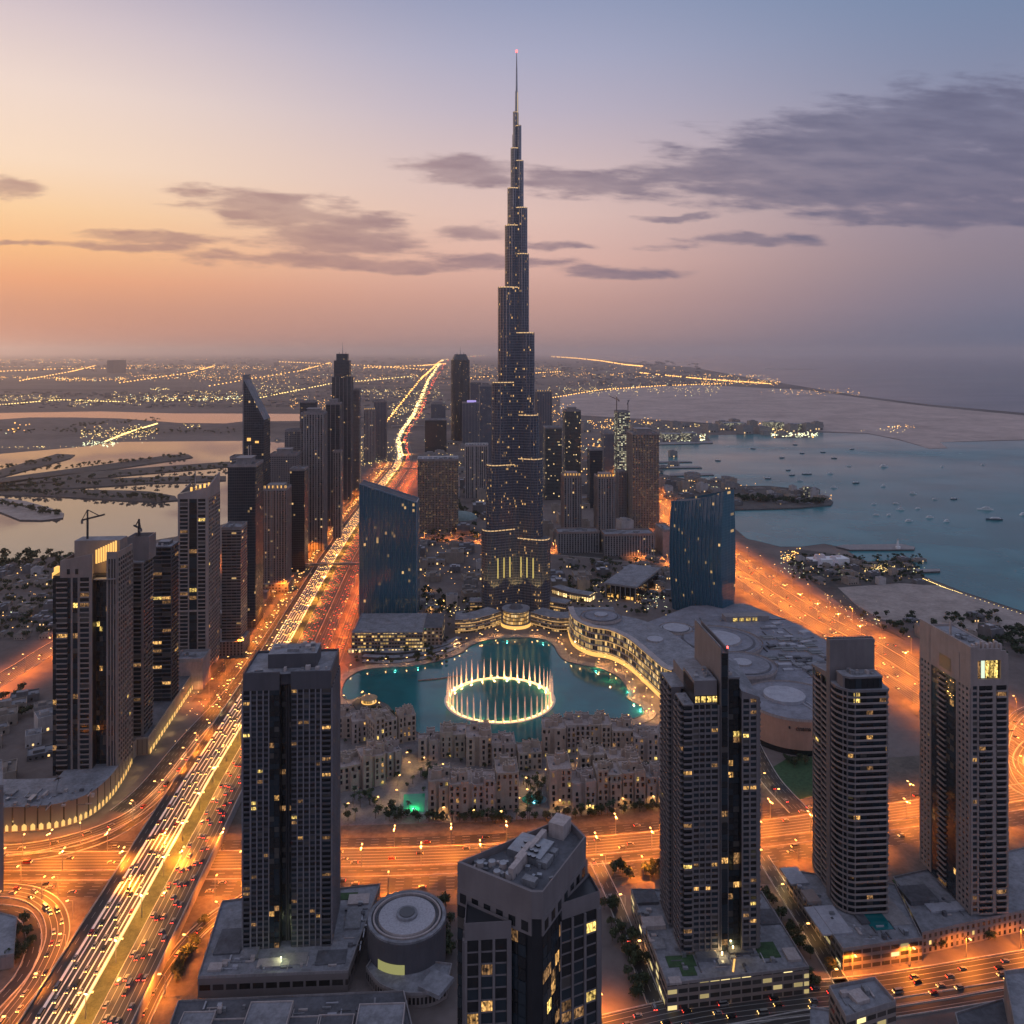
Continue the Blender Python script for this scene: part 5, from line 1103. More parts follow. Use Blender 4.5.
# ---- N4: tower with rounded balconies before a blank slab
N = Near('apartment_tower', 840, 536, 15, 'near tower of rounded stacked balconies in front of a tall blank slab', 8, NW['tower_stone']); U = N.u; fh = 3.95
zt = N.z(693); nf = int(zt/fh); fh = zt/nf
front = [(U(842.5), 15.8), (U(841.6), 12), (U(842.4), 8), (U(845), 4.6), (U(849), 1.8), (U(855), 0), (U(889), 0), (U(891.5), 1.5), (U(892), 6), (U(892), 15.8)]
def scale_poly(p, k_, c): return [(c[0]+(q[0]-c[0])*k_, c[1]+(q[1]-c[1])*k_) for q in p]
def offs(p, dd):
    r = []
    for i in range(len(p)):
        a, c = Vector(p[max(i-1, 0)]), Vector(p[min(i+1, len(p)-1)]); t_ = (c-a).normalized(); r.append((p[i][0]+t_.y*dd, p[i][1]-t_.x*dd))
    return r
inn = offs(front, -1.3)
N.core.prism(inn, 0, zt-.5)
bm_ = MB(); of = offs(front, .35)
def ringslab(b, outer, inner, z0, z1):
    b.prism(list(outer)+list(reversed(inner)), z0, z1, bottom=True)
ringslab(bm_, of, offs(front, -1.2), 0, .3); ringslab(bm_, of, offs(front, .12), .3, 1.35); bme = bm_.mesh('balcony', NW['tower_stone_pale'])
for i in range(nf): link('balcony', bme, N.t, (0, 0, i*fh))
for i in range(nf):
    for a, c in zip(inn[1:], inn[2:]):
        a_, c_ = Vector(a), Vector(c); L_ = (c_-a_).length; k_ = max(1, int(L_/4.2)); ang = atan2(c_.y-a_.y, c_.x-a_.x); n_ = Vector((sin(ang), -cos(ang)))
        for j in range(k_):
            m_ = a_.lerp(c_, (j+.5)/k_)+n_*.12; N.cells.append((m_.x, m_.y, i*fh+.32, L_/k_*.93, fh-.6, ang, glaze(N.rr, .025)))
for px_ in (846.2, 849, 856, 889.2): N.w.prism([(U(px_)+.5*cos(t_), (4 if px_ < 848 else 1.8 if px_ < 850 else .3)+.5*sin(t_)) for t_ in [i*pi/3 for i in range(6)]], 0, zt)
N.w.prism(offs(front, .5), zt, zt+1.6, 0, 1, bottom=True)
ph = [(U(846.5), 13.5), (U(846.5), 4.5), (U(851), 1.6), (U(885), 1.6), (U(886), 13.5)]; zp = N.z(677, 2)
N.core.prism(ph, zt+1.6, zp-1.2); N.w.prism(offs(ph, .5), zp-1.2, zp, 0, 1, bottom=True); N.w.prism([(U(846.2), 4.2), (U(847.6), 3.4), (U(847.6), 13), (U(846.2), 13)], zt+1.6, zp-1.2)
N.face((U(851), 1.4), (1, 0), [('glass', .2, 4), ('glass', 4.1, 8), ('glass', 8.1, 12), ('glass', 12.1, 16), ('glass', 16.1, 20), ('glass', 20.1, 22)], zt+1.7, zp-1.3, 5, lit=.0)
zs = N.z(640, 16); xs = U(842.5)-.9
N.w.box(xs, U(889), 16, 17.6, 0, zs); N.core.box(xs+.6, U(888), 17.6, 20.4, 0, zs-.6); N.w.box(xs+.3, U(888.6), 20.4, 21.6, 0, zs-.02); N.w.box(xs, xs+.5, 17.6, 20.4, 0, zs-.01)
for i in range(16): N.w.box(xs+2+i*1.9, xs+2.8+i*1.9, 18, 20, zs-.6, zs+.5)
# left wing with slanting scalloped balconies
xw = U(847)-.5; zw = N.z(676, 30); nf2 = int(zw/fh)
N.core.box(xw+1.4, U(886), 21.7, 48, 0, zw-.6); wing_b = MB(); pr_ = [(xw, 48), (xw-.9, 44), (xw-.9, 39), (xw, 36), (xw-.9, 33), (xw-.9, 27), (xw, 24)]; pi_ = [(xw+1.3, y_) for _, y_ in pr_]
ringslab(wing_b, pr_, pi_, 0, .3); ringslab(wing_b, pr_, [(a+.22, c) for a, c in pr_], .3, 1.3); wme = wing_b.mesh('balcony', NW['tower_stone_pale'])
for i in range(nf2): link('balcony', wme, N.t, (0, 0, i*fh))
N.face((xw+1.4, 48), (0, -1), [('glass', 1, 5.5), ('glass', 6, 11.5), ('glass', 12.5, 17.5), ('glass', 18, 23.5)], 0, zw, fh, lit=.03); N.w.box(xw-.2, xw+.9, 47.9, 48.9, 0, zw); N.w.box(xw-.1, xw+.8, 36-.4, 36+.4, 0, zw)
N.w.prism([(xw-.8, 22), (U(886), 22), (U(886), 49), (xw-.8, 49)], zw, 0, 0, 1, ztop=[zw+5, zw+5, zw+1.2, zw+1.2], bottom=True)
rb = MB(); xr = U(892); pr_ = [(xr, 22), (xr+1.6, 24), (xr+1.6, 30), (xr, 32), (xr+1.6, 34), (xr+1.6, 42), (xr, 44)]; pr_ = [(a-2, c) for a, c in pr_]
ringslab(rb, pr_, [(U(886)-.2, c) for _, c in pr_], 0, .3); ringslab(rb, pr_, [(a-.22, c) for a, c in pr_], .3, 1.3); rme = rb.mesh('balcony', NW['tower_stone_pale'])
for i in range(nf2-2): link('balcony', rme, N.t, (0, 0, i*fh))
N.done(100); roofgear(N.t, U(849), U(883), 4, 12, zp, 9, 7, 3)
# ---- N5: far right tower, broad side with dark glass and white slashes
N = Near('apartment_tower', 970.6, 537, 15, 'rightmost near tower with punched windows and a yellow-lit opening under its roof', 9, NW['tower_stone_pale']); U = N.u; fh = 3.9
w = U(1009.5); d = 57; zt = N.z(647); zc = N.z(686); zs = N.z(680)
N.core.box(.3, w-.3, .4, d-.4, 0, zc-2.1); N.core.box(2, w-2, 2.2, d-2, zc-2, zt-6.2)
N.face((0, 0), (1, 0), [('pier', 0, 1.0), ('win', 1.0, 4.2), ('pier', 4.2, 5.3), ('slab', 5.5, 10.2), ('slab', 10.4, 14.6), ('pier', 14.8, 17.2), ('slab', 17.4, w-1.1), ('pier', w-1.0, w)], 0, zc, fh, lit=.03, pd=1.5)
N.face((0, d), (0, -1), [('pier', 0, .8), ('punch', .8, 4.6), ('punch', 4.6, 8.4), ('punch', 8.4, 12.6), ('pier', 12.6, 13.8), ('glass', 14, 18), ('glass', 18.1, 22), ('slab', 22.2, 31), ('glass', 31.1, 35), ('glass', 35.1, 39), ('glass', 39.1, 42.6), ('pier', 42.6, 44), ('punch', 44, 48), ('punch', 48, 52), ('punch', 52, 56), ('pier', 56, 57)], 0, zc-2, fh, lit=.015, pd=1.6)
N.face((w, 0), (0, 1), [('pier', 0, .8)]+[('slab', 1+i*9.2, 9.8+i*9.2) for i in range(6)], 0, zc, fh, pd=1.6)
N.w.box(-.4, 1.2, -.5, d+.3, zc-2, zt); N.w.box(w-1.2, w+.3, -.5, d+.3, zc, zt-5); N.w.box(1.2, w-1.2, d-1, d+.2, zc, zt-4); N.w.box(1.2, 4.6, -.5, .8, zc, zt-.02); N.w.box(w-5, w-1.2, -.5, .8, zc, zt-3); N.w.box(4.6, w-5, -.5, .8, zc, zc+4.2); N.w.box(4.6, w-5, -.5, .8, zt-9, zt-1.5)
N.w.box(1.2, w-1.2, .8, d-1, zt-6, zt-5.4, 0, 1)
for i, m_ in enumerate((LITD, LITC, LITY, LITY, LITY)): N.cells.append((6.3+i*3.0, 1.2, zc+4.4, 2.5, 11.4, 0, m_))
N.cells.append((-.44, d-30, zc+1, 13, 9, radians(-90), GLASSC)); N.w.box(-.7, -.4, 11, 14, zc, zc+18); N.w.box(-.7, -.4, d-12.5, d-11.2, zc-1, zt-2)
N.done(120)
for i in range(7): b = MB(); b.box(3+i*3.1, 4.6+i*3.1, 2, 4.5, zt-5.4, zt+.6+(i % 3)*.8); b.build('roof_pylon', PALE, N.t)
roofgear(N.t, 2, w-4, 8, d-4, zt-5.4, 11, 14, 4); b = MB(); b.box(1.5, 2.6, 24, 25, zt-5.4, zt+9); b.build('mast', PALE, N.t)
# ---- N2: wedge building in the foreground
zr = 200.0
def R2(px, py): q = P(px, py, zr); return q
A, B, Cc, D = R2(457.5, 862), R2(561, 818), R2(586, 836), R2(538, 893)
t = empty('office_tower', (D.x, D.y, 0), 0, 'foreground wedge-shaped office tower seen from above, its grey roof full of machinery', 'office tower')
q = lambda v: (v.x-D.x, v.y-D.y); pa, pb, pc, pd_ = q(A), q(B), q(Cc), q(D); B2 = (pb[0]+3.2, pb[1]-.6)
top = [pa, (pd_[0]-2.2, pd_[1]+.5), (pd_[0]+1.6, pd_[1]+.4), pc, B2, pb]
w_ = MB(); core = MB(); cells = []; rr = random.Random(44)
zc = zr-9
core.prism(scale_poly(top, .985, (5, 25)), 0, zc)
def wallring(b, pts, z0, z1, th=.9):
    cx, cy = sum(p[0] for p in pts)/len(pts), sum(p[1] for p in pts)/len(pts); inn_ = scale_poly(pts, 1-th/18, (cx, cy)); n_ = len(pts)
    for i in range(n_):
        j = (i+1) % n_; b.prism([pts[i], pts[j], inn_[j], inn_[i]], z0, z1, 0, bottom=True)
wallring(w_, top, zc-.2, zr); w_.prism(scale_poly(top, .95, (5, 25)), zr-3.2, zr-2.6, 0, 1)
def edge_cols(L_, kinds, bw, pw): 
    n_ = max(1, int(L_/bw)); st = L_/n_; r = []
    for i in range(n_): r += [('pier', i*st, i*st+pw), (kinds, i*st+pw, (i+1)*st)]
    return r
va, vd = Vector(top[0]), Vector(top[1]); eL = (vd-va); v2, vc = Vector(top[2]), Vector(top[3]); eR = vc-v2
balc = []
# row of square windows under the crown
for o_, e_v in ((va, eL), (v2, eR)):
    e1 = e_v.normalized(); n1 = Vector((e1.y, -e1.x)); L_ = e_v.length; w_.obox(o_, e1, n1, 0, L_, -.4, .15, zc-6, zc); n_ = int(L_/4.6)
    for i in range(n_):
        c = o_+e1*((i+.5)*L_/n_)+n1*.2; cells.append((c.x, c.y, zc-4.9, 2.7, 3.3, atan2(e1.y, e1.x), GLASSD))
face(w_, cells, balc, va, eL, [('glass', i*3.2+.1, i*3.2+3.1) for i in range(int(eL.length/3.2))], 0, zc-6, 4.1, rr, lit=.11)
face(w_, cells, balc, v2, eR, [('glass', i*3.2+.1, i*3.2+3.1) for i in range(int(eR.length/3.2))], 0, zc-6, 4.1, rr, lit=.11)
vB = Vector(top[5]); eW = va-vB; face(w_, cells, balc, vB, eW, edge_cols(eW.length, 'win', 4, 1.4), 0, zc, 4.1, rr, lit=.04)
vb2 = Vector(top[4]); eE = vb2-vc; face(w_, cells, balc, vc, eE, edge_cols(eE.length, 'win', 4, 1.4), 0, zc, 4.1, rr, lit=.04)
# lower shoulders: three-cornered ledges standing out of the two long faces
def shoulder(poly, h, faces):
    poly = [Vector(p) for p in poly]; c = sum(poly, Vector((0, 0)))/3; sh = lambda k_: [tuple(c+(p-c)*k_) for p in poly]
    core.prism(sh(.985), 0, h-1); wallring(w_, [tuple(p) for p in poly], h-6, h, .8); w_.prism(sh(.9), h-3, h-2.6, 0, 1)
    for i, n_bay, lit in faces:
        p0, p1 = poly[i], poly[(i+1) % 3]; e1 = (p1-p0).normalized(); L_ = (p1-p0).length; st = (L_-1.6)/n_bay; cols_ = [('pier', 0, .9)]
        for j in range(n_bay): cols_ += [('win', j*st+.9, (j+1)*st-.1), ('pier', (j+1)*st-.1, (j+1)*st+.8)]
        cols_[-1] = ('pier', L_-1.6, L_)
        face(w_, cells, balc, p0, e1, cols_, 0, h-6, 4.1, rr, lit=lit, sp=.12)
dl = lambda x, y: (x-D.x, y-D.y)
shoulder([dl(-16.2, 279.8), dl(-.2, 281.2), dl(-16.3, 291.4)], zr-12, [(0, 3, .2), (2, 3, .03)])
shoulder([dl(16.4, 290.2), dl(31.8, 297.6), dl(29, 308)], zr-12.5, [(0, 3, .2), (1, 2, .05)])
core.build('core', CORE, t); w_.build('wall', [NW['tower_stone'], ROOFD, NW['tower_stone']], t); panes(t, cells, 110, dyn=Vector((-D.x, -D.y, H)))
hz0 = zr-2.59
b = MB(); e_r = Vector((pc[0]-B2[0], pc[1]-B2[1])).normalized()
def rbox(cx, cy, w0, d0, z0, z1, ang, mat, name='roof_unit'):
    b = MB(); b.box(-w0/2, w0/2, -d0/2, d0/2, z0, z1, 0, 0); o = b.build(name, mat, t, (cx, cy, 0), ang); return o
g = lambda px, py: (P(px, py, zr-2)-D)
for px, py, w0, d0, hh, mt, nm in [(560, 832, 6.2, 7.5, 5.5, PALE, 'penthouse'), (531, 851, 13.5, 12, 2.8, METAL, 'cooling_deck'), (537, 846, 2, 13, 3.6, PALE, 'duct'), (518, 869, 2, 11, 3.8, PALE, 'duct'), (524, 858, 2, 11, 3.7, PALE, 'duct'), (545, 862, 4, 6, 2.2, MECH, 'roof_unit'), (552, 852, 4, 3, 1.6, MECH, 'roof_unit'), (530, 882, 5, 3, 2, MECH, 'roof_unit')]:
    p = g(px, py); rbox(p.x, p.y, w0, d0, hz0, hz0+hh, radians(-28), mt, nm)
for i in range(12): p = g(526+i % 4*4.2-(i//4)*2.5, 848+i//4*5.2+i % 4*1.6); b = MB(); b.cyl(0, 0, .9, hz0+2.8, hz0+3.4, 0, 1, 12); b.build('fan', [DARK, METAL], t, (p.x, p.y, 0))
for px, py in ((480, 865), (492, 864), (503, 866), (497, 874), (509, 876)): p = g(px, py); b = MB(); b.cyl(0, 0, 1.3, hz0, hz0+1.8, 0, 1, 16); b.build('roof_fan', [PALE, METAL], t, (p.x, p.y, 0))
for i in range(26):
    f1, f2 = rr.random(), rr.random(); px, py = 472+f1*80, 862+f1*20-f2*30*(f1)+rr.uniform(0, 6); p = g(px, py); rbox(p.x, p.y, rr.uniform(.6, 2), rr.uniform(.6, 2), hz0, hz0+rr.uniform(.5, 1.6), rr.uniform(0, 1.5), rr.choice((PALE, METAL, MECH, ROOFD)))
# ---- left towers
N = Near('apartment_tower', 52.5, 712, 15, 'left tower with a sloping blank crown glowing gold, white balcony bars on dark glass', 21, NW['tower_stone_warm']); U = N.u; fh = 4.4
zc = N.z(578); zl = N.z(576); d = 34
N.core.box(.2, U(72), .4, d, 0, zl); N.core.box(U(72), U(91), .3, d, 0, zc); N.core.box(U(91), U(104), 8, d, 0, N.z(576, 8)); N.core.box(U(103), U(113.5)-.2, 4.3, d+4, 0, N.z(558, 4))
N.face((0, 0), (1, 0), [('glass', .2, 3.4), ('slab', U(56.5), U(67)), ('glass', U(67.2), U(70.2)), ('pier', U(70.4), U(72.2)), ('glass', U(72.3), U(77)), ('pier', U(77), U(79)), ('slab', U(79.2), U(88)), ('pier', U(88), U(91))], 0, zc, fh, lit=.04, pd=1.4)
N.face((U(91), 8), (1, 0), [('glass', .2+i*2.7, 2.8+i*2.7) for i in range(4)], 0, N.z(578, 8), fh, lit=.05)
N.face((U(103), 4), (1, 0), [('pier', 0, 1.6), ('glass', 1.6, 2.9), ('pier', 2.9, 4.1), ('glass', 4.1, 5.4), ('pier', 5.4, 6.5), ('glass', 6.5, 7.6), ('pier', 7.6, 9.1)], 0, N.z(560, 4), fh, lit=.03)
N.face((U(113.5), 4), (0, 1), N.side_cols(34, 7), 0, N.z(560, 4), fh, lit=.03)
N.w.prism([(U(60), -.5), (U(91.3), -.5), (U(91.3), 1), (U(60), 1)], zc, 0, 0, ztop=[N.z(561), N.z(554.5), N.z(554.5), N.z(561)], bottom=True); N.w.box(U(103), U(114), 3.6, 5, N.z(560, 4), N.z(553, 4), 0); N.w.box(U(114)-1.2, U(114), 5, 38, N.z(560, 4), N.z(553.4, 4))
N.w.box(U(66), U(111), 15, 32, zc-2, N.z(541, 15), 0, 1); N.w.box(U(60), U(61), 1, 30, zc, N.z(561)); N.w.box(.4, U(113), 1.2, 32, zc-3, zc-2.4, 0, 1)
for a in (66.2, 74.3): N.cells.append((U(a+1.8), -.6, zc+3, 2.6, 4.6, 0, GLASSD))
N.done(100)
b = MB()
for i in range(9): b.box(U(91.5)+i*2.05, U(91.5)+i*2.05+1.4, 5.2+i*.05, 5.6+i*.05, N.z(566)+i*.6, N.z(552)+i*.95)
b.build('lit_crown', GOLD, N.t); b = MB(); b.box(-2.5, -.3, 8, 14, zc+1, zc+7); b.box(-4.5, -2.6, 9, 12, zc-3, zc+2); b.build('lit_corner', GOLD, N.t)
point(N.t, (U(100), 6, zc+6), 3500, (1, .55, .15), 1.5)
crane(N.loc.x+18, N.loc.y+24, 15+N.z(541, 15), 17, 14, .5, 'small tower crane on the roof of the tower with the gold-lit crown')
for (px0, Y0, pr, pside, ytop, lab, sd, fh, wl, bx_) in [(116.5, 781, 142, 152, 564, 'left tower gridded with slabs and piers and topped by a big blank box', 31, 4.1, 'tower_stone', (125, 150, 537)), (152.5, 860, 170.5, 177, 548, 'dark banded tower with yellow windows high up, tucked behind the tower with the blank box', 32, 4.2, 'tower_stone_dark', None)]:
    N = Near('apartment_tower', px0, Y0, 16, lab, sd, NW[wl]); U = N.u; w = U(pr); r_ = (pside-447.5)/(pr-447.5); d = min(40, max(24, Y0*(1/r_-1))); zt = N.z(ytop)
    N.core.box(.3, w-.3, .4, d-.3, 0, zt-1)
    if bx_:
        N.face((0, 0), (1, 0), [('slab', .3, w*.24), ('pier', w*.25, w*.29), ('slab', w*.3, w*.52), ('pier', w*.53, w*.57), ('slab', w*.58, w*.93), ('pier', w*.94, w)], 0, zt, fh, lit=.05, pd=1.3)
    else: N.face((0, 0), (1, 0), [('slab', .2, w*.5), ('slab', w*.52, w-.2)], 0, zt, fh, lit=.1, pd=1.2)
    N.face((w, 0), (0, 1), [('pier', 0, .8)]+[('slab', 1+i*(d-1)/4, i*(d-1)/4+(d-1)/4) for i in range(4)], 0, zt, fh, lit=.03, pd=1.3)
    N.w.box(-.4, w+.5, -1.2, d+.4, zt, zt+1.6, 0, 1)
    if bx_: zb_ = N.z(537, 6); xa, xb = U(bx_[0]), U(bx_[1])-4; N.w.box(xa, xb, 5, 6.2, zt+1.6, zb_); N.w.box(xa, xa+1.2, 6.2, 24, zt+1.6, zb_-.01); N.w.box(xb-1.2, xb, 6.2, 24, zt+1.6, zb_-.01); N.w.box(xa, xb, 24, 25, zt+1.6, zb_); N.w.box(xa+1.2, xb-1.2, 6.2, 24, zt+1.6, zb_-5, 0, 1)
    else: N.w.box(w*.2, w*.8, 6, d-6, zt+1.6, zt+5, 0, 1)
    N.done(60); roofgear(N.t, 1, w-3, 1, 5, zt+1.6, sd, 5, 2.5)
    if bx_: crane(N.loc.x+16, N.loc.y+12, 16+zb_-5, 12, 8, 2.6, 'little roof crane on the tower with the big blank box')
N = Near('apartment_tower', 178, 972, 6, 'tall slatted tower with twin balcony columns and an orange-lit slanted crown before the lagoon', 33, NW['tower_stone_pale']); U = N.u; w = U(207.5); d = 48; zt = N.z(494); fh = 4.6
N.core.box(.3, w-.3, .4, d-.3, 0, zt)
zm = N.z(612)
N.face((0, 0), (1, 0), [('pier', 0, 2.2), ('slab', 2.4, w*.32), ('pier', w*.33, w*.37), ('glass', w*.375, w*.62), ('pier', w*.63, w*.66), ('slab', w*.665, w*.9), ('pier', w*.91, w)], 0, zt-6, fh, lit=.04, pd=1.3)
N.face((w, 0), (0, 1), N.side_cols(d, 8), 0, zt-4, fh, lit=.05); N.w.box(-.3, w+.3, -.9, .5, zm, zm+2.2); N.w.box(w-.2, w+.9, .5, d, zm, zm+2.2)
N.w.prism([(-.4, -.9), (w+.5, -.9), (w+.5, 1), (-.4, 1)], zt-6, 0, 0, ztop=[zt-1, zt+8, zt+8, zt-1]); N.w.prism([(w-.8, 1), (w+.5, 1), (w+.5, d+.4), (w-.8, d+.4)], zt-6, 0, 0, ztop=[zt+8, zt+8, zt+19, zt+19]); N.w.prism([(-.4, 1), (.6, 1), (.6, d), (-.4, d)], zt-6, 0, 0, ztop=[zt-1, zt-1, zt+6, zt+6]); N.w.box(.6, w-.8, 1, d, zt-6, zt-5, 0, 1)
N.done(60); b = MB(); 
for i in range(5): b.box(w*.3+i*4.6, w*.3+i*4.6+2.4, 12+i*2, 12.6+i*2, zt+1, zt+6+i)
b.build('lit_crown', GOLD, N.t); b = MB(); b.bar((w*.5, 8, zt-5), (w*.5, 8, zt+26), .5); b.build('mast', METAL, N.t); b = MB(); b.box(w*.3, w*.9, 14, 40, zt-5, zt+4); b.build('plant_room', NW['tower_stone_dark'], N.t); point(N.t, (w*.6, 9, zt+4), 6000, (1, .5, .15), 1.5)
tower(174, 210, 661, 690, 30, pbr('pink_podium', (.3, .22, .2), .85), 'blank pinkish podium with a gold-lit base under the tall slatted tower', 'parapet', cat='podium', name='podium_block')
# ================================================================== PODIUMS AND LOW NEAR BUILDINGS
def podium(name, pts, z1, fac, label, cat='podium', par=1.1, roofm=None, z0=0.0):
    A_ = sum(pts[i][0]*pts[(i+1) % len(pts)][1]-pts[(i+1) % len(pts)][0]*pts[i][1] for i in range(len(pts)))
    pts = [Vector((p[0], p[1])) for p in pts]; pts = pts if A_ > 0 else pts[::-1]
    c = sum(pts, Vector((0, 0)))/len(pts); t = empty(name, (c.x, c.y, z0), 0, label, cat); pts = [p-c for p in pts]
    b = MB(); b.prism([tuple(p) for p in pts], 0, z1, 0, 1); b.build('wall', [fac, roofm or ROOF], t)
    b = MB(); n_ = len(pts); inn_ = [p*(1-.6/max(8, p.length)) for p in pts]
    for i in range(n_): j = (i+1) % n_; b.prism([tuple(pts[i]*1.002), tuple(pts[j]*1.002), tuple(inn_[j]), tuple(inn_[i])], z1-.6, z1+par, 0, bottom=True)
    b.build('parapet', CONC, t); return t, c
OFFP = facade('facade_office_podium', Wall=(.23, .19, .17), Glass=(.03, .03, .028), Bay=6.5, Floor=4.6, WinW=.86, WinH=.55, Lit=.14, LitColor=(1, .78, .32), LitStrength=1.3, Cluster=.7)
BLANK = pbr('podium_stone', (.25, .2, .18), .85, var=.2, scale=.1)
def deck_boxes(t, items):
    for nm, x0, x1, y0, y1, z0, z1, mt in items: b = MB(); b.box(x0, x1, y0, y1, z0, z1); b.build(nm, mt, t)
p4 = [P(667, 985, 16), P(809, 968, 16), P(762, 893, 16), P(631, 890, 16)]
t, c = podium('podium_block', p4, 16, OFFP, 'office podium with yellow-lit windows and roof lawns under the near tower with the pink fin')
for nm, px, py, w0, d0, hh, mt in [('roof_lawn', 683, 967, 17, 9, .35, GRASS), ('roof_lawn', 690, 976, 9, 7, .3, GRASS), ('roof_lawn', 771, 958, 13, 13, .35, GRASS), ('skylight', 708, 962, 13, 6, 2.2, METAL), ('roof_unit', 742, 955, 15, 8, 1.6, ROOFD), ('roof_unit', 655, 930, 14, 9, 2.6, PALE), ('roof_unit', 648, 905, 15, 12, 1.8, ROOFD), ('roof_unit', 676, 985, 7, 5, 1.2, PALE), ('roof_unit', 795, 962, 8, 10, 1.5, PALE), ('roof_unit', 772, 925, 14, 14, .8, ROOFD), ('terrace', 720, 948, 30, 6, .3, QUAY), ('roof_unit', 725, 966, 7, 7, 1.2, MECH), ('roof_unit', 660, 950, 8, 10, 1.0, MECH)]:
    p = P(px, py, 16); b = MB(); b.box(-w0/2, w0/2, 0, d0, 16.01-.0, 16+hh); b.build(nm, mt, t, (p.x-c.x, p.y-c.y, 0), TH)
b = MB(); p = P(733, 972, 16); b.box(-.5, .5, 0, 14, 16.02, 16.5); b.build('lit_path', GOLD, t, (p.x-c.x, p.y-c.y, 0), -.35)
for px, py in ((715, 951), (733, 951), (722, 957)): p = P(px, py, 16); point(t, (p.x-c.x, p.y-c.y, 19.5), 1500, (1, .75, .35), .5); b = MB(); b.cyl(0, 0, .5, 16.3, 19, 0, 0, 8); b.build('garden_lamp', GOLDB, t, (p.x-c.x, p.y-c.y, 0))
t, c = podium('podium_block', [P(843, 950, 14), P(922, 939, 14), P(895, 885, 14), P(787, 871, 14)], 14, OFFP, 'long L-shaped podium with a gold-lit side street front under the tower of rounded balconies')
for nm, px, py, w0, d0, hh, mt in [('roof_unit', 800, 885, 13, 18, 1.2, MROOF2), ('roof_unit', 815, 905, 9, 12, 2.5, BLANK), ('roof_unit', 838, 935, 20, 26, 1.0, MROOF2), ('pool', 884, 930, 14, 22, .3, WLAKE), ('terrace', 902, 925, 14, 30, .25, QUAY), ('roof_unit', 866, 925, 6, 16, 1.3, ROOFD)]:
    p = P(px, py, 14); b = MB(); b.box(-w0/2, w0/2, 0, d0, 14.01, 14+hh); b.build(nm, mt, t, (p.x-c.x, p.y-c.y, 0), TH+.03)
A_, B_ = P(787, 871.5)-Vector((c.x, c.y, 0)), P(842.5, 951)-Vector((c.x, c.y, 0)); n_ = (B_-A_).normalized(); n_ = Vector((n_.y, -n_.x, 0))
if n_.x > 0: n_ = -n_
b = MB()
for i in range(22):
    p, q_ = A_.lerp(B_, (i+.15)/22)+n_*.5, A_.lerp(B_, (i+.8)/22)+n_*.5; h_ = 5.5 if i % 3 else 4
    b.poly([(p.x, p.y, .6), (q_.x, q_.y, .6), (q_.x, q_.y, h_), (p.x, p.y, h_)])
    if i % 5 == 2: point(t, (p.x+n_.x*5, p.y+n_.y*5, 5), 2600, (1, .66, .22), .4)
b.build('lit_shopfronts', emit('shop_glow', (1, .66, .2), 1.2), t)
t, c = podium('podium_block', [P(922, 934, 13), P(1075, 900, 13), P(1040, 845, 13), P(893, 878, 13)], 13, facade('facade_small_windows', Wall=(.26, .21, .185), Glass=(.02, .02, .02), Bay=4.2, Floor=4.3, WinW=.42, WinH=.6, Lit=.06, LitColor=(1, .7, .2), LitStrength=1.5), 'low stone podium with small dark windows under the rightmost near tower')
for nm, px, py, w0, d0, hh, mt in [('roof_unit', 925, 905, 20, 16, 3, ROOFD), ('roof_unit', 950, 912, 26, 8, 1.2, MROOF2), ('roof_unit', 915, 890, 18, 10, 1.5, MECH), ('roof_lawn', 908, 887, 14, 8, .4, GRASS), ('roof_unit', 985, 915, 20, 6, 1, ROOF)]:
    p = P(px, py, 13); b = MB(); b.box(-w0/2, w0/2, 0, d0, 13.01, 13+hh); b.build(nm, mt, t, (p.x-c.x, p.y-c.y, 0), TH+.03)
t, c = podium('podium_block', [P(198, 978, 12), P(348, 972, 12), P(380, 885, 12), P(222, 902, 12)], 12, facade('facade_parking', Wall=(.17, .145, .14), Glass=(.01, .01, .01), Bay=7.8, Floor=12, WinW=.82, WinH=.28, Lit=0.0), 'grey car-park podium with a row of dark slots under the near dark tower')
for nm, px, py, w0, d0, hh, mt in [('roof_unit', 226, 955, 16, 22, 1.1, ROOFD), ('roof_unit', 248, 960, 10, 9, 1.6, MECH), ('roof_unit', 268, 968, 14, 7, .9, PALE), ('terrace', 294, 965, 14, 10, .3, QUAY), ('roof_unit', 330, 965, 18, 12, .6, ROOFD), ('roof_unit', 352, 930, 10, 20, 1.4, MECH), ('roof_unit', 358, 905, 14, 10, 1.0, PALE), ('roof_lawn', 345, 900, 16, 7, .4, GRASS), ('roof_unit', 214, 972, 8, 6, 1.4, PALE)]:
    p = P(px, py, 12); b = MB(); b.box(-w0/2, w0/2, 0, d0, 12.01, 12+hh); b.build(nm, mt, t, (p.x-c.x, p.y-c.y, 0), TH)
p = P(281, 962, 12); point(t, (p.x-c.x, p.y-c.y, 15), 2500, (.9, 1, .5), .5); b = MB(); b.cyl(0, 0, .4, 12, 15, 0, 0, 8); b.build('garden_lamp', LITC, t, (p.x-c.x, p.y-c.y, 0))
t, c = podium('low_building', [P(158, 1060, 10), P(420, 1060, 10), P(404, 992, 10), P(178, 1002, 10)], 10, BLANK, 'low flat-roofed building with framed roof panels along the bottom edge', 'building', roofm=ROOFD)
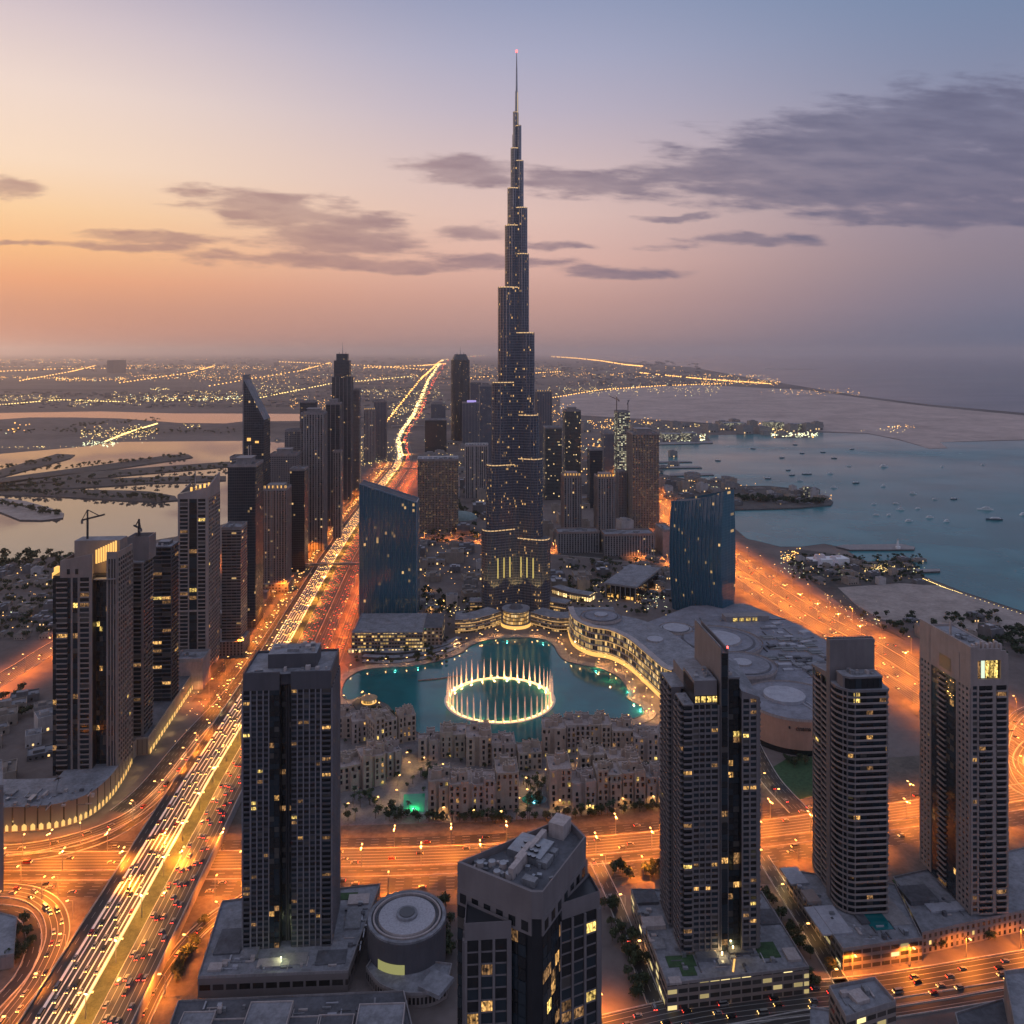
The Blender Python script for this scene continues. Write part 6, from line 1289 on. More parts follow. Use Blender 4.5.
for i, (px, w0, d0, hh, mt) in enumerate([(190, 18, 16, 2.2, ROOF), (226, 22, 12, 1.5, ROOFD), (262, 24, 22, 3.2, ROOF), (300, 18, 14, 1.2, ROOFD), (332, 20, 15, 1.4, ROOFD), (378, 26, 20, 3.6, ROOF)]):
    p = P(px, 1040, 10); b = MB(); b.box(-w0/2, w0/2, 0, d0, 10, 10+hh, 0, 1)
    for q in ((-w0/2, w0/2, 0, .5), (-w0/2, w0/2, d0-.5, d0), (-w0/2, -w0/2+.5, .5, d0-.5), (w0/2-.5, w0/2, .5, d0-.5)): b.box(*q, 10+hh, 10.7+hh, 0)
    b.build('roof_box', [PALE, mt], t, (p.x-c.x, p.y-c.y, 0), TH*.5)
t, c = podium('curved_annex', smooth(PL([(366, 968), (380, 985), (405, 994), (430, 993), (447, 985)], 8), 4)+[P(452, 965, 8), P(375, 955, 8)], 8, facade('facade_louvres', Wall=(.2, .17, .16), Glass=(.012, .012, .014), Bay=2.4, Floor=8, WinW=.6, WinH=.5, Lit=0.0), 'curved low annex with dark louvres in front of the ring-roofed drum', 'building')
b = MB(); p = P(434, 985, 8); b.box(-6, 9, -8, 8, 8, 10.5); b.build('roof_block', ROOF, t, (p.x-c.x, p.y-c.y, 0), -.5)
t = empty('ring_roof_building', (*P(407, 917, 26).xy, 0), 0, 'round drum building with a concentric ring roof between the two foreground towers', 'building'); r = 24.5
b = MB(); b.cyl(0, 0, r, 0, 22, 0, 1, 56); b.cyl(0, 0, r+.4, 22, 26, 0, 1, 56); b.build('drum', [NW['tower_stone_dark'], ROOFD], t)
for r0, r1, z0, z1, mt, nm in ((r, r-2.2, 26, 27.2, ROOF, 'outer_ring'), (r-3.2, r-4.2, 26, 27.6, PALE, 'middle_ring')):
    b = MB(); b.cyl(0, 0, r0, z0, z1, 0, 0, 56, top=False); b.cyl(0, 0, r1, z0, z1, 0, 0, 56, top=False)
    for i in range(56): a, c_ = 2*pi*i/56, 2*pi*(i+1)/56; b.poly([(R_*cos(t_), R_*sin(t_), z1) for R_, t_ in ((r1, a), (r0, a), (r0, c_), (r1, c_))])
    b.build(nm, mt, t)
b = MB(); b.cyl(0, 0, r*.74, 26.01, 27.4, 0, 1, 48, r1=r*.72); b.build('roof_disc', [PALE, pbr('gravel_roof', (.36, .35, .37), .95, var=.3, scale=.8)], t); b = MB(); b.cyl(0, 0, r*.27, 27.4, 29, 0, 0, 32); b.cyl(0, 0, r*.2, 29, 29.4, 1, 1, 32); b.build('oculus', [ROOF, GLASSD], t)
b = MB()
for i in range(10): a = radians(-128+i*4.2); c_ = radians(-128+(i+1)*4.2); b.poly([((r+.2)*cos(a), (r+.2)*sin(a), 8), ((r+.2)*cos(c_), (r+.2)*sin(c_), 8), ((r+.2)*cos(c_), (r+.2)*sin(c_), 14), ((r+.2)*cos(a), (r+.2)*sin(a), 14)])
b.build('lit_glazing', emit('pale_yellow_glow', (.8, .78, .25), .35), t)
t, c = podium('office_block', [P(810, 1008, 38), P(829, 1011, 38), P(829, 1060, 38), P(810, 1060, 38)], 38, BLANK, 'lower grey roof step at the left of the bottom-right office block', 'building')
t, c = podium('office_block', [P(829, 989, 42), P(875, 980, 42), P(896, 1004, 42), P(846, 1020, 42)], 42, OFFP, 'grey flat-roofed office block cut by the bottom edge right of centre', 'building', 2)
b = MB(); b.box(-6, 2, -4, 4, 42, 44); b.build('roof_unit', PALE, t, None, .3); b = MB(); b.box(-10, -5, -8, -2, 42, 43); b.build('roof_unit', MECH, t, None, .3)
t, c = podium('office_block', [P(1004, 974, 46), P(1060, 968, 46), P(1080, 1010, 46), P(1015, 1030, 46)], 46, BLANK, 'pale blank office block in the bottom right corner', 'building', 2)
t, c = podium('office_block', [P(955, 1014, 30), P(1003, 1000, 30), P(1030, 1060, 30), P(970, 1070, 30)], 30, BLANK, 'low dark roofed block beside the pale blank block in the bottom right corner', 'building', 1, ROOFD)
t, c = podium('low_building', [P(-30, 962, 8), P(14, 955, 8), P(17, 918, 8), P(-30, 905, 8)], 8, BLANK, 'small blank-walled building at the left edge inside the loop ramp', 'building', 1)
t, c = podium('slab_building', [P(-30, 893, 0), P(3.5, 892, 0), P(2, 860, 0), P(-30, 860, 0)], 75, NW['tower_stone'], 'sliver of a grey slab building at the left edge above the junction', 'building', 1)
# curved arcade below the left towers
arc = PL([(-30, 833), (20, 832), (60, 828), (88, 818), (108, 802), (122, 783), (132, 764)])
ARC = facade('facade_arcade', Wall=(.2, .155, .135), Glass=(.03, .027, .025), Bay=9.5, Floor=22, WinW=.12, WinH=.8, Lit=0.0)
t, c_, nn_ = curved_block('arcade_podium', arc, 44, 20, ARC, 'curved stone arcade podium with yellow-lit arches at the lower left', 0, 'podium'); o0 = t.location
b = MB(); zz = 0
for i in range(len(c_)-1):
    A_, B_ = c_[i]+nn_[i]*.4-o0, c_[i+1]+nn_[i+1]*.4-o0; m_ = max(1, int((B_-A_).length/4.4))
    for j in range(m_):
        p, q_ = A_.lerp(B_, (j+.22)/m_), A_.lerp(B_, (j+.78)/m_); b.poly([(p.x, p.y, 1), (q_.x, q_.y, 1), (q_.x, q_.y, 5), (p.x*.5+q_.x*.5, p.y*.5+q_.y*.5, 6.6), (p.x, p.y, 5)])
b.build('lit_arches', emit('arch_glow', (1, .6, .17), 1.0), t)
for i in range(0, len(c_)-1, 2): p = c_[i]+nn_[i]*7-o0; point(t, (p.x, p.y, 5), 900, (1, .66, .24), .6)
roofgear(t, -10, 60, 6, 30, 20, 55, 14, 9)
SLOT = facade('facade_slotted_stone', Wall=(.22, .17, .15), Glass=(.03, .027, .025), Bay=4.2, Floor=16, WinW=.1, WinH=.86, Lit=0.0)
t, c = podium('podium_block', [P(121, 757), P(148, 755), P(192, 688), P(172, 684)], 16, SLOT, 'slotted stone podium with a gold-lit street front beside the left boulevard', roofm=ROOFD)
A_, B_ = P(149.5, 755.5)-Vector((c.x, c.y, 0)), P(193.5, 688.5)-Vector((c.x, c.y, 0)); b = MB()
for i in range(18):
    p, q_ = A_.lerp(B_, (i+.15)/18), A_.lerp(B_, (i+.85)/18); b.poly([(p.x, p.y, .5), (q_.x, q_.y, .5), (q_.x, q_.y, 5.5), (p.x, p.y, 5.5)])
    if i % 4 == 1: point(t, (p.x+6, p.y-1, 5), 1500, (1, .68, .25), .6)
b.build('lit_shopfronts', MATS['arch_glow'], t)

# roofs of the low near buildings carry plant, ducts and stair heads
def clutter(pts, z, n, seed, group, label):
    rr = random.Random(seed); q = [P(*p, z) for p in pts]
    for i in range(n):
        a, c = rr.uniform(.06, .92), rr.uniform(.06, .92); p = (q[0].lerp(q[1], a)).lerp(q[3].lerp(q[2], a), c); w, d, h = rr.choice(((1.4, 1.4, 1.2), (3, 2, 1.6), (5, 1, .8), (1, 6, .8), (2.4, 2.4, 2.2), (7, .6, .5), (.6, 8, .5)))
        b = MB(); b.box(-w/2, w/2, -d/2, d/2, 0, h*rr.uniform(.7, 1.3)); tag(b.build('rooftop_unit', rr.choice((MECH, METAL, PALE, ROOFD, MROOF2)), loc=(p.x, p.y, z+rr.uniform(.3, .5)-.3), rz=TH), label, 'roof unit', group)
clutter([(670, 980), (800, 965), (755, 940), (655, 945)], 16, 26, 61, 'units on the office podium roof', 'small plant unit on the roof of the office podium by the pink fin tower')
clutter([(640, 935), (662, 955), (664, 900), (636, 895)], 16, 14, 62, 'units on the west office podium roof', 'small plant unit on the roof strip beside the narrow street')
clutter([(846, 945), (915, 936), (905, 922), (836, 925)], 14, 16, 63, 'units on the L-shaped podium', 'small plant unit on the roof of the L-shaped podium'); clutter([(790, 880), (815, 878), (840, 925), (822, 925)], 14, 14, 64, 'units on the long arm of the L-shaped podium', 'small plant unit on the long arm of the L-shaped podium')
clutter([(925, 928), (1020, 908), (1010, 895), (905, 895)], 13, 24, 65, 'units on the low stone podium', 'small plant unit on the roof of the low stone podium'); clutter([(205, 972), (345, 968), (350, 958), (212, 958)], 12, 24, 66, 'units on the car-park podium', 'small plant unit on the roof of the car-park podium'); clutter([(345, 950), (365, 950), (372, 895), (345, 900)], 12, 16, 67, 'units on the right arm of the car-park podium', 'small plant unit on the right arm of the car-park podium')
clutter([(180, 1020), (400, 1015), (395, 1000), (185, 1005)], 10, 24, 68, 'units on the low framed roof', 'small plant unit on the low roof along the bottom edge'); clutter([(0, 815), (95, 806), (110, 785), (0, 795)], 20, 22, 69, 'units on the arcade podium', 'small plant unit on the roof of the curved arcade podium'); clutter([(835, 1005), (880, 995), (872, 986), (835, 992)], 42, 9, 70, 'units on the grey office block', 'small plant unit on the roof of the grey office block at the bottom edge')
# ================================================================== STREET LAMPS (they light the roads)
SOD = (1, .25, .02); AMB = (1, .56, .2)
LHEAD = emit('sodium_lamp_head', (1, .5, .14), 5.0); POLE = pbr('lamp_pole', (.3, .29, .28), .5, .5)
def lamp_meshes(hgt, double):
    p = MB(); p.cyl(0, 0, .28, 0, hgt-1, 0, 0, 6, r1=.16); h = MB()
    for sx in ((-1, 1) if double else (1,)): p.bar((0, 0, hgt-1.2), (sx*3.2, 0, hgt), .12); h.box(min(sx*2.4, sx*4.2), max(sx*2.4, sx*4.2), -.5, .5, hgt-.15, hgt+.12, 0, bottom=True)
    return p.mesh('pole', POLE), h.mesh('lamp_head', LHEAD)
LMS = {k_: lamp_meshes(*k_) for k_ in ((15, True), (14, False), (8, False), (24, True), (22, False))}
LDATA = {}
def light_data(w, col, ang, size):
    key = (w, col, ang)
    if key not in LDATA:
        l = bpy.data.lights.new('lamp_light', 'SPOT'); l.energy = w; l.color = col; l.spot_size = radians(ang); l.spot_blend = .5; l.shadow_soft_size = size; LDATA[key] = l
    return LDATA[key]
LAMPS = []
def street_lamp(*a, **kw): LAMPS.append((a, kw))
def place_lamp(loc, rz, w, col, label, group, kind=(14, False), ang=152):
    t = empty('street_lamp', loc, rz, label, 'street lamp', group); a, b_ = LMS[kind]; link('pole', a, t); link('lamp_head', b_, t)
    o = bpy.data.objects.new('lamp_light', light_data(w, col, ang, .5)); COL.objects.link(o); o.parent = t; o.location = (0 if kind[1] else 3, 0, kind[0]-.5)
def path_points(c, step, skip=0.0):
    r, acc = [], skip
    for a, b_ in zip(c, c[1:]):
        L_ = (b_-a).length
        while acc < L_: q = a.lerp(b_, acc/L_); dd = (b_-a); r.append((q, atan2(dd.y, dd.x))); acc += step
        acc -= L_
    return r
def lamp_row(c, off, step, w, col, label, group, kind=(14, False), skip=5.0, ymax=1e9, xlim=None, flip=False):
    for q, a in path_points(c, step, skip):
        n_ = Vector((sin(a), -cos(a), 0)); p = q+n_*off; px = 512+F*p.x/p.y; py = HZ+(H-p.z)*F/p.y
        if p.y > ymax or px < -50 or px > 1075 or py > 1060: continue
        street_lamp(p, a-pi/2+(pi if (off > 0) != flip else 0), w, col, label, group, kind)
hw_near = [p for p in HW if p.y >= 420]
lamp_row(HWN, 4.4, 42, 110000, (1, .38, .06), 'double-armed lamp on the planted median of the elevated highway', 'median lamps of the elevated highway', (15, True))
lamp_row([p for p in HW if 940 <= p.y <= 2900], 4.4, 75, 190000, (1, .34, .05), 'double-armed lamp on the median of the far highway', 'median lamps of the far highway', (15, True))
lamp_row(along(-56, 900, 2900, 50, .35), 0, 66, 150000, (1, .24, .02), 'lamp on the left service road beside the towers', 'lamps of the left service road', (22, False))
lamp_row(along(57, 930, 2900, 50, .35), 0, 66, 170000, (1, .17, .015), 'lamp on the right service road behind the blue slab tower', 'lamps of the right service road', (22, False))
lamp_row([p for p in HW if 3000 <= p.y <= 9000], 6, 420, 500000, (1, .45, .13), 'lamp on the hazy far end of the highway', 'lamps at the hazy end of the highway', (15, True))
lamp_row(XR, 6, 44, 130000, SOD, 'lamp on the sandy median of the crossing road, in front of the sandstone houses', 'median lamps of the crossing road', (15, True))
lamp_row(XR, -17, 44, 115000, SOD, 'lamp on the far edge median of the crossing road', 'far median lamps of the crossing road', (15, True), skip=27)
lamp_row(XR, 38, 60, 80000, SOD, 'lamp on the near kerb of the crossing road', 'near kerb lamps of the crossing road', skip=20)
lamp_row(RH, -3, 48, 270000, (1, .25, .02), 'double-armed lamp on the middle strip of the right highway', 'middle lamps of the right highway', (24, True), ymax=3000)
lamp_row(RH, 44, 60, 170000, (1, .25, .02), 'lamp on the seaward edge of the right highway', 'seaward lamps of the right highway', (22, False), ymax=1900, skip=30)
lamp_row(RH, -46, 60, 150000, (1, .25, .02), 'lamp on the city edge of the right highway', 'city side lamps of the right highway', (22, False), ymax=2600, skip=12)
lamp_row(RAMP1, 9, 32, 60000, SOD, 'lamp on the outside of the loop ramp', 'lamps of the loop ramp'); lamp_row(RAMP3, -8, 34, 70000, SOD, 'lamp on the ramp that dips under the elevated highway', 'lamps of the dipping ramp')
lamp_row(RAMP4, 9, 36, 56000, SOD, 'lamp on the curving road before the arcade podium', 'lamps of the arcade road'); lamp_row(LROAD, 16, 55, 190000, (1, .22, .02), 'lamp on the orange road behind the left towers', 'lamps of the road behind the left towers', (22, False))
lamp_row(FARX, -20, 55, 90000, (1, .28, .05), 'lamp on the cross street behind the supertall tower', 'lamps of the cross street'); lamp_row(C4R, 12, 40, 22000, SOD, 'lamp on the street before the broad hotel slab', 'lamps of the hotel street')
lamp_row(BROAD, -14, 40, 70000, SOD, 'lamp on the road along the bottom right edge', 'lamps of the bottom road'); lamp_row(ST1, -6, 45, 3500, (1, .5, .2), 'small lamp on the narrow street left of the office podium', 'small lamps of the narrow street', (8, False)); lamp_row(ST2, 6, 40, 5000, AMB, 'small lamp on the gold-lit street between two podiums', 'small lamps of the gold-lit street', (8, False))
lamp_row(LBLVD, 11, 30, 4200, (1, .7, .3), 'small lamp on the left boulevard beside the podiums', 'small lamps of the left boulevard', (8, False)); lamp_row(ST3, 10, 26, 5000, AMB, 'small lamp on the street beside the terracotta drum', 'small lamps beside the terracotta drum', (8, False))
lamp_row(RR2, 5, 40, 26000, SOD, 'lamp on the ramp rings at the right edge', 'lamps of the right ramp rings')
# promenade lamps round the lake
n_ = len(LK)
acc = 0
for i in range(0, n_, 4):
    p = LK[i]; q = LK[(i+1) % n_]; tt = (q-p).normalized(); nn_ = Vector((tt.y, -tt.x, 0))*(1 if sg > 0 else 1); m_ = p+nn_*(8 if area > 0 else -8)
    if P(0, 738).y < m_.y: street_lamp(Vector((m_.x, m_.y, 1.0)), atan2(tt.y, tt.x), 2400, (1, .55, .2), 'small warm lamp on the promenade round the lake', 'promenade lamps round the lake', (8, False))
for px, py in [(430, 612), (445, 606), (480, 640), (560, 640), (535, 636), (495, 636), (455, 645), (575, 620), (590, 600), (640, 600), (655, 590), (430, 590), (610, 680), (630, 690), (650, 705), (655, 720), (596, 668), (640, 730), (580, 655), (575, 648), (622, 672), (638, 682), (646, 694), (660, 700), (652, 716), (664, 712), (604, 664), (616, 668), (632, 700), (642, 712)]:
    street_lamp(P(px, py, .3), random.uniform(0, 6), 9000, (1, .48, .14), 'small golden lamp in the plazas round the supertall tower', 'golden plaza lamps', (8, False))
for px, py in [(404, 762), (412, 772), (398, 786), (424, 768), (440, 772), (470, 778), (500, 782), (524, 785), (545, 780), (530, 800), (548, 800), (522, 806), (575, 768), (600, 766), (636, 770), (560, 812), (590, 813), (625, 810), (655, 808), (440, 818), (470, 821), (505, 820), (366, 760), (352, 812), (380, 808), (400, 800), (604, 786), (650, 786)]:
    street_lamp(P(px, py, .25), random.uniform(0, 6), 3600, (1, .55, .16), 'added small golden lamp warming the lanes between the sandstone houses', 'added warm lamps in the old town lanes', (8, False))  # lamps added between the houses to warm the light of the old town
LAMPS.sort(key=lambda q: q[0][0].y)
for a_, kw in LAMPS[:290]: place_lamp(*a_, **kw)
b = MB()
for (loc, rz, w_, col, *rest), kw in LAMPS[290:]:
    kd = rest[2] if len(rest) > 2 else (14, False); M_ = Matrix.Rotation(rz, 3, 'Z')
    for me, mi in zip(LMS[kd], (0, 1)):
        for f_ in me.polygons: b.poly([Vector(loc)+M_ @ me.vertices[v].co for v in f_.vertices], mi)
    o = bpy.data.objects.new('lamp_light', light_data(w_, col, 152, .5)); COL.objects.link(o); o.location = Vector(loc)+M_ @ Vector((0 if kd[1] else 3, 0, kd[0]-.5))
tag(b.build('far_street_lamps', [POLE, LHEAD]), 'far street lamps along the highways', 'street lamps', kind='stuff')
# ================================================================== TRAFFIC
HEADL = emit('headlight', (1, .55, .15), 8); TAILL = emit('tail_light', (1, .05, .025), 7)
PAINT = [pbr('car_paint_'+n, c, .3, .2, 0) for n, c in (('white', (.24, .24, .23)), ('silver', (.15, .15, .16)), ('black', (.02, .02, .022)), ('red', (.3, .03, .03)), ('sand', (.4, .33, .24)))]
RUB = pbr('tyre', (.015, .015, .015), .9, var=0)
def car_parts(L_, W_, Hh, cab):
    x = W_/2; r = {}
    b = MB(); b.prism([(-x, 0), (x, 0), (x, L_), (-x, L_)], .35, Hh*.58, 0, bottom=True); b.prism([(-x*.9, L_*.06), (x*.9, L_*.06), (x*.9, L_*.3), (-x*.9, L_*.3)], Hh*.58, 0, 0, ztop=[Hh*.6, Hh*.6, Hh*.66, Hh*.66]); r['body'] = b
    b = MB(); y0, y1 = cab; n = MB()
    q0 = [(-x*.92, y0), (x*.92, y0), (x*.92, y1), (-x*.92, y1)]; q1 = [(-x*.75, y0+.55), (x*.75, y0+.55), (x*.75, y1-.45), (-x*.75, y1-.45)]
    for i in range(4):
        j = (i+1) % 4; b.poly([(*q0[i], Hh*.58), (*q0[j], Hh*.58), (*q1[j], Hh), (*q1[i], Hh)], 0)
    b.poly([(*p, Hh) for p in q1], 1); r['cabin'] = b
    for nm, yy, k_ in (('headlight', -.04, 0), ('tail_light', L_-.06, 1)):
        for sx in (-1, 1): b = MB(); c = sx*x*.66; b.box(c-.32, c+.32, yy, yy+.1, Hh*.32, Hh*.54, 0, bottom=True); r[nm+str(sx)] = b
    for sx in (-1, 1):
        for yy in (L_*.2, L_*.8):
            b = MB(); N_ = 8; R_ = .34; pts = [(yy+R_*cos(2*pi*i/N_), .34+R_*sin(2*pi*i/N_)) for i in range(N_)]; xo = sx*x; xi = sx*(x-.2)
            b.poly([(xo, a, c) for a, c in pts]); b.poly([(xi, a, c) for a, c in pts])
            for i in range(N_): a, c = pts[i], pts[(i+1) % N_]; b.poly([(xi, *a), (xo, *a), (xo, *c), (xi, *c)])
            r['wheel%d%d' % (sx, yy > 2)] = b
    return r
CARS = []
for (L_, W_, Hh, cab, nm) in ((5.0, 2.05, 1.5, (1.2, 4.3), 'car'), (5.1, 2.1, 1.85, (1.1, 5.0), 'car'), (6.2, 2.3, 2.5, (.5, 6.1), 'van')): CARS.append((car_parts(L_, W_, Hh, cab), nm))
CME = {}
def car_mesh(i, pm):
    if (i, pm) not in CME:
        b = MB(); mats = [PAINT[pm], GLASSD, HEADL, TAILL, RUB]
        for k_, p in CARS[i][0].items():
            sl = {'b': 0, 'c': 1, 'h': 2, 't': 3, 'w': 4}[k_[0]]
            for f_, mi in zip(p.f, p.mi): b.poly([p.v[q] for q in f_], 0 if (k_ == 'cabin' and mi == 1) else sl)
        parts = {k_: p.mesh(k_.rstrip('-0123456789'), {'b': [PAINT[pm]], 'c': [GLASSD, PAINT[pm]], 'h': [HEADL], 't': [TAILL], 'w': [RUB]}[k_[0]]) for k_, p in CARS[i][0].items()}
        CME[(i, pm)] = (b.mesh('car', mats), parts)
    return CME[(i, pm)]
rc_ = random.Random(3); spots = []
CNAME = ['white', 'silver', 'black', 'red', 'sand-coloured']
def traffic(c, off, step, toward, where, group, y0=0, y1=1e9):
    for q, a in path_points(c, step, rc_.uniform(0, step)):
        n_ = Vector((sin(a), -cos(a), 0)); dd = Vector((cos(a), sin(a), 0)); p = q+n_*(off+rc_.uniform(-.18, .18))+dd*(rc_.uniform(-1.1, 1.1) if step < 10 else rc_.uniform(-step*.42, step*.42))
        px = 512+F*p.x/p.y; py = HZ+(H-p.z)*F/p.y
        if -12 < px < 1036 and py < 1035 and y0 <= p.y <= y1: spots.append((p.y, p+Vector((0, 0, .02)), a-pi/2+(0 if toward else pi), where, group))
hwc = [p for p in HW if p.y < 3000]
for i in range(6): traffic(hwc, -22.3+i*3.65+.2, 24+i % 3*3.5, True, 'with headlights on, coming toward the camera on the elevated highway', 'oncoming cars on the main highway')
for i in range(5): traffic(hwc, 12+i*3.7, 22, False, 'with red tail lights, driving away on the main highway', 'cars driving away on the main highway')
for off, st, tw in ((22, 110, True), (26, 120, True), (31, 130, True), (-12, 90, False), (-8, 120, False), (-3, 110, False), (1, 120, True), (-22, 110, False), (-26, 130, False)): traffic(XR, off, st, tw, 'on the crossing road before the sandstone houses', 'cars on the crossing road')
for off, st, tw in ((-40, 180, True), (-35, 170, True), (-22, 120, True), (-17, 120, True), (-11, 120, True), (4, 120, False), (9, 120, False), (15, 130, False), (28, 170, False), (35, 180, False)): traffic(RH, off, st, tw, 'on the orange right highway', 'cars on the right highway')
traffic(RAMP1, -2.5, 16, True, 'with headlights on the loop ramp', 'cars on the loop ramp'); traffic(RAMP1, 2, 22, True, 'with headlights on the loop ramp', 'cars on the loop ramp'); traffic(RAMP3, 0, 26, True, 'on the ramp dipping under the highway', 'cars on the dipping ramp'); traffic(RAMP4, 0, 22, False, 'on the curved road before the arcade podium', 'cars on the arcade road')
for o_ in (-6, 0, 6): traffic(LROAD, o_, 60, True, 'on the orange road behind the left towers', 'cars behind the left towers')
for o_ in (-6, -2, 3, 7): traffic(BROAD, o_, 30, o_ > 0, 'on the road along the bottom right', 'cars on the bottom road')
traffic(ST1, 1.5, 40, True, 'on the narrow street beside the office podium', 'cars on the narrow street'); traffic(ST3, 3, 24, True, 'on the street by the terracotta drum', 'cars by the terracotta drum')
for off, tw in ((-46, True), (-43, True), (-49, True), (42, False), (46, False), (50, False), (66, False), (71, False)): traffic(along(off, 880, 2900, 60, .37), 0, 28, tw, 'on a service road beside the main highway', 'cars on the service roads')
spots.sort(key=lambda s_: s_[0])
for i, (y, p, rz, where, group) in enumerate(spots[:290]):
    k_ = rc_.choices((0, 1, 2), (6, 4, 1))[0]; pm = rc_.choices(range(5), (5, 3, 2, 1, 1))[0]; me, parts = car_mesh(k_, pm); kind_ = CARS[k_][1]
    lab = CNAME[pm]+' '+kind_+' '+where
    if i < 70:
        t = link('parked_car' if 0 else kind_, parts['body'], None, p, rz)
        for nm, m_ in parts.items():
            if nm != 'body': link(nm.rstrip('-0123456789'), m_, t)
    else: t = link(kind_, me, None, p, rz)
    tag(t, lab, kind_, group)
b = MB()
for y, p, rz, where, group in spots[290:]:
    M_ = Matrix.Rotation(rz, 3, 'Z'); x, L_, h_ = 1.05, 5.0, 1.55; k_ = rc_.choice((0, 0, 1))
    q = lambda *v: p+M_ @ Vector(v)
    b.poly([q(-x, 0, .3), q(x, 0, .3), q(x, 0, .9), q(-x, 0, .9)], 2); b.poly([q(x, L_, .3), q(-x, L_, .3), q(-x, L_, .9), q(x, L_, .9)], 3); b.poly([q(-x, 0, .9), q(x, 0, .9), q(x, L_, .9), q(-x, L_, .9)], k_)
    b.poly([q(x, 0, .3), q(x, L_, .3), q(x, L_, .9), q(x, 0, .9)], k_); b.poly([q(-x, L_, .3), q(-x, 0, .3), q(-x, 0, .9), q(-x, L_, .9)], k_)
    for u, v in (((-.9, 1.2), (.9, 1.2)), ((.9, 1.2), (.9, 4.4)), ((.9, 4.4), (-.9, 4.4)), ((-.9, 4.4), (-.9, 1.2))): b.poly([q(*u, .9), q(*v, .9), q(v[0]*.8, v[1]*.85+.4, h_), q(u[0]*.8, u[1]*.85+.4, h_)], 4)
    b.poly([q(-.72, 1.42, h_), q(.72, 1.42, h_), q(.72, 4.14, h_), q(-.72, 4.14, h_)], k_)
rj = random.Random(9)
for off, m_, n_ in ((-19, 2, 170), (-15, 2, 170), (-11, 2, 170), (-6, 2, 140), (13, 3, 80), (18, 3, 80), (23, 3, 70)):
    for i in range(n_):
        py = 355+(464-355)*rj.random()**1.0; y = H*F/(py-HZ)
        if y < 2900: continue
        w_ = max(1, .42*y/F*rj.uniform(.6, 1.1)); sp_ = 1+max(0, y-4000)/6000*1.2; p = Vector((hw_x(y)+off*sp_, y, hw_z(y)+.1)); b.box(p.x-w_, p.x+w_, p.y, p.y+w_*2, p.z, p.z+w_*1.2, m_)
tag(b.build('distant_traffic', [PAINT[1], PAINT[2], emit('distant_headlight', (1, .62, .22), 4.5), emit('distant_tail_light', (1, .12, .04), 2.2), GLASSD]), 'far traffic with headlights and red tail lights on the highways', 'traffic', kind='stuff')
# ---- footbridges over the main highway
for y_, lab in ((1440, 'footbridge over the highway beside the blue slab tower'), (2620, 'far footbridge over the highway before its bend'), (4150, 'farthest footbridge over the hazy highway bend')):
    t = empty('footbridge', (hw_x(y_), y_, 0), TH, lab, 'footbridge'); b = MB(); b.box(-78, 88, -2.2, 2.2, 8.5, 9.2, bottom=True); b.build('deck', CONC, t)
    for yy in (-2.2, 2.0): b = MB(); b.box(-78, 88, yy, yy+.2, 9.21, 10.6); b.build('railing', METAL, t)
    b = MB(); b.box(-78, 88, -2.3, 2.3, 12, 12.3, bottom=True); b.build('roof', PALE, t)
    for xx in (-76, -34, 4, 36, 84): b = MB(); b.box(xx, xx+1, -.8, .8, 0, 8.49); b.build('pier', CONC, t)
# ================================================================== TREES
LEAF = [pbr('foliage_'+n, c, .8, var=.5, scale=.9) for n, c in (('dark', (.028, .042, .018)), ('mid', (.045, .06, .025)), ('olive', (.065, .068, .032)))]
BARK = pbr('bark', (.12, .085, .06), .9)
def crown_mesh(seed, r, h, z0, n, m):
    rr = random.Random(seed); b = MB(); lobes = [(rr.uniform(-.5, .5)*r, rr.uniform(-.5, .5)*r, z0+h*rr.uniform(.25, .75), r*rr.uniform(.42, .7)) for _ in range(7)]
    for i in range(n):
        lx, ly, lz, lr = rr.choice(lobes); v = Vector((rr.gauss(0, 1), rr.gauss(0, 1), rr.gauss(0, 1))).normalized()*lr*rr.uniform(.55, 1.05); c = Vector((lx, ly, lz))+Vector((v.x, v.y, v.z*.75))
        s_ = r*rr.uniform(.1, .2); u = Vector((rr.gauss(0, 1), rr.gauss(0, 1), rr.gauss(0, 1))).normalized(); w_ = u.cross(v).normalized()*s_; u = u*s_
        b.poly([c-u-w_*.5, c+u*.3-w_, c+u+w_*.4, c-u*.2+w_], 0)
    return b.mesh('crown', LEAF[m])
def trunk_mesh(h, r, seed):
    rr = random.Random(seed); b = MB(); b.cyl(0, 0, r, 0, h, 0, 0, 7, r1=r*.6)
    for i in range(4): a = rr.uniform(0, 6.28); b.bar((0, 0, h*.75), (cos(a)*h*.45, sin(a)*h*.45, h*1.35), r*.3)
    return b.mesh('trunk', BARK)
def palm_mesh(seed, h, m):
    rr = random.Random(seed); b = MB()
    for i in range(16):
        a = 2*pi*i/16+rr.uniform(-.15, .15); el_ = rr.uniform(-.2, .9); L_ = rr.uniform(2.4, 3.2); pr_ = Vector((0, 0, h)); dv = Vector((cos(a)*cos(el_), sin(a)*cos(el_), sin(el_))); sv_ = Vector((-sin(a), cos(a), 0))
        for j in range(4):
            q_ = pr_+dv*L_/4; dv = (dv+Vector((0, 0, -.28))).normalized(); w0, w1 = (.35, .6, .55, .35)[j], (.6, .55, .35, .05)[j]
            b.poly([pr_-sv_*w0+Vector((0, 0, -.12)), pr_+sv_*w0+Vector((0, 0, -.12)), q_+sv_*w1+Vector((0, 0, -.12)), q_-sv_*w1+Vector((0, 0, -.12))]); pr_ = q_
    return b.mesh('crown', LEAF[m])
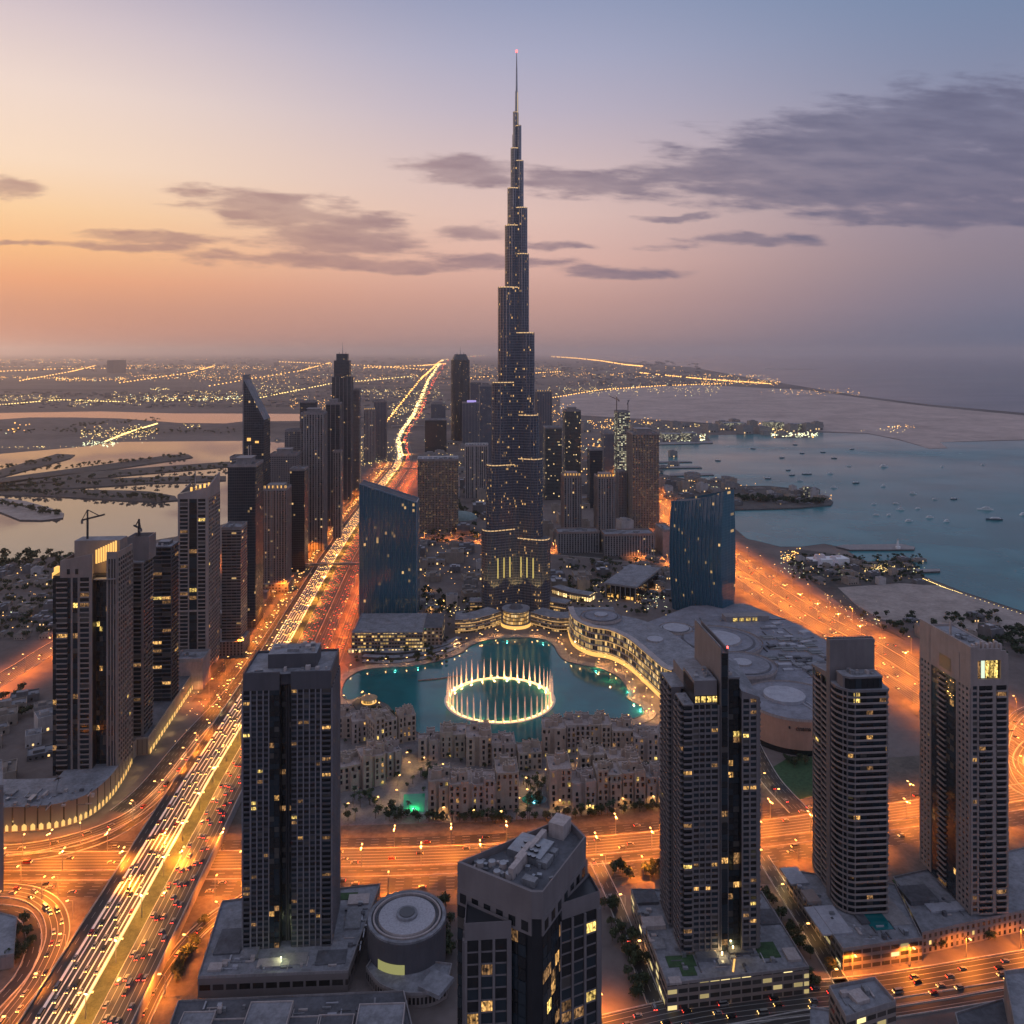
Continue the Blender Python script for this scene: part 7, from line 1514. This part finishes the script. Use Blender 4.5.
def palm_trunk(h):
    b = MB(); b.cyl(0, 0, .3, 0, h*.5, 0, 0, 7, r1=.22); b.cyl(0, 0, .22, h*.5, h+.1, 0, 0, 7, r1=.18); return b.mesh('trunk', BARK)
BROADT = [(trunk_mesh(2.6, .25, i), crown_mesh(i, 3.4, 5.0, 2.0, 210, i % 3)) for i in range(5)]; PALMT = [(palm_trunk(8), palm_mesh(i, 8, i % 2)) for i in range(3)]
rt = random.Random(21); NTREE = 0; rest_trees = []
def tree(p, label, group, palm=False, s=1.0):
    global NTREE
    if NTREE >= 300: rest_trees.append((p, s)); return
    NTREE += 1; t = empty('palm_tree' if palm else 'tree', p, rt.uniform(0, 6.28), label, 'palm tree' if palm else 'tree', group); a, c = rt.choice(PALMT if palm else BROADT); t.scale = (s*rt.uniform(.8, 1.25), s*rt.uniform(.8, 1.25), s*rt.uniform(.75, 1.3))
    link('trunk', a, t); link('crown', c, t)
def grove(pts, n, label, group, palm=.0, s=1.0, z=.2):
    for i in range(n):
        a = rt.uniform(0, len(pts)-1.001); k_ = int(a); f = a-k_; x = pts[k_][0]+(pts[k_+1][0]-pts[k_][0])*f; y = pts[k_][1]+(pts[k_+1][1]-pts[k_][1])*f; sp_ = pts[k_][2] if len(pts[k_]) > 2 else 2
        tree(P(x+rt.gauss(0, sp_), y+rt.gauss(0, sp_*.6), z), label, group, rt.random() < palm, s)
grove([(345, 819, 3), (440, 821, 2.5), (525, 822, 2), (600, 815, 2.5), (665, 808, 2)], 78, 'tree in the row between the sandstone houses and the crossing road', 'trees before the sandstone houses', .35)
grove([(527, 812, 5), (540, 795, 6), (530, 782, 5)], 18, 'tree in the blue-lit courtyard of the sandstone houses', 'courtyard trees', .5); grove([(398, 800, 3), (420, 780, 4), (436, 775, 3)], 12, 'palm or tree along the lane by the green pool', 'trees by the green pool', .6)
grove([(612, 905, 4), (625, 935, 6), (635, 970, 5), (640, 1005, 5)], 34, 'dark tree in the small park behind the foreground wedge tower', 'trees of the small park'); grove([(670, 868, 5), (645, 878, 4), (612, 872, 4)], 14, 'tree clump on the orange verge of the crossing road', 'trees on the orange verge', .2, 1.2)
grove([(672, 1000, 3), (740, 993, 3), (815, 985, 3)], 26, 'tree along the street front of the office podium', 'trees before the office podium', .3); grove([(845, 962, 3), (890, 958, 3), (930, 948, 3), (1000, 935, 3)], 26, 'tree along the front of the right podiums', 'trees before the right podiums', .2); grove([(760, 890, 3), (800, 945, 3), (835, 975, 2)], 18, 'tree in the dark strip between the two podiums', 'trees between the podiums')
grove([(442, 930, 3), (448, 960, 3), (440, 900, 2)], 12, 'tree between the ring-roofed drum and the wedge tower', 'trees beside the ring-roofed drum', 0, 1.1); grove([(210, 915, 2), (190, 955, 2), (172, 985, 2)], 14, 'tree along the edge of the car-park podium', 'trees beside the dipping ramp'); grove([(20, 925, 4), (26, 945, 4), (15, 965, 4)], 14, 'tree inside the loop ramp', 'trees inside the loop ramp')
grove([(350, 800, 6), (372, 806, 7), (395, 812, 5)], 16, 'tree in the garden left of the green pool', 'garden trees by the pool', .5); grove([(365, 660, 5), (400, 656, 5), (440, 650, 4)], 10, 'tree on the dark garden terraces by the lake', 'trees of the lake terraces', .3)
grove([(790, 760, 5), (805, 770, 4)], 8, 'tree on the lawn by the terracotta drum', 'trees by the terracotta drum'); grove([(130, 798, 3), (160, 768, 3), (195, 722, 3), (230, 672, 3), (262, 632, 3)], 40, 'tree along the left boulevard', 'trees of the left boulevard', .3)
grove([(380, 712, 4), (395, 722, 4), (400, 730, 3)], 12, 'tree on the dark lake peninsula', 'trees of the peninsula')
n0 = NTREE; NTREE = 300
for (x0, x1, y0, y1, n_, s_) in [(-10, 52, 575, 640, 120, 1.2), (120, 180, 560, 600, 40, 1.5), (0, 110, 556, 572, 70, 2), (790, 925, 556, 584, 300, .9), (560, 640, 560, 600, 60, 1.3), (430, 480, 515, 545, 50, 1.5), (350, 450, 640, 666, 70, .8), (425, 480, 595, 630, 60, .9), (555, 650, 575, 615, 80, .9), (640, 675, 560, 615, 40, .9), (130, 250, 600, 760, 160, .9), (345, 660, 738, 800, 90, .7), (250, 340, 540, 640, 120, 1.0), (380, 450, 590, 640, 60, 1.2), (975, 1024, 630, 660, 50, 1.6), (860, 1000, 615, 640, 60, 1.3), (0, 30, 690, 720, 20, 1.2), (440, 480, 480, 530, 40, 1.5)]:
    for i in range(n_): rest_trees.append((P(rt.uniform(x0, x1), rt.uniform(y0, y1), .2), s_*rt.uniform(.7, 1.3)))
for (xa, ya, xb, yb, n_) in [(0, 475, 188, 456, 60), (0, 487, 255, 465, 70), (0, 489.5, 220, 480, 60), (0, 492, 170, 500, 70), (0, 505, 60, 516, 40), (735, 500, 825, 503, 120), (-5, 470, 70, 457, 30), (0, 432, 240, 432, 90), (70, 427, 160, 420, 50)]:
    for i in range(int(n_*1.1)): f = rt.random(); rest_trees.append((P(xa+(xb-xa)*f, ya+(yb-ya)*f+rt.gauss(0, .9), 2.5), 1.5*rt.uniform(.6, 1.5)))
b = MB(); simple = [c for _, c in BROADT]
rest_trees = [q for q in rest_trees if q[0].y > 4000 or not (-84 < q[0].x-hw_x(q[0].y) < 90 or min((r_.xy-q[0].xy).length for r_ in RH) < 62)]
for p, s_ in rest_trees:
    me = rt.choice(simple); M_ = Matrix.Rotation(rt.uniform(0, 6.28), 3, 'Z'); far = p.y > 1400
    for f_ in list(me.polygons)[::(6 if far else 3)]:
        k_ = 1.9 if far else 1.5; c = f_.center; b.poly([p+M_ @ ((c+(me.vertices[v].co-c)*k_)*s_) for v in f_.vertices], 0)
tag(b.build('far_trees', [LEAF[0]]), 'far dark tree cover on the shores, islands and villa quarters', 'trees', kind='stuff')
# ================================================================== LOW HOUSES AND BLOCKS
HM = []
rh_ = random.Random(31)
hwall = [pbr('house_wall_'+n, c, .85) for n, c in (('grey', (.24, .225, .22)), ('sand', (.28, .235, .2)), ('white', (.4, .37, .36)), ('dark', (.13, .125, .13)))]
hroof = [pbr('house_roof_'+n, c, .9) for n, c in (('grey', (.2, .2, .215)), ('pale', (.34, .33, .34)), ('brown', (.19, .16, .14)))]
HOUSEL = emit('house_window_glow', (1, .62, .24), 1.6)
for i in range(10):
    b = MB(); w_, d_, h_ = rh_.uniform(12, 22), rh_.uniform(10, 18), rh_.choice((4, 7, 7, 10)); b.box(-w_/2, w_/2, 0, d_, 0, h_, 0, 1)
    for q in ((-w_/2, w_/2, 0, .4), (-w_/2, w_/2, d_-.4, d_), (-w_/2, -w_/2+.4, .4, d_-.4), (w_/2-.4, w_/2, .4, d_-.4)): b.box(*q, h_, h_+.9, 0)
    b.box(-w_*.3, w_*.1, d_*.3, d_*.7, h_+.01, h_+2.6, 0, 1); b.box(w_*.2, w_*.35, d_*.2, d_*.4, h_+.01, h_+1.2, 2)
    for j in range(int(w_/4)): b.box(-w_/2+1.5+j*4, -w_/2+3+j*4, -.05, .05, 1, 2.8, 3 if rh_.random() < .22 else 4, bottom=True)
    HM.append(b.mesh('low_house', [rh_.choice(hwall), rh_.choice(hroof), MECH, HOUSEL, GLASSD]))
houses = []
def rh_near(p): return min((q.xy-p.xy).length for q in RH) < 95 if p.y < 1500 else min((q.xy-p.xy).length for q in RH) < 60
def quarter(x0, x1, y0, y1, n_, label, group, s=1.0, rot=TH, avoid=()):
    for i in range(n_):
        px, py = rh_.uniform(x0, x1), rh_.uniform(y0, y1)
        if any(a <= px <= c and e_1 <= py <= f_ for a, c, e_1, f_ in avoid): continue
        p = P(px, py, .05); off = p.x-hw_x(p.y)
        if -82 < off < 88 or rh_near(p): continue
        if any(abs(p.x-h_[0].x) < 20*s and abs(p.y-h_[0].y) < 17*s for h_ in houses): continue
        houses.append((p, s*rh_.uniform(.7, 1.25), rot+rh_.choice((0, 0, pi/2, .2)), label, group))
quarter(-8, 54, 598, 640, 70, 'low pale house in the villa quarter left of the tower with the gold crown', 'villas at the left edge'); quarter(-8, 54, 566, 600, 40, 'low house in the villa quarter near the lagoon shore', 'villas by the lagoon', 1.2); quarter(-8, 50, 690, 780, 30, 'low grey house below the orange road at the left edge', 'low houses under the orange road', 1.3, rot=.5)
quarter(700, 770, 590, 612, 8, 'low block behind the mall roofs', 'low blocks behind the mall', 1.2); quarter(420, 482, 546, 588, 40, 'low grey roofed block left of the supertall tower', 'low blocks left of the supertall tower', 1.7); quarter(552, 640, 566, 592, 34, 'low dark roofed block right of the supertall tower', 'low blocks right of the supertall tower', 1.6)
quarter(425, 480, 592, 625, 24, 'low lit block between the two blue slabs and the terraces', 'low blocks by the terraces', 1.1); quarter(640, 672, 575, 612, 24, 'low block at the left foot of the curved blue tower', 'low blocks at the curved blue tower'); quarter(800, 925, 562, 585, 40, 'low house in the lit gardens on the right shore', 'houses of the right shore gardens', .9); quarter(870, 1000, 622, 660, 26, 'low house beyond the sand plot by the right highway', 'houses beyond the sand plot', 1.2)
quarter(345, 440, 604, 640, 14, 'low block left of the lit podium by the lake', 'low blocks by the left podium', 1.2); quarter(125, 250, 590, 770, 50, 'low block in the strip between the left towers and the boulevard', 'low blocks along the boulevard', 1.1); quarter(640, 700, 545, 610, 30, 'low roof between the supertall tower and the right highway', 'low roofs by the right highway', 1.1)
quarter(420, 500, 440, 535, 60, 'far low block in the centre quarter behind the supertall tower', 'far blocks of the centre', 2.2); quarter(535, 680, 455, 545, 90, 'far low block right of the supertall tower', 'far blocks to the right', 2.2); quarter(660, 735, 478, 500, 40, 'far low block on the promontory by the bay', 'far blocks on the promontory', 1.8); quarter(735, 826, 490, 506, 50, 'low hut on the breakwater island', 'huts on the breakwater', 1.4); quarter(560, 820, 425, 436, 70, 'far low port shed by the bay', 'port sheds', 3.0); quarter(250, 370, 440, 640, 90, 'low block at the feet of the left towers', 'low blocks under the left towers', 1.5); quarter(120, 240, 560, 660, 40, 'low block between the left towers and the lagoon', 'low blocks by the lagoon', 1.3); quarter(650, 700, 436, 443, 20, 'white port building on the quay', 'port buildings', 3)
houses.sort(key=lambda h_: h_[0].y); hb = MB()
for i, (p, s_, rz, lab, grp) in enumerate(houses):
    me = rh_.choice(HM)
    if i < 300: o = link('low_house', me, None, p, rz); o.scale = (s_, s_, s_*rh_.uniform(.8, 1.3)); tag(o, lab, 'house', grp)
    else:
        M_ = Matrix.Rotation(rz, 3, 'Z')
        for f_ in me.polygons: hb.poly([p+M_ @ (me.vertices[v].co*s_) for v in f_.vertices], (0, 1, 0, 3, 2)[f_.material_index])
if hb.f: tag(hb.build('far_houses', [hwall[0], hroof[0], GLASSD, HOUSEL]), 'far low houses and sheds', 'houses', kind='stuff')
t = empty('domed_hall', P(460, 524), 0, 'low domed green-grey roof behind the left edge of the supertall tower', 'hall'); b = MB(); b.cyl(0, 30, 38, 0, 8, 0, 0, 32); b.build('wall', CONC, t)
b = MB(); pr = (38, 8)
for r_, z_ in ((34, 13), (27, 17.5), (17, 20.5), (0.01, 22)): b.cyl(0, 30, pr[0], pr[1], z_, 0, 0, 32, r1=r_, top=False); pr = (r_, z_)
b.build('roof_dome', pbr('dome_green', (.16, .22, .21), .7), t)
t = empty('shell_hall', P(829, 565), .2, 'pale shell-roofed hall on the right shore by the long pier', 'hall')
for i in range(4): b = MB(); b.cyl(i*16-24, i % 2*8, 17, 0, 20-i*2, 0, 0, 20, r1=5, sx=.6); b.build('roof_shell', pbr('shell_white', (.5, .44, .45), .6) if i == 0 else MATS['shell_white'], t)
b = MB(); b.box(-36, 36, -8, 16, 0, 12); b.build('wall', WHITE, t)
t = empty('light_tower', P(898, 548.4, 3.5), 0, 'small white light tower on the tip of the long pier', 'light tower'); b = MB(); b.cyl(0, 0, 4.5, 0, 4, 0, 0, 12); b.cyl(0, 0, 2.2, 4, 16, 0, 0, 12, r1=1.6); b.build('shaft', WHITE, t); b = MB(); b.cyl(0, 0, 2.4, 16, 16.6, 0, 0, 12); b.cyl(0, 0, 1.4, 16.6, 19.5, 0, 0, 10, r1=.4); b.build('lantern', PALE, t)
t = empty('lit_kiosk', P(807, 497, 3.5), 0, 'bright lit tower house on the breakwater island', 'tower'); b = MB(); b.box(-6, 6, 0, 10, 0, 26); b.build('wall', FA['lit'], t); b = MB(); b.box(-7, 7, -1, 11, 26, 28); b.build('roof', PALE, t)
for px, py, w_ in ((690, 441, 60), (672, 442, 80), (735, 430, 110), (775, 429, 90), (800, 431, 80)):
    p = P(px, py); b = MB(); b.box(-w_/2, w_/2, 0, 60, 0, 34, 0, 1); tag(b.build('port_terminal', [FA['lit'], ROOF], loc=p), 'brightly lit port building across the bay', 'port building', 'lit port buildings across the bay')
# ================================================================== BOATS
def hull(L_, B_, Hh):
    b = MB(); n_ = 8; pr = None
    for i in range(n_+1):
        t_ = i/n_; w_ = B_/2*(1-t_**2.6)*(.82+.18*min(1, t_*4)); zt = Hh*(1+.35*t_*t_); x = L_*(t_-.5); st = [(x, -w_, zt), (x, -w_*.72, 0), (x, w_*.72, 0), (x, w_, zt)]
        if pr:
            for j in range(3): b.poly([pr[j], st[j], st[j+1], pr[j+1]])
            b.poly([pr[3], st[3], st[0], pr[0]])
        else: b.poly(st)
        pr = st
    return b
BW, BD, BG_ = WHITE, pbr('navy_hull', (.05, .06, .085), .5), pbr('boat_glass', (.02, .025, .03), .2)
def boat_kit(L_, B_, Hh, decks, hm_, mast):
    r = [('hull', hull(L_, B_, Hh).mesh('hull', hm_))]; b = MB(); z = Hh; g_ = MB()
    for i in range(decks):
        a, c = -.38*L_+i*.07*L_, (.22-.09*i)*L_; w_ = B_*(.36-.05*i); b.prism([(a, -w_), (c, -w_), (c+L_*.05, 0), (c, w_), (a, w_)], z+.01, z+2.1); g_.prism([(a+.3, -w_-.04), (c-.3, -w_-.04), (c+L_*.05, 0), (c-.3, w_+.04), (a+.3, w_+.04)], z+.9, z+1.6, bottom=True); z += 2.1
    r += [('cabin', b.mesh('cabin', WHITE)), ('window_band', g_.mesh('window_band', BG_))]
    if mast: b = MB(); b.bar((-L_*.05, 0, z), (-L_*.08, 0, z+mast), .16); b.bar((-L_*.2, 0, z+mast*.15), (-L_*.06, 0, z+mast*.2), .12); r.append(('mast', b.mesh('mast', METAL)))
    return r
KITS = {'launch': boat_kit(16, 5, 1.8, 1, BW, 4), 'dark': boat_kit(18, 5.5, 2, 1, BD, 5), 'cruiser': boat_kit(24, 6.5, 2.4, 2, BW, 5), 'yacht': boat_kit(46, 9, 3.4, 3, BW, 8), 'darkyacht': boat_kit(46, 9, 3.6, 2, BD, 9)}
rb_ = random.Random(12)
def boat(px, py, kit, label, group=None, s=1.0, rz=None):
    t = empty('yacht' if 'yacht' in kit else 'boat', P(px, py, .5), (rb_.uniform(-.5, .5)+rb_.choice((0, pi))) if rz is None else rz, label, 'yacht' if 'yacht' in kit else 'boat', group); s *= .78; t.scale = (s, s, s)
    for nm, me in KITS[kit]: link(nm, me, t)
boat(985, 510, 'yacht', 'largest white motor yacht anchored at the right of the bay', None, 1.0, -.25+pi); boat(994, 520, 'darkyacht', 'large dark-hulled yacht just below the biggest white yacht', None, 1.0, -.1+pi); boat(1023, 515, 'yacht', 'white yacht cut by the right edge of the picture', None, .8, .6); boat(884, 467, 'cruiser', 'white cruiser alone in the upper middle of the bay', None, 1.5, .1); boat(954, 499.5, 'dark', 'dark boat left of the largest white yacht', None, 1.3, .1); boat(856, 483.5, 'dark', 'dark-hulled launch in the middle of the bay', None, 1.5, .1)
for px, py in [(830, 474), (800, 481), (883, 486.5), (900, 510), (909, 521.5), (930, 518), (946, 522), (834, 488), (913, 494)]: boat(px, py, 'cruiser', 'small white cruiser among the boats moored in the bay', 'white cruisers moored in the bay', 1.0)
for px, py in [(849, 466.5), (874, 504.5), (896, 504), (918, 509), (876, 515.5), (889, 515.5), (935, 499.5), (983, 465), (942, 467)]: boat(px, py, 'launch', 'little white launch among the boats moored in the bay', 'white launches moored in the bay', 1.15)
for px, py in [(852, 449.5), (823, 452.5), (802, 453.5), (795, 445), (782, 458), (788, 470.5), (805, 474.5), (809, 474.5), (792, 475.5), (834, 458.5), (768, 479), (753, 449), (718, 461)]: boat(px, py, 'dark', 'small dark boat in the far part of the bay', 'dark boats far out in the bay', 1.35)
boat(877, 361.3, 'yacht', 'faint ship far out on the open sea', None, 4.5, 0)
